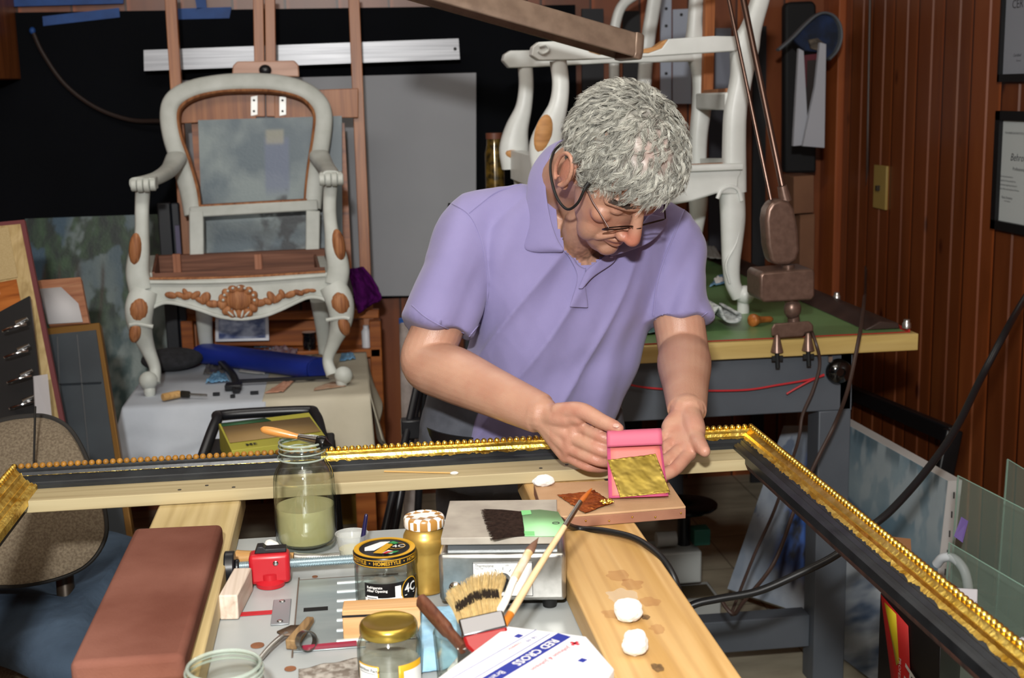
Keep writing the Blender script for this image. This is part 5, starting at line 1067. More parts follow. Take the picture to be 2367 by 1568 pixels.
# ---------- right, in profile
NY, GY_ = 3.43, 3.93
zb_ = .95
t = thing('armchair', 'smooth white armchair frame seen from the side standing on the green workbench', 'armchair', (.85, 3.68, zb_), 'carved armchair frames')
arm = [(1229, 128), (1232, 108), (1246, 97), (1335, 93), (1352, 102), (1362, 120), (1385, 127), (1500, 123), (1530, 112), (1546, 90), (1650, 83), (1705, 84), (1705, 118), (1640, 122), (1500, 131), (1330, 139), (1246, 140)]
mb = MB(); plate(mb, arm, NY, .055); a = mb.build('arm', wht2, t, bevel=.003)
mb = MB(); plate(mb, [(1348, 99), (1360, 119), (1385, 126), (1500, 122), (1530, 111), (1543, 91), (1535, 94), (1515, 108), (1470, 117), (1400, 119), (1368, 108)], NY+.004, .047); mb.build('bare_scoop', wood('scoop_wood', '#9a6a3e', '#b5834f', '#c2935f', 0, 2, .6, False), a)
mb = MB(); bar(mb, [(1246, 108), (1262, 104), (1268, 116), (1255, 124), (1244, 118)], NY-.002, [(.003, .004)]*5, 5, 8); mb.build('scroll_line', wht2, a)
mb = MB(); plate(mb, [(1163, 140), (1166, 126), (1180, 117), (1330, 114), (1612, 106), (1628, 150), (1600, 142), (1400, 146), (1240, 155), (1178, 157)], GY_, .055); mb.build('arm', wht2, t, bevel=.003)
for Yk, path, nm in ((NY+.027, [(1290, 140), (1296, 195), (1290, 245), (1272, 295), (1262, 340), (1262, 395)], 1), (GY_+.027, [(1214, 152), (1216, 200), (1210, 250), (1194, 300), (1188, 345), (1190, 390)], 0)):
    mb = MB(); bar(mb, [(x, y, Yk) for x, y in path], 0, [(.022, .023), (.022, .023), (.025, .025), (.036, .030), (.045, .034), (.040, .03)], 7, 20); p = mb.build('arm_post', wht2, t)
    mb = MB(); c = path[4]; bb = pY(c[0]+(-6 if nm else 2), c[1]-(30 if nm else -12), Yk-.028); mb.ball(bb, (.024 if nm else .03, .010, .052 if nm else .016), Matrix.Rotation(.22, 4, 'Y'), u=16, w=10); mb.build('bare_leaf', wood('scoop_wood', '#9a6a3e', '#b5834f', '#c2935f', 0, 2, .6, False), p)
mb = MB(); bar(mb, [(1772, -60), (1757, 0), (1738, 60), (1722, 110), (1713, 180), (1700, 255), (1697, 320), (1697, 400), (1700, 445)], NY+.027, [(.022, .024), (.023, .026), (.026, .028), (.037, .03), (.028, .03), (.029, .03), (.030, .03), (.031, .03), (.028, .028)], 6, 18, .6); mb.build('back_stile', wht2, t)
mb = MB(); bar(mb, [(1612, -60), (1610, 0), (1606, 60), (1610, 110), (1620, 170), (1622, 240), (1614, 320), (1612, 420)], GY_+.027, [(.021, .024), (.021, .024), (.022, .026), (.036, .03), (.026, .03), (.028, .03), (.026, .03), (.024, .03)], 6, 18, .6); mb.build('back_stile', wht2, t)
mb = MB(); mb.beam(pY(1625, 234, GY_+.02), pY(1697, 234, NY+.03), .05, .048, (0, 0, 1)); br = mb.build('back_rail', wht2, t, bevel=.005)
mb = MB(); mb.beam(pY(1632, 214, GY_), pY(1690, 210, NY+.05), .03, .014, (0, 0, 1)); mb.build('bare_edge', barew, br)
mb = MB(); mb.beam(pY(1634, 215, GY_-.03), pY(1640, -40, GY_-.01), .03, .026, (0, 1, 0)); mb.build('back_slat', wood('slat_orange', '#7d4420', '#9a5a2d', '#a8683a', 2, 2, .6, False), t)
seatp = [(1250, 397), (1480, 395), (1712, 386), (1716, 400), (1709, 412), (1706, 452), (1656, 448), (1632, 456), (1600, 466), (1560, 473), (1480, 478), (1400, 470), (1340, 452), (1310, 470), (1250, 470)]
mb = MB(); plate(mb, seatp, NY-.004, .05); mb.build('side_rail', wht2, t, bevel=.006, seg=3)
mb = MB(); plate(mb, [(1190, 352), (1400, 372), (1640, 372), (1640, 420), (1560, 440), (1400, 440), (1190, 420)], GY_, .05); mb.build('side_rail', wht2, t, bevel=.006)
mb = MB(); bar(mb, [(1250, 395), (1480, 393), (1714, 385)], NY-.006, [(.010, .012)]*3, 4, 10); mb.build('moulding', wht2, t)
mb = MB(); mb.beam(pY(1690, 402, NY+.06), pY(1632, 398, GY_), .04, .085, (0, 0, 1)); mb.build('rear_rail', wht2, t)
mb = MB(); mb.beam(pY(1262, 402, NY+.06), pY(1195, 380, GY_), .04, .085, (0, 0, 1)); mb.build('front_rail', wht2, t)
mb = MB(); plate(mb, [(1500, 384), (1690, 376), (1690, 388), (1500, 395)], NY+.03, .02); mb.build('bare_edge', barew, t)
def legR(path, Y, ball, peg, sc=1.0):
    mb = MB(); bar(mb, [(x, y, Y) for x, y in path], 0, [(.034, .030), (.034, .03), (.029, .027), (.024, .024), (.021, .022), (.021, .022)], 7, 20, .8); l = mb.build('leg', wht2, t)
    b = pY(ball[0], ball[1], Y-.004); mb = MB(); mb.ball(b, (.027, .026, .027)); mb.build('scroll_foot', wht2, l)
    g = pY(peg[0], peg[1], Y); mb = MB(); mb.lathe([(0, zb_), (.0165, zb_), (.0165, b.z-.01), (0, b.z)], (g.x, g.y, 0), 24); mb.build('peg', wht2, l)
    mb = MB(); bar(mb, [(path[0][0]-32, path[0][1]+34), (path[0][0]-22, path[0][1]+14), (path[0][0]-2, path[0][1]+6), (path[0][0]+16, path[0][1]+14), (path[0][0]+24, path[0][1]+40)], Y-.031, [(.005, .006)]*5, 5, 8); bar(mb, [(path[1][0]+20, path[1][1]), (path[2][0]+10, path[2][1]), (path[3][0]-12, path[3][1]), (path[4][0]-8, path[4][1])], Y-.022, [(.003, .006)]*4, 5, 8); mb.build('carved_line', wht2, l)
legR([(1690, 425), (1694, 500), (1692, 560), (1690, 610), (1694, 655), (1708, 685)], NY+.027, (1722, 682), (1718, 720))
dx = -415; legR([(1300, 425), (1285, 500), (1283, 560), (1288, 610), (1284, 655), (1275, 680)], NY+.027, (1262, 682), (1266, 720))
mb = MB(); bar(mb, [(1612, 420), (1614, 470), (1610, 530), (1600, 590), (1596, 640)], GY_+.02, [(.03, .03), (.028, .028), (.02, .022), (.018, .018), (.018, .018)], 6, 16, .8); g = pY(1598, 655, GY_+.02); mb.lathe([(0, zb_), (.0165, zb_), (.0165, 1.05), (0, 1.05)], (g.x, g.y, 0)); mb.build('leg', wht2, t)
mb = MB(); g = pY(1200, 640, GY_+.02); mb.tube([V((g.x+.01, g.y, 1.36)), V((g.x+.03, g.y, 1.2)), V((g.x, g.y, zb_))], [.03, .024, .018], 14); mb.build('leg', wht2, t)
# second white chair back behind it
t = thing('chair_frame', 'second white chair back frame behind the armchair on the workbench', 'chair', (.98, 4.45, zb_))
mb = MB(); bar(mb, [(1424, 420), (1420, 230), (1420, 100), (1424, 50), (1442, 8), (1490, -25), (1530, -60)], 4.45, [(.017, .018)]*7, 6, 16, .7); mb.build('back_frame', wht2, t)
mb = MB(); bar(mb, [(1482, 420), (1488, 220), (1496, 110), (1508, 30), (1524, -60)], 4.42, [(.024, .018)]*5, 6, 16, .7); mb.build('back_stile', wht2, t)
mb = MB(); mb.beam(pY(1415, 420, 4.45), pY(1495, 420, 4.43), .05, .05); mb.build('seat_rail', wht2, t)
for x in (1424, 1484):
    p = pY(x, 420, 4.44); mb = MB(); mb.beam(p, V((p.x, 4.44, zb_)), .034, .034); mb.build('leg', wht2, t)
# ================================================================ BACKGROUND, LEFT
def quad(mb, P, th=None, n=None):
    """a flat board from four corners (given anticlockwise from the lower left), thickness away from the viewer"""
    P = [V(p) for p in P]; nn = (P[1]-P[0]).cross(P[3]-P[0]).normalized()
    if nn.dot(_F) < 0: nn = -nn
    mb.loft([P, [p+nn*th for p in P]])
def planar(P):
    """true the fourth corner of a board into the plane of the other three"""
    P = [V(p) for p in P]; n = (P[1]-P[0]).cross(P[3]-P[0]); q = P[2]-CAMP; P[2] = CAMP+q*((P[0]-CAMP).dot(n)/q.dot(n)); return P
def bil(P, u, v): return V(P[0]).lerp(V(P[1]), u).lerp(V(P[3]).lerp(V(P[2]), u), v)
def picture(parent, P, nu, nv, fn, lift=.002, name='picture', m=None):
    nn = (V(P[1])-V(P[0])).cross(V(P[3])-V(P[0])).normalized()
    if nn.dot(_F) > 0: nn = -nn
    return paint(name, lambda u, v: bil(P, u, v)+nn*lift, nu, nv, fn, m or vcol('oil_paint', .45, .3, 120), parent)
bk = mat('black_backdrop_board', '#07090d', .85, 0, '#090b10', 3, spec=.12)
A, B = pY(-150, 24, 4.955), pY(1335, 8, 4.955); 
mb = MB(); P0, P1 = pY(-150, 500, 4.955), pY(1335, 500, 4.955); mb.box((P0.x, 4.95, .80), (P1.x, 4.972, 1.885)); single(mb, 'black_backdrop', bk, 'large matt black backdrop board fixed over the pine wall', 'backdrop board')
tape = mat('blue_masking_tape', '#1d4b8f', .6, 0, '#17407d', 20)
for pts, lab in (([(98, 38), (275, 18), (277, 40), (100, 60)], 'long strip of blue masking tape at the upper left of the black backdrop'), ([(405, 20), (535, 16), (530, 42), (412, 45)], 'wide piece of blue masking tape between the easel posts'), ([(450, -8), (475, -8), (478, 22), (455, 22)], 'short upright bit of blue masking tape above the wide piece'), ([(0, -3), (285, -10), (285, 8), (0, 16)], 'blue masking tape along the very top edge of the backdrop')):
    mb = MB(); plate(mb, pts, 4.944, .003); single(mb, 'tape_strip', tape, lab, 'tape', 'blue tape strips')
mb = MB(); mb.tube(cat([pY(75, 72, 4.93), pY(100, 125, 4.93), pY(150, 195, 4.93), pY(220, 248, 4.92), pY(300, 277, 4.90), pY(372, 280, 4.86)], 8), .008, 8); o = single(mb, 'hanging_cable', mat('brown_cable', '#241712', .6), 'dark brown cable drooping across the black backdrop', 'cable')
mb = MB(); mb.ball(pY(75, 71, 4.93), (.011, .011, .013)); mb.build('blue_tip', tape, o)
cabw = wood('cabinet_orange', '#5a3016', '#7d4620', '#8d5329', 2, 1.2, .4, False)
t = thing('wall_cabinet', 'corner of an orange brown wooden wall cabinet at the top left', 'cabinet', pY(10, 200, 4.6))
a = pY(48, 184, 4.94); b = pY(-200, 188, 4.6); mb = MB(); mb.box((b.x, 4.6, a.z), (a.x, 4.945, 2.2)); mb.build('carcass', cabw, t, bevel=.003); mb = MB(); mb.box((b.x, 4.59, a.z+.01), (a.x-.055, 4.6, 2.2)); mb.build('door', cabw, t, bevel=.003)
# aluminium straightedge and grey board
alu = mat('aluminium', '#9b9ca0', .38, .5, '#85868a', 3, stretch=(1, 1, 60))
mb = MB(); plate(mb, [(333, 164), (332, 116), (1060, 89), (1063, 137)], 4.80, .012)
for k in (.3, .4, .7): plate(mb, [(333, 116+48*k+3), (333, 116+48*k), (1061, 89+48*k), (1061, 89+48*k+3)], 4.798, .004)
o = single(mb, 'straightedge', alu, 'long aluminium straightedge lying behind the easel posts', 'ruler'); mb = MB(); mb.ball(pY(1052, 113, 4.797), (.006, .003, .006), u=12, w=6); mb.build('hang_hole', inkb, o)
gb = mat('grey_board', '#9a9ca2', .7, 0, '#92949a', 2)
mb = MB(); plate(mb, [(420, 690), (420, 186), (1101, 168), (1101, 683)], 4.90, .02); single(mb, 'grey_board', gb, 'tall flat grey board leaning on the black backdrop behind the easel', 'board', bevel=.002)
# ---- easel
esl = wood('easel_wood', '#7a4526', '#9a6038', '#aa7046', 2, 1.4, .4, False); esd = wood('easel_orange', '#6e3512', '#91501f', '#a3602b', 0, 1.4, .4, False)
t = thing('easel', 'tall wooden studio easel with a painting on it behind the left armchair', 'easel', pY(620, 950, 4.6))
mb = MB(); a, b = pY(394, -20, 4.62), pY(436, 760, 4.55); c = V((b.x+.01, 4.5, 0)); mb.beam(a, b.lerp(c, 1), .038, .03, (0, 1, 0)); mb.build('upright', esl, t, bevel=.002)
mb = MB(); a, b = pY(817, -20, 4.62), pY(846, 660, 4.55); c = V((b.x+.03, 4.5, 0)); mb.beam(a, b, .038, .03, (0, 1, 0)); mb.beam(b, c, .038, .03, (0, 1, 0)); mb.build('upright', esl, t, bevel=.002)
for x0, x1 in ((597, 602), (624, 628)):
    mb = MB(); mb.beam(pY(x0, -20, 4.58), pY(x1, 270, 4.56), .034, .03, (0, 1, 0)); mb.build('mast', esl, t, bevel=.002)
mb = MB(); plate(mb, [(536, 176), (538, 152), (548, 142), (680, 140), (690, 150), (692, 178)], 4.53, .02); hc = mb.build('top_clamp', wood('clamp_pink', '#a5765f', '#b98e78', '#c79f8a', 0, 1.4, .4, False), t, bevel=.004)
mb = MB(); mb.ball(pY(613, 162, 4.52), (.021, .014, .018)); mb.build('clamp_knob', black, hc)
mb = MB(); plate(mb, [(412, 286), (412, 226), (592, 214), (592, 276)], 4.545, .02); mb.build('crossbar', esl, t, bevel=.002)
mb = MB(); plate(mb, [(634, 274), (634, 212), (828, 204), (828, 272)], 4.545, .02); mb.build('crossbar', esl, t, bevel=.002)
mb = MB(); plate(mb, [(592, 330), (592, 200), (637, 200), (637, 330)], 4.56, .02); mb.build('slider', mat('grey_slider', '#72747a', .5), t)
for x in (580, 646):
    mb = MB(); plate(mb, [(x, 268), (x, 224), (x+15, 221), (x+15, 265)], 4.54, .004); hp = mb.build('hinge_plate', mat('bright_plate', '#d9d9d6', .4, .3), t)
    mb = MB(); [mb.ball(pY(x+7, y, 4.538), (.004, .002, .004), u=8, w=5) for y in (232, 257)]; mb.build('screw', inkb, hp)
for x0, x1 in ((452, 476), (788, 806)):
    mb = MB(); mb.beam(pY(x0, 285, 4.60), pY(x1, 640, 4.56), .024, .03, (0, 1, 0)); mb.build('inner_strut', esd, t)
for lo, hi, nm in (([(430, 745), (430, 728), (876, 716), (876, 736)], 4.52, 'tray_rail'), ([(430, 800), (430, 748), (876, 738), (876, 800)], 4.56, 'tray_back'), ([(428, 840), (428, 822), (880, 806), (880, 826)], 4.475, 'tray_shelf')):
    mb = MB(); plate(mb, lo, hi, .03 if nm != 'tray_shelf' else .10); mb.build(nm, esd, t, bevel=.003)
for x in (440, 868):
    mb = MB(); p = pY(x, 800, 4.54); mb.beam(V((p.x, 4.5, pY(x, 740, 4.5).z)), V((p.x, 4.5, 0)), .04, .05, (0, 1, 0)); mb.build('leg', esd, t, bevel=.003)
# painting on it: pale misty tower over a dark rocky shape
def mist(u, v):
    x, y = u, 1-v; n = fb(u*3, v*3, 1); c = mix((.10, .14, .17), (.22, .27, .28), .5+1.5*n); c = mix(c, (.20, .24, .27), .5*sst(.6, 1, u))
    tw = sst(.44, .47, x)*(1-sst(.61, .64, x))*sst(.10, .14, y)*(1-sst(.40, .50, y)); c = mix(c, (.13, .16, .26), .75*tw); c = mix(c, (.32, .31, .24), .75*sst(.45, .48, x)*(1-sst(.58, .6, x))*sst(.06, .08, y)*(1-sst(.14, .17, y)))
    h = .50+.10*noise.noise(V((u*6, 1, 2)))+.05*noise.noise(V((u*19, 4, 2))); rk = sst(h, h+.05, y)*sst(.30, .42, x+.05*n)*(1-sst(.86, .98, x)); c = mix(c, (.022, .024, .03), .9*rk*sst(-.4, .1, fb(u*9, v*9, 4))*(1-.75*sst(.62, .72, y)*(1-sst(.72, .86, y))*sst(0, .3, fb(u*6, v*6, 7)+.2)))
    c = mix(c, (.06, .07, .08), .5*(1-sst(.0, .35, x))*sst(.45, .55, y)*(1-sst(.55, .66, y))); return mix(c, (.30, .33, .33), .55*sst(.76, .80, y)*sst(-.1, .3, fb(u*5, v*7, 9)))
P = [pY(472, 660, 4.50), pY(792, 648, 4.50), pY(790, 268, 4.545), pY(458, 278, 4.545)]
t = thing('easel_painting', 'misty grey blue painting of a pale tower and dark rocks on the easel', 'painting', P[0]); mb = MB(); quad(mb, P, .018); mb.build('canvas', mat('canvas_edge', '#8c8676', .8), t); picture(t, P, 110, 110, mist)
P = [pY(498, 790, 4.50), pY(622, 787, 4.50), pY(620, 728, 4.515), pY(498, 735, 4.515)]
t = thing('small_photo', 'small glossy blue photograph in a white border on the easel shelf', 'photo', P[0]); mb = MB(); quad(mb, P, .006); mb.build('border', mat('photo_border', '#b9bcc6', .2), t)
picture(t, [bil(P, .06, .1), bil(P, .94, .1), bil(P, .94, .92), bil(P, .06, .92)], 40, 24, lambda u, v: mix((.03, .05, .16), (.35, .40, .55), .5+.9*fb(u*4, v*3, 6)), m=vcol('glossy_photo', .05, spec=.8))
mb = MB(); mb.lathe([(0, 0), (.016, 0), (.0165, .065), (.012, .072), (.010, .075), (.010, .086), (0, .087)], pY(848, 808, 4.51), 24); o = single(mb, 'spray_bottle', mat('bottle_white', '#c9cbd2', .4), 'white plastic bottle standing at the right end of the easel shelf', 'bottle')
mb = MB(); mb.lathe([(0, 0), (.022, 0), (.024, .03), (.022, .05), (.024, .052), (.024, .062), (0, .063)], pY(716, 808, 4.51), 24); single(mb, 'ink_jar', mat('dark_jar', '#0c0c10', .1, coat=1), 'small dark glossy jar standing on the easel shelf', 'jar')
# purple cloth
mb = MB(); q = [(808, 625), (845, 618), (880, 690), (862, 722), (840, 718), (825, 700)]
def pc(u, v):
    L_ = cat([(806, 622, 0), (812, 650, 0), (820, 690, 0), (830, 725, 0)], 10); R2 = cat([(838, 618, 0), (860, 645, 0), (882, 688, 0), (862, 700, 0)], 10); k = v*(len(L_)-1); i = int(min(k, len(L_)-2)); f_ = k-i
    a = L_[i]*(1-f_)+L_[i+1]*f_; b = R2[i]*(1-f_)+R2[i+1]*f_; p = a*(1-u)+b*u; return pY(p[0], p[1], 4.40+.014*sin(u*9+v*3)+.01*noise.noise(V((u*8, v*8, 0))))
mb.sheet(pc, 30, 30); single(mb, 'purple_cloth', mat('purple_cloth', '#4a0d52', .95, 0, '#380a40', 40, bump=.4, spec=.1), 'crumpled purple cloth hanging on the right easel post', 'cloth', solid=.008)
# ---- draped bench
t = thing('draped_bench', 'low bench draped in white and cream cloths under the left armchair', 'bench', (-.31, 4.2, 0))
mb = MB(); mb.box((-.655, 3.80, .655), (.035, 4.455, .684)); mb.build('bench_top', esd, t)
for x in (-.52, .02):
    for y in (3.9, 4.40): mb = MB(); mb.box((x-.03, y-.03, 0), (x+.03, y+.03, .655)); mb.build('leg', esd, t)
def drape_cloth(x0, x1, hemf, m, name, side=0, zt=.689):
    """cloth lying on the bench top and falling over its front edge (and over one end)"""
    mb = MB()
    def fn(u, v):
        x = x0+(x1-x0)*u; hem = hemf(u)
        if v < .5: y = 4.455-(4.455-3.80)*v/.5; z = zt+.0015*noise.noise(V((x*9, y*9, 1))); e = 0
        else: e = (v-.5)/.5; y = 3.80-.012-.05*e**.6-.020*e*sin(x*34+1.5)-.014*e*noise.noise(V((x*16, e*3, 5))); z = zt-(zt-hem)*e
        if v < .5 and side and abs(u-(1 if side > 0 else 0)) < .0: pass
        xx = x+side*.0
        if side < 0: xx -= .05*e*(1-u)**2
        if side > 0 and v >= .5: xx += .01*e*u
        return (xx, y, z)
    mb.sheet(fn, 60, 60); return mb.build(name, m, t, smooth=80, solid=.003)
lin1 = mat('blue_white_cloth', '#b9bfc8', .9, 0, '#aab1bb', 5, bump=.3, bscale=60); lin2 = mat('cream_cloth', '#c0b9a6', .9, 0, '#b1aa96', 5, bump=.3, bscale=60)
drape_cloth(-.672, -.26, lambda u: .515+.06*u+.012*sin(u*9), lin1, 'white_cloth', -1)
drape_cloth(-.27, .046, lambda u: .50-.03*u+.01*sin(u*7), lin2, 'cream_cloth', 1, .6905)
def endfn(u, v): y = 3.80+.655*u; return (.046+.012*v*sin(u*18)+.03*v, y, .690-(.14+.05*sin(u*9))*v)
mb = MB(); mb.sheet(endfn, 40, 16); mb.build('cream_cloth', lin2, t, smooth=80, solid=.003)
def endfn2(u, v): y = 3.80+.655*u; return (-.672-.012*v*sin(u*18)-.04*v*(1-u), y, .689-.15*v)
mb = MB(); mb.sheet(endfn2, 40, 16); mb.build('white_cloth', lin1, t, smooth=80, solid=.003)
ZB = .693
# blue padded bar
bluep = mat('blue_vinyl', '#1b2f8c', .45, 0, '#172a7d', 8)
a, b = pz(480, 818, ZB+.034), pz(726, 850, ZB+.034); mb = MB(); dirb = (b-a).normalized()
mb.tube(cat([a-dirb*.012, a, a.lerp(b, .5), b, b+dirb*.012], 5), [(.02, .03)]+[(.032, .050)]*18+[(.032, .050), (.02, .03)], 24, sq=.75, up=(0, 0, 1)); single(mb, 'padded_bar', bluep, 'royal blue padded vinyl bar lying across the draped bench', 'padded bar')
# dark felt pad
mb = MB(); c = pz(395, 862, ZB); mb.ball((c.x, c.y+.05, ZB+.035), (.10, .09, .036), u=32, w=14); single(mb, 'felt_pad', mat('charcoal_felt', '#26272a', .95, 0, '#323338', 60), 'charcoal felt pad lying behind the left front leg of the armchair', 'pad')
# awl with wooden handle
t = thing('gouge', 'short gouge with pale wooden handle at the front of the draped bench', 'gouge', pz(430, 915, ZB))
a, b, c = pz(376, 919, ZB+.012), pz(415, 911, ZB+.012), pz(478, 914, ZB+.010); mb = MB(); mb.cyl(a, b, .0115, seg=16); mb.build('handle', wood('pale_handle', '#b08a55', '#c29a63', '#cfaa75', 0, 3, .5, False), t, bevel=.002)
mb = MB(); mb.tube([b, b.lerp(c, .08), b.lerp(c, .35), b.lerp(c, .4)], [.006, .011, .010, .005], 12); mb.build('collar', mat('dark_metal', '#34322c', .4, .6), t); mb = MB(); mb.cyl(b.lerp(c, .35), c, .004, seg=8); mb.build('blade', steel, t)
# scraps on the cloth
def scrap(pts, z, m, name, label, catg, grp=None, amp=.006, seed=1, n=14):
    q = [pz(x, y, z) for x, y in pts]; mb = MB(); mb.sheet(lambda u, v: bil(q, u, v)+V((0, 0, .003+abs(amp*noise.fractal(V((u*3, v*3, seed)), 1, 2, 3)))), n, n); return single(mb, name, m, label, catg, grp, solid=.0015)
paper = mat('pink_sandpaper', '#a8765f', .9, 0, '#c0937d', 30)
scrap([(612, 912), (650, 888), (692, 872), (655, 908)], ZB, paper, 'sandpaper_scrap', 'curled pink brown sandpaper scrap in the middle of the draped bench', 'sandpaper', 'sandpaper scraps')
scrap([(725, 905), (800, 895), (770, 885), (728, 899)], ZB, mat('tan_paper', '#b29a86', .9, 0, '#a07a60', 30), 'sandpaper_scrap', 'flat tan sandpaper scrap beside the right foot of the armchair', 'sandpaper', 'sandpaper scraps', .002)
lb = mat('light_blue_plastic', '#5f93bd', .4, 0, '#86b4d6', 40)
scrap([(475, 888), (530, 884), (520, 866), (490, 868)], ZB, lb, 'blue_plastic_scrap', 'crumpled pale blue plastic scrap at the left of the black bracket', 'plastic scrap', 'pale blue scraps', .014, 3, 24)
scrap([(585, 815), (635, 812), (625, 795), (590, 795)], ZB, lb, 'blue_plastic_scrap', 'crumpled pale blue plastic scrap behind the royal blue padded bar', 'plastic scrap', 'pale blue scraps', .012, 5, 24)
scrap([(785, 838), (822, 832), (815, 818), (790, 820)], ZB, lb, 'blue_plastic_scrap', 'small pale blue scrap by the right edge of the draped bench', 'plastic scrap', 'pale blue scraps', .010, 6, 20)
scrap([(470, 868), (520, 866), (510, 838), (480, 840)], ZB, mat('clear_bag', '#6d6a66', .2, alpha=.6), 'plastic_bag', 'crumpled clear plastic bag under the left end of the padded bar', 'bag', None, .016, 8, 24)
scrap([(552, 862), (612, 868), (618, 852), (560, 845)], ZB, mat('white_card', '#b9b9b6', .7), 'white_card', 'white card strip under the padded bar', 'card', None, .004, 2)
scrap([(610, 828), (680, 830), (690, 812), (620, 800)], ZB+.002, mat('mauve_rag', '#8d7f86', .9, 0, '#6a4a55', 40), 'rag', 'crumpled mauve rag behind the padded bar', 'rag', None, .02, 9, 24)
scrap([(690, 850), (750, 860), (745, 822), (700, 828)], ZB+.001, mat('brown_paper', '#7d6248', .9), 'paper_scrap', 'folded brown paper scrap near the right rear leg of the armchair', 'paper', None, .008, 4)
t = thing('black_bracket', 'bent black metal bracket on the cloth under the armchair', 'bracket', pz(540, 905, ZB))
mb = MB(); mb.tube(cat([pz(512, 838, ZB+.03), pz(535, 862, ZB+.025), pz(545, 885, ZB+.012), pz(546, 905, ZB+.007)], 6), [(.006, .012)]*19, 10, sq=.6); mb.build('bent_arm', black, t); mb = MB(); mb.boxc(pz(540, 893, ZB+.010), (.05, .05, .016)); mb.build('foot_plate', black, t, bevel=.002)
mb = MB(); mb.beam(pz(548, 882, ZB+.012), pz(760, 872, ZB+.012), .014, .01); mb.build('rod', black, t)
for i, (x, y, w_) in enumerate(((500, 911, .020), (588, 908, .024), (538, 916, .014))):
    mb = MB(); mb.boxc(pz(x, y, ZB+.004), (w_, .012, .008)); single(mb, 'black_clip', black, ['small black clip right of the gouge', 'small black clip in front of the pink sandpaper scrap', 'thin black clip in front of the black bracket'][i], 'clip', 'black clips')
# ---- stool with box
t = thing('folding_stool', 'black tube framed stool standing in front of the draped bench', 'stool', pz(610, 1015, .60))
ST = pz(620, 1010, .58); mb = MB()
pts = [pd(462, 1075, 2.95), pd(500, 975, 3.05), pd(520, 960, 3.10), pd(700, 950, 3.14), pd(728, 958, 3.12), pd(742, 1000, 3.05), pd(760, 1090, 2.95)]
mb.tube(cat(pts, 8), .013, 12); mb.build('tube_frame', black, t)
zs = pd(520, 1040, 2.95).z-.012
cx, cy = pd(620, 1010, 3.0).x, pd(620, 1010, 3.0).y
mb = MB(); mb.boxc((cx, cy, zs-.012), (.30, .24, .02)); mb.build('seat', mat('black_vinyl', '#15161a', .5), t, bevel=.006)
for sx in (-1, 1):
    for sy in (-1, 1): mb = MB(); mb.cyl((cx+sx*.14, cy+sy*.11, zs-.02), (cx+sx*.17, cy+sy*.14, 0), .011, seg=12); mb.build('leg', black, t)
q = [pz(535, 1040, zs+.062), pz(756, 1012, zs+.062), pz(714, 952, zs+.062), pz(505, 978, zs+.062)]
t = thing('sandpaper_box', 'flat yellow green cardboard box of abrasive sheets on the black stool', 'box', (cx, cy, zs))
mb = MB(); mb.loft([[V((p.x, p.y, zs-.001)) for p in q], [V((p.x, p.y, zs+.060)) for p in q]]); bx_ = mb.build('box_body', mat('yellow_carton', '#a8a23a', .6, 0, '#9c963a', 4), t, bevel=.001)
mb = MB(); R = [bil(q, u, v)+V((0, 0, -.0005)) for u, v in ((.02, .24), (.98, .24), (.97, .80), (.02, .84))]; mb.f([mb.v(p) for p in R]); mb.build('brown_panel', mat('kraft_panel', '#8a7046', .7), bx_, solid=.001)
mb = MB(); R = [bil(q, u, v)+V((0, 0, -.0005)) for u, v in ((.02, .86), (.55, .84), (.5, .98), (.02, .98))]; mb.f([mb.v(p) for p in R]); R = [bil(q, u, v)+V((0, 0, .0001)) for u, v in ((.52, .05), (.70, .05), (.70, .16), (.52, .16))]; mb.f([mb.v(p) for p in R]); mb.build('green_panel', mat('dark_green_print', '#1f4a2c', .6), bx_, solid=.001)
TMx = frame(bil(q, .22, .10)+V((0, 0, .0008)), q[0]-q[1], None, (0, 0, 1)); mb = MB(); mb.text('3M', .020, TMx, bold=.0006); mb.text('9x11', .009, TMx@TR(-.075, 0, 0)); mb.build('lettering', inkb, bx_)
# ---- things at the far left
cloth_t = mat('tweed', '#5d5142', .95, 0, '#766a58', 220, detail=2, bump=.4, bscale=500)
t = thing('office_chair', 'brown tweed office chair at the lower left', 'chair', (pd(110, 1500, 2.45).x, pd(110, 1500, 2.45).y, 0))
outl = [(-120, 1010), (0, 975), (60, 965), (110, 966), (155, 990), (188, 1040), (215, 1110), (240, 1185), (238, 1250), (190, 1310), (90, 1345), (-20, 1352), (-140, 1330), (-170, 1150)]
S = cat([p+(0,) for p in outl+[outl[0]]], 6)[:-1]
def dd(x, y): return 2.62-(y-965)*.0003
Pf = [pd(q[0], q[1], dd(q[0], q[1])) for q in S]; cen = sum((Vq for Vq in Pf), V((0, 0, 0)))/len(Pf); fw_ = V((.25, -.95, .1)).normalized()
mb = MB(); mb.loft([[cen+(p-cen)*k+fw_*d for p in Pf] for k, d in ((.90, -.045), (.985, -.035), (1, -.012), (1, .0), (.97, .022), (.85, .036), (.55, .045), (.2, .048))]); bk_ = mb.build('backrest', cloth_t, t)
mb = MB(); mb.tube(Pf+[Pf[0]], .007, 8, cap=False); mb.build('piping', mat('dark_piping', '#1a1714', .7), bk_)
mb = MB(); mb.tube([cen+fw_*.047+V((.02, 0, .18)), cen+fw_*.052, cen+fw_*.047+V((-.02, 0, -.17))], .0022, 6); mb.build('seam', mat('dark_piping', '#1a1714', .7), bk_)
sp = pz(130, 1430, .47); mb = MB(); mb.ball((sp.x-.02, sp.y+.02, .43), (.25, .24, .045), u=40, w=14); mb.build('seat', cloth_t, t)
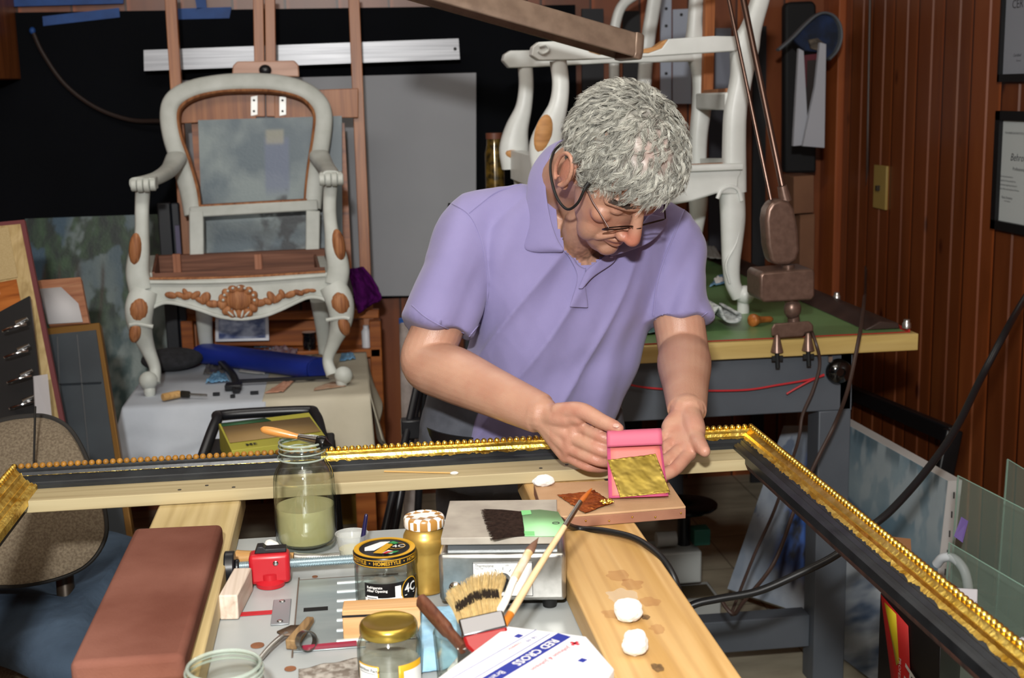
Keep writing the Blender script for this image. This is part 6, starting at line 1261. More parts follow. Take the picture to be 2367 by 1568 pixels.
mb = MB(); mb.tube(cat([cen-fw_*.04+V((.05, 0, -.12)), cen-fw_*.03+V((.05, -.02, -.36)), V((sp.x, sp.y+.16, .40))], 6), .018, 12); mb.build('back_bracket', mat('chair_metal', '#3a3128', .4, .5), t)
mb = MB(); mb.cyl((sp.x, sp.y, .39), (sp.x, sp.y, .08), .03); mb.build('column', black, t)
for k in range(5):
    a = k*2*pi/5+.3; e = V((sp.x+.27*cos(a), sp.y+.27*sin(a), .065)); mb = MB(); mb.beam((sp.x, sp.y, .10), e, .05, .03); l = mb.build('star_leg', black, t); mb = MB(); mb.cyl(e+V((0, -.012, -.037)), e+V((0, .012, -.037)), .028, seg=16); mb.build('caster', black, l)
# blue velvet cushion
t_c = [(-90, 1400), (-60, 1340), (40, 1320), (140, 1275), (230, 1256), (300, 1258), (360, 1290), (330, 1380), (260, 1470), (215, 1555), (120, 1562), (20, 1520), (-80, 1480)]
S = cat([p+(0,) for p in t_c+[t_c[0]]], 6)[:-1]; P = [pz(q[0], q[1], .54) for q in S]; cen2 = sum((p for p in P), V((0, 0, 0)))/len(P)
mb = MB(); rows = []
for k, z in ((.2, .497), (.75, .497), (.97, .51), (1.0, .53), (.97, .556), (.85, .585), (.65, .60), (.4, .597), (.22, .580), (.12, .562), (.05, .555)):
    rows.append([(cen2.x+(p.x-cen2.x)*k, cen2.y+(p.y-cen2.y)*k, z+.012*noise.noise(V((p.x*5, p.y*5, k*3)))*(k > .2)) for p in P])
mb.loft(rows); single(mb, 'seat_cushion', mat('slate_blue_velvet', '#2f3b49', .9, 0, '#53657a', 5, detail=6, lo=.35, hi=.8, spec=.15, bump=.5, bscale=12, bdist=.02), 'tufted slate blue velvet cushion on the office chair seat', 'cushion')
# stretched canvas back and black panel with clips
tanc = mat('raw_canvas', '#9a865e', .9, 0, '#a5916a', 300, stretch=(1, 1, 1)); maroon = mat('maroon_edge', '#5c2a2c', .7)
t = thing('stretched_canvas', 'back of a large stretched canvas with maroon edges leaning at the far left', 'canvas', pd(60, 1300, 3.3))
a, b, c, d = pd(-120, 525, 3.45), pd(56, 508, 3.45), pd(150, 980, 3.25), pd(-120, 1030, 3.25); low = lambda p, q: p+(q-p)*2.05
a, b, c, d = [(lambda Q: (Q[3], Q[2], Q[1], Q[0]))(planar([d, c, b, a]))[k] for k in range(4)]; c2, d2 = low(b, c), low(a, d); mb = MB(); quad(mb, [d2, c2, b, a], .010); mb.build('frame_edge', maroon, t)
s_ = (b-a).normalized(); e = -_F*.002
mb = MB(); quad(mb, [d2+e, c2+e-s_*.012, b+e-s_*.012+(c-b).normalized()*.012, a+e+(d-a).normalized()*.012], .002); mb.build('stretcher', wood('stretcher_wood', '#8a734a', '#a08a5e', '#b09a70', 2, 1.3, .7, False), t)
mb = MB(); f1 = e*2; quad(mb, [a.lerp(d, .30)+f1, b.lerp(c, .285)+f1-s_*.045, b.lerp(c, .03)+f1-s_*.045, a.lerp(d, .045)+f1], .002); mb.build('canvas_back', tanc, t)
mb = MB(); quad(mb, [a.lerp(d, .64)+f1, b.lerp(c, .52)+f1-s_*.05, b.lerp(c, .295)+f1-s_*.05, a.lerp(d, .31)+f1], .002); mb.build('cross_brace', esd, t)
mb = MB(); quad(mb, [a.lerp(d, .262)+f1*1.5, b.lerp(c, .36)+f1*1.5-s_*.10, b.lerp(c, .345)+f1*1.5-s_*.10, a.lerp(d, .247)+f1*1.5], .002); mb.build('label_strip', inkw, t)
t = thing('clip_board', 'black panel with chrome spring clips leaning on the canvas at the far left', 'panel', pd(40, 1300, 3.2))
P = [pd(-130, 1030, 3.16), pd(104, 985, 3.19), pd(68, 684, 3.27), pd(-130, 790, 3.24)]; P = planar(P); P[0], P[1] = low(P[3], P[0]), low(P[2], P[1])
mb = MB(); quad(mb, P, .012); mb.build('panel_board', mat('satin_black', '#141416', .35), t)
for (x, y) in ((36, 757), (40, 818), (47, 876), (52, 936)):
    dpt = 3.19; c = pd(x, y, dpt-.012); mb = MB(); rx = (_R*.95+_U*.28).normalized(); mb.tube(cat([c-rx*.028, c-rx*.012+Cc*.012, c+Cc*.016, c+rx*.012+Cc*.012, c+rx*.026], 5), [(.0035, .006)]*21, 10); mb.tube([c-rx*.034, c-rx*.02], [.003, .005], 8); mb.tube([c+rx*.004+_U*.006, c+rx*.030+_U*.013], [.009, .004], 10); mb.build('spring_clip', chrome, t)
P = [pd(84, 985, 3.12), pd(122, 985, 3.15), pd(110, 865, 3.17), pd(78, 870, 3.14)]; mb = MB(); quad(mb, P, .004); mb.build('clear_strip', mat('milky_plastic', '#b5b2b5', .3, alpha=.7), t)
# framed picture back with white mount; dark panel with gold edge
t = thing('picture_frame', 'small wooden frame with a white clipped corner mount leaning at the left', 'frame', pd(150, 750, 3.5))
P = [pd(112, 752, 3.48), pd(206, 746, 3.48), pd(186, 640, 3.56), pd(86, 648, 3.56)]; P = planar(P); mb = MB(); quad(mb, P, .02); mb.build('frame_board', wood('reddish_frame', '#6e3f2a', '#8a5a40', '#966a4e', 0, 2, .6, False), t, bevel=.002)
mb = MB(); R = [bil(P, u, v)+Cc*.003 for u, v in ((.0, .02), (.86, .02), (.84, .42), (.52, .80), (.02, .80))]; mb.f([mb.v(p) for p in R]); mb.build('white_mount', mat('mount_white', '#a8a6a8', .8), t, solid=.002)
t = thing('framed_board', 'dark slate coloured panel with a narrow gold frame leaning at the left', 'panel', pd(190, 1000, 3.4))
P = [pd(90, 1010, 3.36), pd(272, 1010, 3.36), pd(230, 745, 3.48), pd(92, 760, 3.48)]; P = planar(P); P[0], P[1] = P[3]+(P[0]-P[3])*1.9, P[2]+(P[1]-P[2])*1.9
mb = MB(); quad(mb, P, .025); mb.build('gold_edge', mat('dull_gold', '#6a4a1c', .45, .5), t, bevel=.003)
mb = MB(); quad(mb, [bil(P, u, v)+Cc*.004 for u, v in ((.02, .02), (.93, .02), (.93, .965), (.02, .965))], .003); pp = mb.build('slate_sheet', mat('slate_sheet', '#23292f', .5, 0, '#2c3339', 8), t)
mb = MB()
for v_ in (.36, .72): mb.beam(bil(P, .05, v_)+Cc*.006, bil(P, .9, v_)+Cc*.006, .004, .003)
for u_ in (.3, .62): mb.beam(bil(P, u_, .03)+Cc*.006, bil(P, u_, .95)+Cc*.006, .004, .003)
mb.build('brace_ridges', mat('ridge_dark', '#1a1f25', .5), pp)
# big landscape of pines
def pines(u, v):
    y = 1-v; n = fb(u*4, v*4, 2); n2 = fb(u*14, v*14, 5); c = mix((.03, .07, .11), (.13, .17, .17), .5+1.6*fb(u*3, v*2, 8)); c = mix(c, (.02, .10, .24), .7*sst(.24, .32, y)*(1-sst(.45, .52, y))*sst(-.1, .3, n)*(1-sst(.5, .8, u)))
    fol = sst(-.10, .25, fb(u*6, v*7, 1)*1.5+.30-abs(y-.2)*.9)*(1-sst(.42, .52, y)); c = mix(c, mix((.004, .012, .009), (.03, .07, .03), .4+1.0*n2), .96*fol)
    for x0, w_ in ((.12, .012), (.34, .022), (.22, .01), (.5, .012)): c = mix(c, (.03, .018, .012), .85*exp(-((u-x0-.03*sin(y*7))/w_)**2)*sst(.15, .22, y)*(1-sst(.62, .75, y)))
    ws = sst(.30, .55, y)*sst(.45, .72, u+.25*y); c = mix(c, mix((.03, .07, .07), (.22, .27, .26), .5+1.2*n2), .8*ws); return mix(c, mix((.006, .02, .02), (.04, .07, .03), .5+n2), .75*sst(.70, .95, y+.2*n)*(.4+.6*sst(0, .3, n2+.2)))
P = [pY(20, 980, 4.62), pY(418, 965, 4.62), pY(400, 494, 4.76), pY(58, 506, 4.76)]; P[0], P[1] = P[3]+(P[0]-P[3])*1.3, P[2]+(P[1]-P[2])*1.3
t = thing('landscape_painting', 'large painting of dark green pines and pale blossom leaning behind the left armchair', 'painting', V((P[0].x, P[0].y, P[0].z))); mb = MB(); quad(mb, P, .03); mb.build('canvas', mat('canvas_edge', '#8c8676', .8), t); picture(t, P, 120, 130, pines)
for i, (x0, x1, Yk, col_, nm) in enumerate(((362, 392, 4.47, '#171a20', 'tall black frame edge standing left of the easel'), (394, 412, 4.485, '#1c2028', 'tall narrow dark blue frame edge beside the easel upright'))):
    mb = MB(); p0, p1 = pY(x0, 470, Yk), pY(x1, 470, Yk); mb.box((p0.x, Yk, .0), (p1.x, Yk+.03, p0.z)); single(mb, 'picture_frame', mat('dark_frame_%d' % i, col_, .45), nm, 'frame', bevel=.004)
mb = MB(); mb.box((pY(404, 520, 4.46).x, 4.46, pY(404, 590, 4.46).z), (pY(414, 520, 4.46).x, 4.478, pY(404, 522, 4.46).z)); o = single(mb, 'lilac_card', mat('lilac_card', '#54506a', .6), 'narrow lilac card tucked beside the dark frames left of the easel', 'card')
# clear roll and tripod near the man's elbow
t = thing('plastic_roll', 'upright roll of clear plastic sheet standing behind the man', 'plastic roll', pd(945, 1020, 3.6))
a, b = pd(942, 738, 3.62), V((pd(942, 1000, 3.6).x, pd(942, 1000, 3.6).y, 0)); mb = MB(); mb.cyl(a, b, .024, seg=24); mb.build('roll', mat('cloudy_plastic', '#7d7470', .25, 0, '#a49c98', 20, alpha=.75), t); mb = MB(); mb.cyl(a+V((0, 0, .002)), a-V((0, 0, .012)), .0245); mb.build('tape_band', tape, t)
t = thing('tripod', 'folded black tripod standing beside the plastic roll', 'tripod', (pd(960, 1000, 3.3).x, pd(960, 1000, 3.3).y, 0)); 
for (a, b, r_) in ((pd(1048, 472, 3.4), pd(985, 800, 3.4), .014), (pd(985, 800, 3.4), pd(950, 1000, 3.35), .012), (pd(985, 800, 3.4), pd(938, 1010, 3.3), .010), (pd(985, 800, 3.4), pd(975, 1000, 3.45), .010)):
    mb = MB(); c_ = b if r_ > .013 else a+(b-a)*((a.z)/(a.z-b.z)); mb.cyl(a, c_, r_, seg=12); mb.build('leg' if r_ < .013 else 'centre_column', black, t)
mb = MB(); mb.boxc(pd(950, 990, 3.32), (.05, .04, .05)); mb.build('leg_lock', black, t, bevel=.004)
# floor clutter glimpsed between the boards
mb = MB(); p = pz(860, 1190, 0); mb.box((p.x-.2, p.y-.1, 0), (p.x+.05, p.y+.2, .12)); single(mb, 'floor_box', mat('ochre_box', '#8a6a1c', .6), 'low ochre box on the floor under the long batten', 'box', bevel=.003)
# ================================================================ BACKGROUND, RIGHT
ZW = .95
t = thing('workbench', 'grey steel workbench with green top and pale wooden edge behind the man', 'workbench', (.9, 3.9, 0))
lino = mat('green_lino', '#5f7f50', .35, 0, '#6e9060', 6, detail=6, spec=.5); edge = wood('bench_edge', '#a98f52', '#bba263', '#c7b074', 0, 1.3, .5, False)
steelg = mat('grey_paint_steel', '#525860', .45, 0, '#4a5058', 6)
mb = MB(); mb.box((.36, 3.055, ZW-.044), (1.415, 4.90, ZW-.001)); mb.build('bench_top', edge, t, bevel=.002)
mb = MB(); mb.box((.37, 3.075, ZW-.001), (1.395, 4.89, ZW)); tp = mb.build('green_lino', lino, t)
redm = mat('red_line', '#a02a22', .5)
mb = MB(); mb.box((.37, 3.072, ZW), (1.40, 3.076, ZW+.002)); mb.build('red_trim', redm, tp); mb = MB(); mb.box((1.395, 3.07, ZW), (1.399, 4.9, ZW+.008)); mb.build('red_trim', redm, tp)
zap = pY(1700, 962, 3.09).z; xr = pY(1966, 1000, 3.09).x; xl_ = pY(1892, 1000, 3.09).x
mb = MB(); mb.box((.42, 3.09, zap), (xr, 3.13, ZW-.044)); mb.build('front_apron', steelg, t, bevel=.003)
mb = MB(); mb.box((xr-.03, 3.09, zap), (xr, 4.85, ZW-.044)); mb.build('side_apron', steelg, t)
for x in (.42, xl_):
    for y in (3.09, 4.75): mb = MB(); mb.box((x, y, 0), (x+xr-xl_, y+.08, zap)); mb.build('leg', steelg, t, bevel=.003)
zs0, zs1 = pY(1750, 1505, 3.12).z, pY(1750, 1432, 3.12).z
mb = MB(); mb.box((.42, 3.12, zs0), (xl_, 3.18, zs1)); mb.build('stretcher', steelg, t, bevel=.003)
# dark rule along its right edge and small hardware
mb = MB(); mb.loft([[(1.30, y, ZW+.001), (1.395, y, ZW+.001), (1.39, y, ZW+.016), (1.34, y, ZW+.022)] for y in (3.12, 4.85)]); single(mb, 'dark_rail', mat('dark_brown_rail', '#2b1f1c', .45, 0, '#3a2a25', 12), 'long dark brown rail lying along the right edge of the green workbench', 'rail', bevel=.003)
for x, y, lab in ((1.396, 3.085, 'steel stud on the front right corner of the workbench'), (1.392, 3.55, 'small steel stud further back along the right edge of the workbench')):
    mb = MB(); mb.lathe([(0, 0), (.011, 0), (.011, .012), (.008, .016), (.008, .022), (0, .023)], (x, y, ZW+.009), 18); single(mb, 'steel_stud', steel, lab, 'stud', 'steel studs')
# round black socket with red wires
c = pY(1937, 858, 3.085); t = thing('round_socket', 'round glossy black socket on the workbench apron', 'socket', c)
glossb = mat('gloss_black', '#0a0a0b', .12, coat=.6); M = RX(pi/2)
mb = MB(); mb.lathe([(0, 0), (.033, 0), (.033, .008), (.026, .018), (.012, .022), (.010, .016), (0, .016)], c, 32, M); mb.build('socket_body', glossb, t); mb = MB(); mb.boxc(c+V((-.022, 0, .032)), (.010, .01, .014)); mb.build('lug', steel, t)
redw = mat('red_wire', '#b0222a', .4)
mb = MB(); mb.tube(cat([pY(1445, 888, 3.07), pY(1500, 897, 3.07), pY(1600, 903, 3.07), pY(1720, 902, 3.07), pY(1800, 890, 3.07), pY(1870, 878, 3.07), pY(1905, 868, 3.07)], 8), .0026, 8)
mb.tube(cat([pY(1905, 866, 3.07), pY(1870, 882, 3.068), pY(1840, 898, 3.068), pY(1818, 911, 3.068)], 6), .0026, 8); single(mb, 'red_wire', redw, 'thin red twin wire running along the workbench apron', 'wire')
# newspaper fold, pear shaped tool, cloth things on the bench
pap = mat('printed_paper', '#b5b9b8', .8, 0, '#8b9092', 40, stretch=(1, 1, 6), lo=.45, hi=.6)
mb = MB(); a = pz(1560, 770, ZW+.002); 
def roll(u, v):
    prof = cat([(0, .002, 0), (.04, .004, 0), (.09, .03, 0), (.115, .062, 0), (.125, .050, 0), (.135, .028, 0), (.158, .022, 0), (.172, .030, 0), (.170, .044, 0), (.160, .046, 0)], 6); k = u*(len(prof)-1); i = int(min(k, len(prof)-2)); p = prof[i]*(1-(k-i))+prof[i+1]*(k-i); return (a.x+p[0], a.y+.01+.16*v-.02*u, ZW+.001+p[1])
mb.sheet(roll, 60, 6); single(mb, 'folded_newspaper', pap, 'curled grey newspaper on the green workbench by the man\'s sleeve', 'newspaper', solid=.006)
t = thing('pear_handle', 'pear shaped orange brown wooden tool handle on the green workbench', 'tool', pz(1755, 748, ZW))
a, b = pz(1735, 741, ZW+.017), pz(1786, 738, ZW+.010); mb = MB(); mb.tube(cat([a, a.lerp(b, .12), a.lerp(b, .35), a.lerp(b, .6), a.lerp(b, .85), b], 5), [.004, .010, .014, .0165, .017, .0175, .017, .016, .014, .0125, .011, .010, .0095, .009, .0088, .0086, .0085, .0085, .0085, .0085, .0085, .008, .007, .006, .004, .003], 18); mb.build('wooden_handle', wood('pear_wood', '#7a431c', '#a3602a', '#b57238', 0, 2, .35, False), t)
for (pts, z, nm, lab, cg, m_) in (([(1640, 665), (1660, 640), (1700, 630), (1690, 655)], ZW+.002, 'blue_film_scrap', 'blue film scrap at the back of the green workbench', 'plastic scrap', lb), ([(1632, 598), (1670, 602), (1645, 560), (1625, 565)], ZW+.03, 'grey_wedge', 'pale grey wedge shaped scrap at the back of the workbench', 'scrap', mat('grey_scrap', '#8f8f8c', .6)), ([(1655, 660), (1675, 652), (1668, 642), (1650, 648)], ZW+.004, 'white_rag', 'small white rag behind the chair leg on the workbench', 'rag', cotton)):
    scrap(pts, z, m_, nm, lab, cg, None, .01, 3, 16)
scrap([(1480, 775), (1545, 770), (1530, 735), (1490, 742)], ZW+.002, mat('teal_print', '#2f5f63', .6, 0, '#7d9a98', 30), 'teal_magazine', 'teal printed magazine at the near edge of the workbench behind the man', 'magazine', None, .003, 4)
# ---- drafting lamp
brz = mat('bronze_hammertone', '#7a6257', .34, .55, '#6b554b', 60); t = thing('drafting_lamp', 'brown metal drafting lamp clamped to the workbench with a long shade', 'lamp', pY(1835, 770, 3.05))
LY = 3.10
mb = MB(); mb.loft([PY([(1782, 760), (1790, 748), (1870, 742), (1880, 752), (1880, 766), (1862, 770), (1858, 778), (1800, 782), (1796, 776), (1784, 778)], LY-.05), PY([(1782, 760), (1790, 748), (1870, 742), (1880, 752), (1880, 766), (1862, 770), (1858, 778), (1800, 782), (1796, 776), (1784, 778)], LY+.03)]); cl = mb.build('clamp_bracket', brz, t, bevel=.004)
for x, y in ((1796, 800), (1868, 796)):
    p0, p1, p2 = pY(x, y-26, LY-.05), pY(x, y+14, LY-.05), pY(x+2, y+50, LY-.05); mb = MB(); mb.tube([p0, p0.lerp(p1, .2), p1], [.005, .008, .016], 18); mb.build('cone_nut', brz, cl); mb = MB(); mb.cyl(p1, p2, .006, seg=10); mb.boxc(p1.lerp(p2, .4), (.028, .006, .012)); mb.build('clamp_screw', mat('dark_screw', '#26282a', .5, .5), cl)
mb = MB(); mb.tube([pY(1835, 750, LY), pY(1833, 715, LY), pY(1828, 690, LY)], [.016, .013, .018], 18); mb.ball(pY(1832, 715, LY-.005), (.022, .018, .026)); mb.build('swivel_post', brz, t)
mb = MB(); plate(mb, [(1757, 690), (1757, 638), (1764, 630), (1880, 622), (1884, 632), (1884, 686), (1876, 694), (1766, 700)], LY-.04, .11); mb.build('ballast_box', brz, t, bevel=.008, seg=3)
mb = MB(); mb.cyl(pY(1822, 632, LY+.01), pY(1822, 612, LY+.01), .016); mb.build('swivel_collar', brz, t)
mb = MB(); plate(mb, [(1782, 604), (1774, 570), (1770, 510), (1774, 485), (1785, 467), (1805, 460), (1824, 466), (1836, 482), (1846, 530), (1850, 580), (1843, 602), (1825, 613), (1795, 614)], LY-.015, .055); mb.build('spring_housing', brz, t, bevel=.010, seg=4)
topA, topB = pd(1706, -60, 3.22), pd(1672, -60, 3.20)
a = pY(1808, 430, LY+.01); mb = MB(); mb.tube([pY(1816, 465, LY+.01), a], [.016, .012], 14); mb.build('arm_socket', brz, t)
arm_m = mat('bronze_rod', '#6a544b', .25, .85)
mb = MB(); mb.cyl(a, topA, .0078, seg=14); mb.build('arm', arm_m, t); mb = MB(); mb.cyl(pY(1782, 462, LY+.01), topB, .0048, seg=12); mb.build('arm', arm_m, t)
sh0, sh1 = pd(985, -28, 2.72), pd(1462, 108, 2.86); mid = sh0.lerp(sh1, .45)
el = topA.lerp(topB, .5)+V((0, 0, .03)); mb = MB(); mb.ball(el, .03); mb.tube([topA, el, topB], .01, 8); mb.build('elbow', brz, t); mb = MB(); mb.cyl(el, mid+V((0, 0, .09)), .0078, seg=12); mb.build('arm', arm_m, t); mb = MB(); mb.cyl(mid+V((0, 0, .09)), mid+V((0, 0, .02)), .014, seg=14); mb.build('shade_mount', brz, t)
dx_ = (sh1-sh0).normalized(); yy = V((0, 0, 1)).cross(dx_).normalized(); zz = dx_.cross(yy)
prof = [(-.062, -.028), (-.062, -.014), (-.040, .026), (.040, .026), (.062, -.014), (.062, -.028), (.056, -.028), (.054, -.014), (.036, .018), (-.036, .018), (-.054, -.014), (-.056, -.028)]
mb = MB(); mb.loft([[sh0+dx_*s+yy*y+zz*z for y, z in prof] for s in (-.08, (sh1-sh0).length-.012)]); shm = mat('bronze_shade', '#8f7a6a', .36, .35, '#7d695b', 30); o = mb.build('shade', shm, t, bevel=.003)
mb = MB(); e0 = (sh1-sh0).length; mb.loft([[sh0+dx_*(e0+s)+yy*y*k+zz*z*k for y, z in ((-.062, -.030), (-.062, -.013), (-.041, .027), (.041, .027), (.062, -.013), (.062, -.030))] for s, k in ((-.014, 1.03), (0, 1.03), (.008, .92))]); mb.build('end_cap', shm, o, bevel=.003)
mb = MB(); mb.cyl(sh0+zz*-.004, sh1-dx_*.03+zz*-.004, .012, seg=14); mb.build('tube', mat('lamp_tube', '#d9d9d2', .3), o)
mb = MB(); mb.ball(sh0+dx_*.16+zz*.03, (.012, .010, .008)); mb.build('switch', mat('ivory', '#c9bfa6', .4), o)
cb_ = mat('brown_cord', '#3a2a24', .5)
mb = MB(); mb.tube(cat([pY(1868, 748, LY), pY(1885, 790, 3.03), pY(1895, 840, 3.03), pY(1880, 900, 3.03), pY(1855, 960, 3.03), pY(1842, 1030, 3.03), pY(1790, 1180, 3.10), pY(1745, 1280, 3.10), pY(1690, 1420, 3.10)], 8), .0042, 8); mb.build('lamp_cord', cb_, t)
mb = MB(); mb.tube(cat([pX(2012, -60, 1.885), pX(2006, 300, 1.885), pX(2001, 640, 1.88), pd(1998, 690, 3.5), pd(1993, 735, 3.2), pd(1984, 790, 3.08), pd(1960, 900, 3.08), pd(1930, 980, 3.14), pd(1890, 1060, 3.13), pd(1840, 1170, 3.15), pd(1790, 1300, 3.15), pd(1720, 1390, 3.08), pd(1695, 1420, 3.02), pd(1670, 1380, 3.05), pd(1740, 1372, 3.1)], 8), .0048, 8); single(mb, 'brown_cord', cb_, 'long brown cord hanging from the side wall in front of the workbench leg', 'cord')
mb = MB(); mb.tube(cat([pX(2400, 640, 1.80), pd(2345, 730, 2.85), pd(2270, 870, 2.75), pd(2210, 990, 2.65), pd(2140, 1090, 2.58), pd(2060, 1180, 2.52), pd(2000, 1228, 2.50), pd(1930, 1285, 2.5), pd(1840, 1330, 2.5), pd(1750, 1368, 2.5), pd(1660, 1385, 2.5), pd(1600, 1400, 2.5), pd(1540, 1440, 2.5)], 8), .0078, 12); single(mb, 'black_power_cable', mat('black_cable_satin', '#101114', .4), 'thick black power cable swooping from the side wall under the frame', 'cable')
# ---- wall things
sw = pX(2040, 432, XR-.004); t = thing('light_switch', 'ivory yellow light switch plate on the pine side wall', 'light switch', sw)
ivory = mat('aged_ivory', '#9c8348', .45)
y0, y1 = pX(2055, 430, XR).y, pX(2026, 430, XR).y; z0, z1 = pX(2040, 483, XR).z, pX(2040, 382, XR).z
mb = MB(); mb.box((XR-.012, min(y0, y1), z0), (XR-.002, max(y0, y1), z1)); mb.build('plate', ivory, t, bevel=.002); mb = MB(); mb.box((XR-.026, (y0+y1)/2-.005, (z0+z1)/2-.012), (XR-.012, (y0+y1)/2+.005, (z0+z1)/2+.006)); mb.build('toggle', mat('dark_toggle', '#2a2118', .5), t)
def cert(x0, y0_, x1, y1_, lab, lines, silver):
    a, b = pX(x0, y1_, XR-.02), pX(x0, y0_, XR-.02); Y0 = a.y; wd_ = (b.z-a.z)*1.25; Y1 = Y0-wd_; t = thing('framed_certificate', lab, 'certificate', (XR-.02, (Y0+Y1)/2, a.z), 'framed certificates')
    z0_, z1_ = a.z, b.z; f_ = .022 if silver else .026; mb = MB()
    for lo, hi in (((Y1, z0_), (Y0, z0_+f_)), ((Y1, z1_-f_), (Y0, z1_)), ((Y1, z0_), (Y1+f_, z1_)), ((Y0-f_ if not silver else Y0-.010, z0_), (Y0, z1_))): mb.box((XR-.024, lo[0], lo[1]), (XR-.002, hi[0], hi[1]))
    mb.build('frame', mat('frame_black', '#101012', .4) , t); mb = MB(); mb.box((XR-.012, Y1+.01, z0_+.01), (XR-.008, Y0-.008, z1_-.01)); pg = mb.build('sheet', mat('cert_paper_%d' % silver, '#b9bfc0' if not silver else '#8b8f99', .6), t)
    M = frame((XR-.0128, (Y0+Y1)/2, 0), (0, -1, 0), None, (-1, 0, 0)); mb = MB()
    for txt, sz, zz_, sh_, x_ in lines: mb.text(txt, sz, frame((XR-.0128, pX(x_, 400, XR).y, z1_+zz_), (0, -1, 0), None, (-1, 0, 0)), 'LEFT', shear=sh_)
    mb.build('lettering', mat('cert_ink', '#3c3c40', .6), pg)
    mb = MB(); mb.box((XR-.0075, Y1+.012, z0_+.012), (XR-.007, Y0-.012, z1_-.012)); mb.build('backing', inkb, t)
    return t, Y0, Y1, z0_, z1_
t_, Y0, Y1, z0_, z1_ = cert(2291, 256, 2367, 528, 'black framed white certificate hanging lower on the pine side wall', [('THE AMERICAN INSTITUTE FOR CONSERVATION', .0085, -.062, 0, 2328), ('Behrooz', .030, -.130, .3, 2343), ('Professional Associate', .014, -.162, 0, 2350), ('of the American Institute in', .0070, -.186, 0, 2320), ('recognition of having satisfied the', .0070, -.198, 0, 2320), ('requirements regarding training and', .0070, -.210, 0, 2320), ('Code of Ethics and Standards of Practice', .0070, -.222, 0, 2320), ('Paula Dempsey', .010, -.246, .4, 2327), ('AIC President', .006, -.256, 0, 2334)], 0)
mb = MB(); M_ = lambda z: frame((XR-.0132, (Y0+Y1)/2, z), (0, -1, 0), None, (-1, 0, 0))
for z in (z1_-.045, z0_+.045): mb.prism([(-.022, 0), (0, -.007), (.022, 0), (0, .007)], 0, .0004, M_(z))
mb.build('ornament', mat('gilt_ornament', '#7d6a2a', .4, .3), t_)
cert(2307, -130, 2367, 190, 'silver edged grey certificate hanging higher on the pine side wall', [('CERTIFICATE', .034, -.175, 0, 2330), ('of', .014, -.23, .3, 2362), ('Certified', .012, -.315, .3, 2338), ('Director', .007, -.330, 0, 2346)], 1)
# cap, papers, black bag and boxes in the corner
t = thing('peaked_cap', 'dark blue cap with grey edged curved peak hanging in the corner', 'cap', pY(1880, 140, 4.55))
rim = [(1798, 116), (1830, 88), (1862, 55), (1885, 36), (1905, 30), (1926, 38), (1940, 60), (1942, 90), (1932, 118), (1914, 138)]
mb = MB(); bar(mb, rim, 4.55, [(.005, .02)]*10, 5, 10); mb.build('peak_edge', mat('cap_grey', '#5d6268', .6), t)
mb = MB(); plate(mb, rim[1:]+[(1890, 120), (1860, 118)], 4.56, .03); mb.build('crown', mat('cap_navy', '#121a2a', .8, 0, '#1a2c50', 18), t, bevel=.004)
mb = MB(); plate(mb, [(1870, 92), (1890, 88), (1905, 100), (1895, 118), (1875, 112)], 4.545, .012); mb.build('badge', mat('cap_badge', '#6d6255', .6, 0, '#2a2420', 40), t)
wp = mat('white_paper', '#a9abb4', .7); 
for i, (pts, Yk, lab) in enumerate((([(1847, 112), (1858, 118), (1870, 335), (1834, 338)], 4.50, 'narrow white booklet hanging left in the bundle below the cap'), ([(1896, 98), (1910, 102), (1906, 342), (1856, 338), (1885, 200)], 4.47, 'thick white booklet hanging right in the bundle below the cap'))):
    mb = MB(); plate(mb, pts, Yk, .02); single(mb, 'hanging_booklet', wp, lab, 'booklet', 'hanging booklets', bevel=.001)
mb = MB(); plate(mb, [(1855, 130), (1892, 125), (1890, 300), (1862, 300)], 4.525, .012); o = single(mb, 'dark_folder', mat('brown_folder', '#2a2220', .6), 'dark brown folder hanging between the white booklets', 'folder'); mb = MB(); plate(mb, [(1856, 128), (1890, 124), (1890, 138), (1866, 140), (1864, 202), (1856, 202)], 4.523, .002); mb.build('red_band', mat('wine_red', '#5a1f2a', .6), o)
mb = MB(); plate(mb, [(1815, 400), (1815, 12), (1825, 4), (1880, 2), (1888, 12), (1888, 400)], 4.82, .05); single(mb, 'black_bag', mat('black_nylon', '#0c0d10', .7), 'long flat black bag hanging in the corner of the room', 'bag', bevel=.01)
card = mat('cardboard', '#7d573f', .85, 0, '#6d4a35', 6)
for pts, Yk, lab in (([(1835, 495), (1835, 408), (1882, 405), (1882, 492)], 4.55, 'upper brown cardboard box standing in the corner'), ([(1850, 700), (1850, 497), (1884, 494), (1884, 700)], 4.58, 'lower brown cardboard box standing in the corner')):
    P = PY(pts, Yk); mb = MB()
    if 'lower' in lab: P[0].z = P[3].z = .001
    mb.loft([P, [p+V((-.0, .14, 0)) for p in P]])
    single(mb, 'cardboard_box', card, lab, 'box', 'cardboard boxes', bevel=.003)
wm = mat('white_metal', '#a5adbd', .4)
for pts, Yk, lab, holes in (([(1527, 240), (1527, -20), (1552, -20), (1552, 240)], 4.90, 'narrow white metal shelf rail with holes on the back wall', [(1540, 20), (1540, 60), (1540, 170)]), ([(1556, 240), (1556, 22), (1598, 20), (1598, 240)], 4.88, 'wider white metal panel with a top hole on the back wall', [(1575, 34)])):
    mb = MB(); plate(mb, pts, Yk, .01); o = single(mb, 'metal_rail', wm, lab, 'rail', 'white metal rails'); mb = MB()
    for x, y in holes: p = pY(x, y, Yk-.001); mb.cyl(p, p+V((0, .002, 0)), .006, seg=12)
    mb.build('hole', inkb, o)
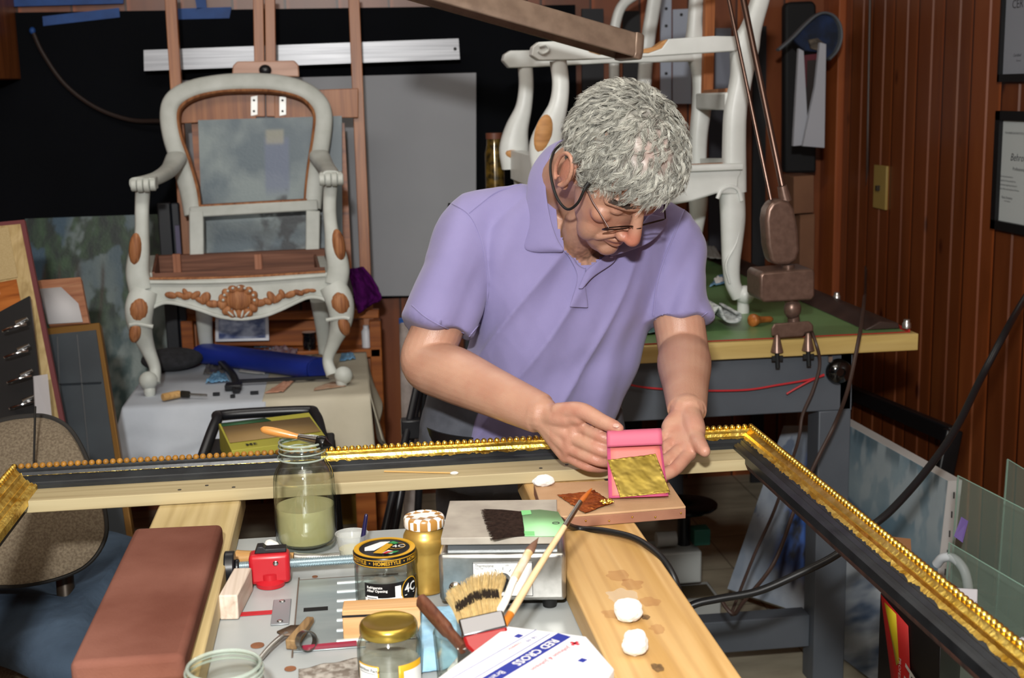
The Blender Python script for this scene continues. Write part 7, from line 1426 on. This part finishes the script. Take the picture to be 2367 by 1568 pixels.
for i, (pts, Yk, c_, lab) in enumerate((([(1742, 640), (1742, 60), (1772, 60), (1772, 640)], 4.86, '#121216', 'tall dark board leaning on the back wall behind the lamp arms'), ([(1345, 420), (1345, 20), (1395, 20), (1395, 420)], 4.88, '#15161c', 'dark upright board on the back wall left of the second chair'), ([(1640, 380), (1640, 238), (1692, 238), (1692, 380)], 4.70, '#14141e', 'dark navy board behind the armchair back'), ([(1440, 330), (1440, 25), (1478, 25), (1478, 330)], 4.92, '#0e0f14', 'black narrow board between the second chair posts'), ([(1655, 210), (1655, 65), (1690, 65), (1690, 210)], 4.80, '#7d8290', 'pale grey card behind the armchair back'))):
    mb = MB(); P = PY(pts, Yk); zz_ = (0, ZW, ZW, 0, ZW)[i]
    if 1: P[0].z = P[3].z = zz_+.001
    mb.loft([P, [p+V((0, .015, 0)) for p in P]]); single(mb, 'leaning_board', mat('leaning_%d' % i, c_, .6), lab, 'board', 'boards in the back corner')
t = thing('brush_vase', 'tall glass jar with gold contents standing behind the man\'s shoulder', 'jar', V((pY(1143, 350, 4.0).x, 4.0, ZW))); c = V((pY(1143, 350, 4.0).x, 4.0, ZW)); zt_ = pY(1143, 318, 4.0).z-ZW
mb = MB(); mb.lathe([(0, .002), (.028, .002), (.03, .03), (.03, zt_-.05), (.024, zt_-.02), (.024, zt_)], c, 32); mb.build('jar_body', mat('amber_jar', '#6b5420', .15, .3, '#2c2412', 60), t); mb = MB(); mb.lathe([(.026, zt_-.004), (.026, zt_+.014), (0, zt_+.014)], c, 24); mb.build('lid', mat('brown_lid', '#5d3424', .5), t)
# ---- leaning stack at the right wall
mb = MB(); a, b = pX(1962, 905, 1.83), pX(2203, 1008, 1.80)
t = thing('picture_frame', 'large empty black frame leaning on the pine side wall', 'frame', (1.8, (a.y+b.y)/2, 0))
for p, q, w_ in ((a, b, .055), (b+V((0, 0, .02)), V((b.x-.10, b.y-.02, 0)), .055), (a+V((0, 0, .02)), V((a.x-.10, a.y, 0)), .055)): mb = MB(); mb.beam(p, q, .03, w_, (0, 0, 1) if p is a else (1, 0, 0)); mb.build('rail', mat('frame_satin_black', '#131417', .4), t, bevel=.006)
def sea(u, v):
    y = 1-v; n = fb(u*3, v*3, 3); c = mix((.07, .13, .18), (.22, .28, .31), .5+.8*n); c = mix(c, (.30, .34, .36), .7*sst(.0, .25, fb(u*7, v*4, 9)+.1)*(1-sst(.2, .4, y))); c = mix(c, (.05, .08, .10), .65*(1-sst(.02, .08, y))*sst(0, .2, fb(u*10, 3, 1)+.2)); c = mix(c, (.03, .06, .12), .8*exp(-((y-.30-.10*u+.02*n)/.012)**2))
    return mix(c, mix((.05, .08, .14), (.42, .46, .50), .5+1.1*fb(u*2, v*9-u*4, 5)), sst(.42, .6, y))
tl_, tr_ = pd(1935, 968, 3.62), pd(2192, 1112, 3.15); dn_ = V((-.05, -.01, .01-tl_.z)); bl_, br2 = tl_+dn_, tr_+dn_*((tr_.z-.01)/(tl_.z-.01))
t = thing('seascape_canvas', 'large pale blue seascape canvas with white stapled edge leaning at the right wall', 'canvas', (bl_+br2)/2)
P = [bl_, br2, tr_, tl_]; nn = (br2-bl_).cross(tl_-bl_).normalized(); nn = -nn if nn.dot(_F) < 0 else nn
mb = MB(); mb.loft([P, [p+nn*.04 for p in P]]); ed = mb.build('stretched_edge', mat('canvas_white', '#b5b5b4', .8), t); picture(t, P, 100, 120, sea)
for k in range(9): p = tr_.lerp(br2, .06+.08*k)+nn*.02+(tr_-tl_).normalized()*.0008; mb = MB(); mb.boxc(p, (.003, .003, .016)); mb.build('staple', mat('staple_metal', '#4a4a4c', .4, .6), ed)
tl_, tr_ = pd(1985, 960, 3.25), pd(2212, 1092, 2.93); 
def snow(u, v):
    y = 1-v; n = fb(u*3+v*2, v*3, 6); c = mix((.20, .24, .30), (.36, .40, .46), .5+n); c = mix(c, (.10, .14, .22), .8*sst(.05, .2, fb(u*2+y*3, y*4-u*2, 2))*(1-sst(.55, .8, y))); dk = sst(.28, .46, u+.25*y-.15+.1*n); c = mix(c, mix((.008, .01, .02), (.03, .11, .42), .5+1.6*fb(u*8, v*8, 4)), .9*dk*(1-sst(.76, .9, y)))
    for x0 in (.50, .66, .80): c = mix(c, (.01, .01, .025), .9*exp(-((u-x0+.02*n)/.035)**2)*sst(.62, .7, y)*(1-sst(.86, .93, y)))
    return c
P = planar([pd(1682, 1362, 3.84), pd(1905, 1436, 3.62), pd(1950, 985, 3.80), pd(1812, 985, 4.02)])
t = thing('snow_painting', 'blue and white snow painting with dark figures leaning under the workbench', 'painting', (P[0]+P[1])/2); mb = MB(); quad(mb, P, .02); mb.build('canvas', mat('canvas_edge', '#8c8676', .8), t); picture(t, P, 100, 120, snow)
# device under the bench
t = thing('balance', 'white bench balance with black round pan on the floor under the workbench', 'balance', pz(1575, 1395, .0)); B0 = pz(1562, 1400, .0); wb = mat('off_white_plastic', '#a3a6a4', .45)
mb = MB(); p = pd(1562, 1300, 3.9); mb.boxc((p.x, p.y+.03, .16), (.145, .12, .10)); mb.build('housing', wb, t, bevel=.006); mb = MB(); mb.boxc((p.x+.03, p.y-.02, .042), (.17, .14, .08)); mb.build('base', wb, t, bevel=.005)
mb = MB(); mb.boxc((p.x+.045, p.y-.03, .084), (.11, .09, .006)); mb.build('tray_recess', mat('tray_brown', '#4a4030', .6), t)
mb = MB(); mb.cyl((p.x+.035, p.y+.04, .21), (p.x+.035, p.y+.04, .33), .02); mb.build('pillar', black, t)
mb = MB(); mb.lathe([(0, .33), (.085, .33), (.095, .338), (.095, .344), (.08, .346), (0, .34)], (p.x+.035, p.y+.02, 0), 40); mb.build('pan', mat('pan_black_chrome', '#16171a', .15, .8), t)
mb = MB(); mb.cyl((p.x-.06, p.y, .245), (p.x+.0, p.y, .245), .022); mb.build('counterweight', wb, t); mb = MB(); mb.boxc((p.x+.075, p.y, .25), (.05, .05, .05)); mb.build('green_block', mat('teal_plastic', '#1f5a4c', .5), t, bevel=.003)
# dark carton with red, tag, white hose, bag, glass sheets
kb = mat('glossy_black_print', '#121012', .35); rd = mat('box_red', '#b3211f', .45); yl = mat('box_yellow', '#c7b21e', .45)
cA, cB, cC = pd(2030, 1385, 2.55), pd(2105, 1290, 2.85), pd(2235, 1392, 2.62); ztop = cB.z-.0
cA, cB, cC = pz(2035, 1372, ztop), pz(2095, 1276, ztop), pz(2228, 1370, ztop); cD = cA+(cC-cB)
t = thing('printed_carton', 'black and red printed carton standing on the floor at the right', 'carton', V(((cA+cC)/2).to_2d().to_3d())); mb = MB(); mb.loft([[V((p.x, p.y, .002)) for p in (cA, cD, cC, cB)], [cA, cD, cC, cB]]); cbx = mb.build('carton_body', kb, t, bevel=.002)
nf = (cD-cA).cross(V((0, 0, 1))).normalized(); nf = nf if nf.dot(_F) < 0 else -nf
mb = MB(); qq = lambda u, z: cA.lerp(cD, u)+nf*.0015-V((0, 0, z)); 
mb.f([mb.v(p) for p in (qq(.02, .0), qq(.5, .02), qq(.72, .36), qq(.55, .36))]); mb.build('red_flash', rd, cbx, solid=.001); mb = MB(); mb.f([mb.v(p+nf*.001) for p in (qq(.10, .01), qq(.3, .015), qq(.38, .11), qq(.34, .12))]); mb.build('yellow_flash', yl, cbx, solid=.001)
mb = MB(); TMx = frame(qq(.55, .16)+nf*.003, V((0, 0, -1)), None, nf); mb.text('FLEX', .06, TMx@RZ(-.12), shear=.2, bold=.001); mb.text('PROFESSIONAL DUTY', .013, TMx@TR(0, -.035, 0)); mb.build('lettering', inkw, cbx)
mb = MB(); TMx = frame((cB+cC+cA+cD)/4+V((0, 0, .0015)), cC-cB, None, (0, 0, 1)); mb.text('FLEX', .05, TMx@TR(.02, .05, 0), shear=.2); mb.build('lettering', inkw, cbx); mb = MB(); mb.f([mb.v(p+V((0, 0, .001))) for p in (cB.lerp(cC, .78), cC, cD.lerp(cC, .55), cD.lerp(cC, .7).lerp(cB.lerp(cC, .8), .4))]); mb.build('red_corner', rd, cbx, solid=.001)
mb = MB(); P = [pd(2050, 1278, 2.9), pd(2108, 1300, 2.86), pd(2105, 1246, 2.9), pd(2052, 1240, 2.94)]; quad(mb, P, .003); mb.build('open_flap', mat('kraft_flap', '#8a5f3c', .8), t)
mb = MB(); P = [pd(2190, 1425, 2.5), pd(2258, 1425, 2.48), pd(2260, 1362, 2.5), pd(2192, 1358, 2.52)]; quad(mb, P, .004); o = single(mb, 'white_tag', mat('tag_white', '#b5b2b8', .6), 'white card tag with a printed number leaning on the black and red carton', 'tag', bevel=.002)
mb = MB(); nt = (P[1]-P[0]).cross(P[3]-P[0]).normalized(); nt = nt if nt.dot(_F) < 0 else -nt; mb.text('89980706', .011, frame(bil(P, .6, .45)+nt*.001, P[1]-P[0], None, nt)); mb.build('number', inkb, o)
mb = MB(); mb.tube(cat([pd(2165, 1305, 2.74), pd(2180, 1290, 2.72), pd(2205, 1292, 2.70), pd(2228, 1318, 2.68), pd(2238, 1360, 2.68), pd(2240, 1430, 2.70)], 8), .010, 12); single(mb, 'white_hose', mat('white_hose', '#b9bec2', .4), 'bent white plastic hose rising behind the black and red carton', 'hose')
q = [pd(2290, 1540, 2.4), pd(2400, 1540, 2.4), pd(2400, 1470, 2.45), pd(2300, 1478, 2.45)]; mb = MB(); mb.sheet(lambda u, v: bil(q, u, v)+Cc*(.03*abs(noise.fractal(V((u*3, v*3, 4)), 1, 2, 4))), 30, 24); single(mb, 'white_bag', mat('white_plastic_bag', '#bcbec4', .5), 'crumpled white plastic bag at the right edge', 'bag', solid=.002)
gm_ = mat('greenish_glass', '#7f9488', .05, alpha=.22, spec=.6); ge = mat('glass_edge', '#8fae9f', .15, alpha=.6)
for i, (P, lab) in enumerate((([pd(2215, 1100, 2.78), pd(2440, 1215, 2.55)], 'tall greenish glass sheet leaning behind the seascape canvas'), ([pd(2330, 1062, 2.75), pd(2440, 1130, 2.62)], 'highest clear glass sheet leaning at the right edge'), ([pd(2195, 1255, 2.70), pd(2440, 1400, 2.42)], 'lower smoky glass sheet leaning in front of the taller sheets'))):
    a, b = P; lo_ = [V((p.x-.02, p.y, .004)) for p in (a, b)]; Q = [lo_[0], lo_[1], b, a]; nn = (Q[1]-Q[0]).cross(Q[3]-Q[0]).normalized(); mb = MB(); mb.loft([Q, [p+nn*.004 for p in Q]]); t = thing('glass_sheet', lab, 'glass sheet', (lo_[0]+lo_[1])/2, 'leaning glass sheets'); mb.build('pane', gm_, t)
    mb = MB(); mb.tube([lo_[0], a, b], .002, 6); mb.build('edge', ge, t)
    if i == 0: mb = MB(); Q2 = [pd(2205, 1240, 2.66), pd(2225, 1255, 2.64), pd(2238, 1205, 2.66), pd(2222, 1195, 2.68)]; quad(mb, Q2, .001); mb.build('purple_sticker', mat('purple_sticker', '#5d4a86', .6), t)
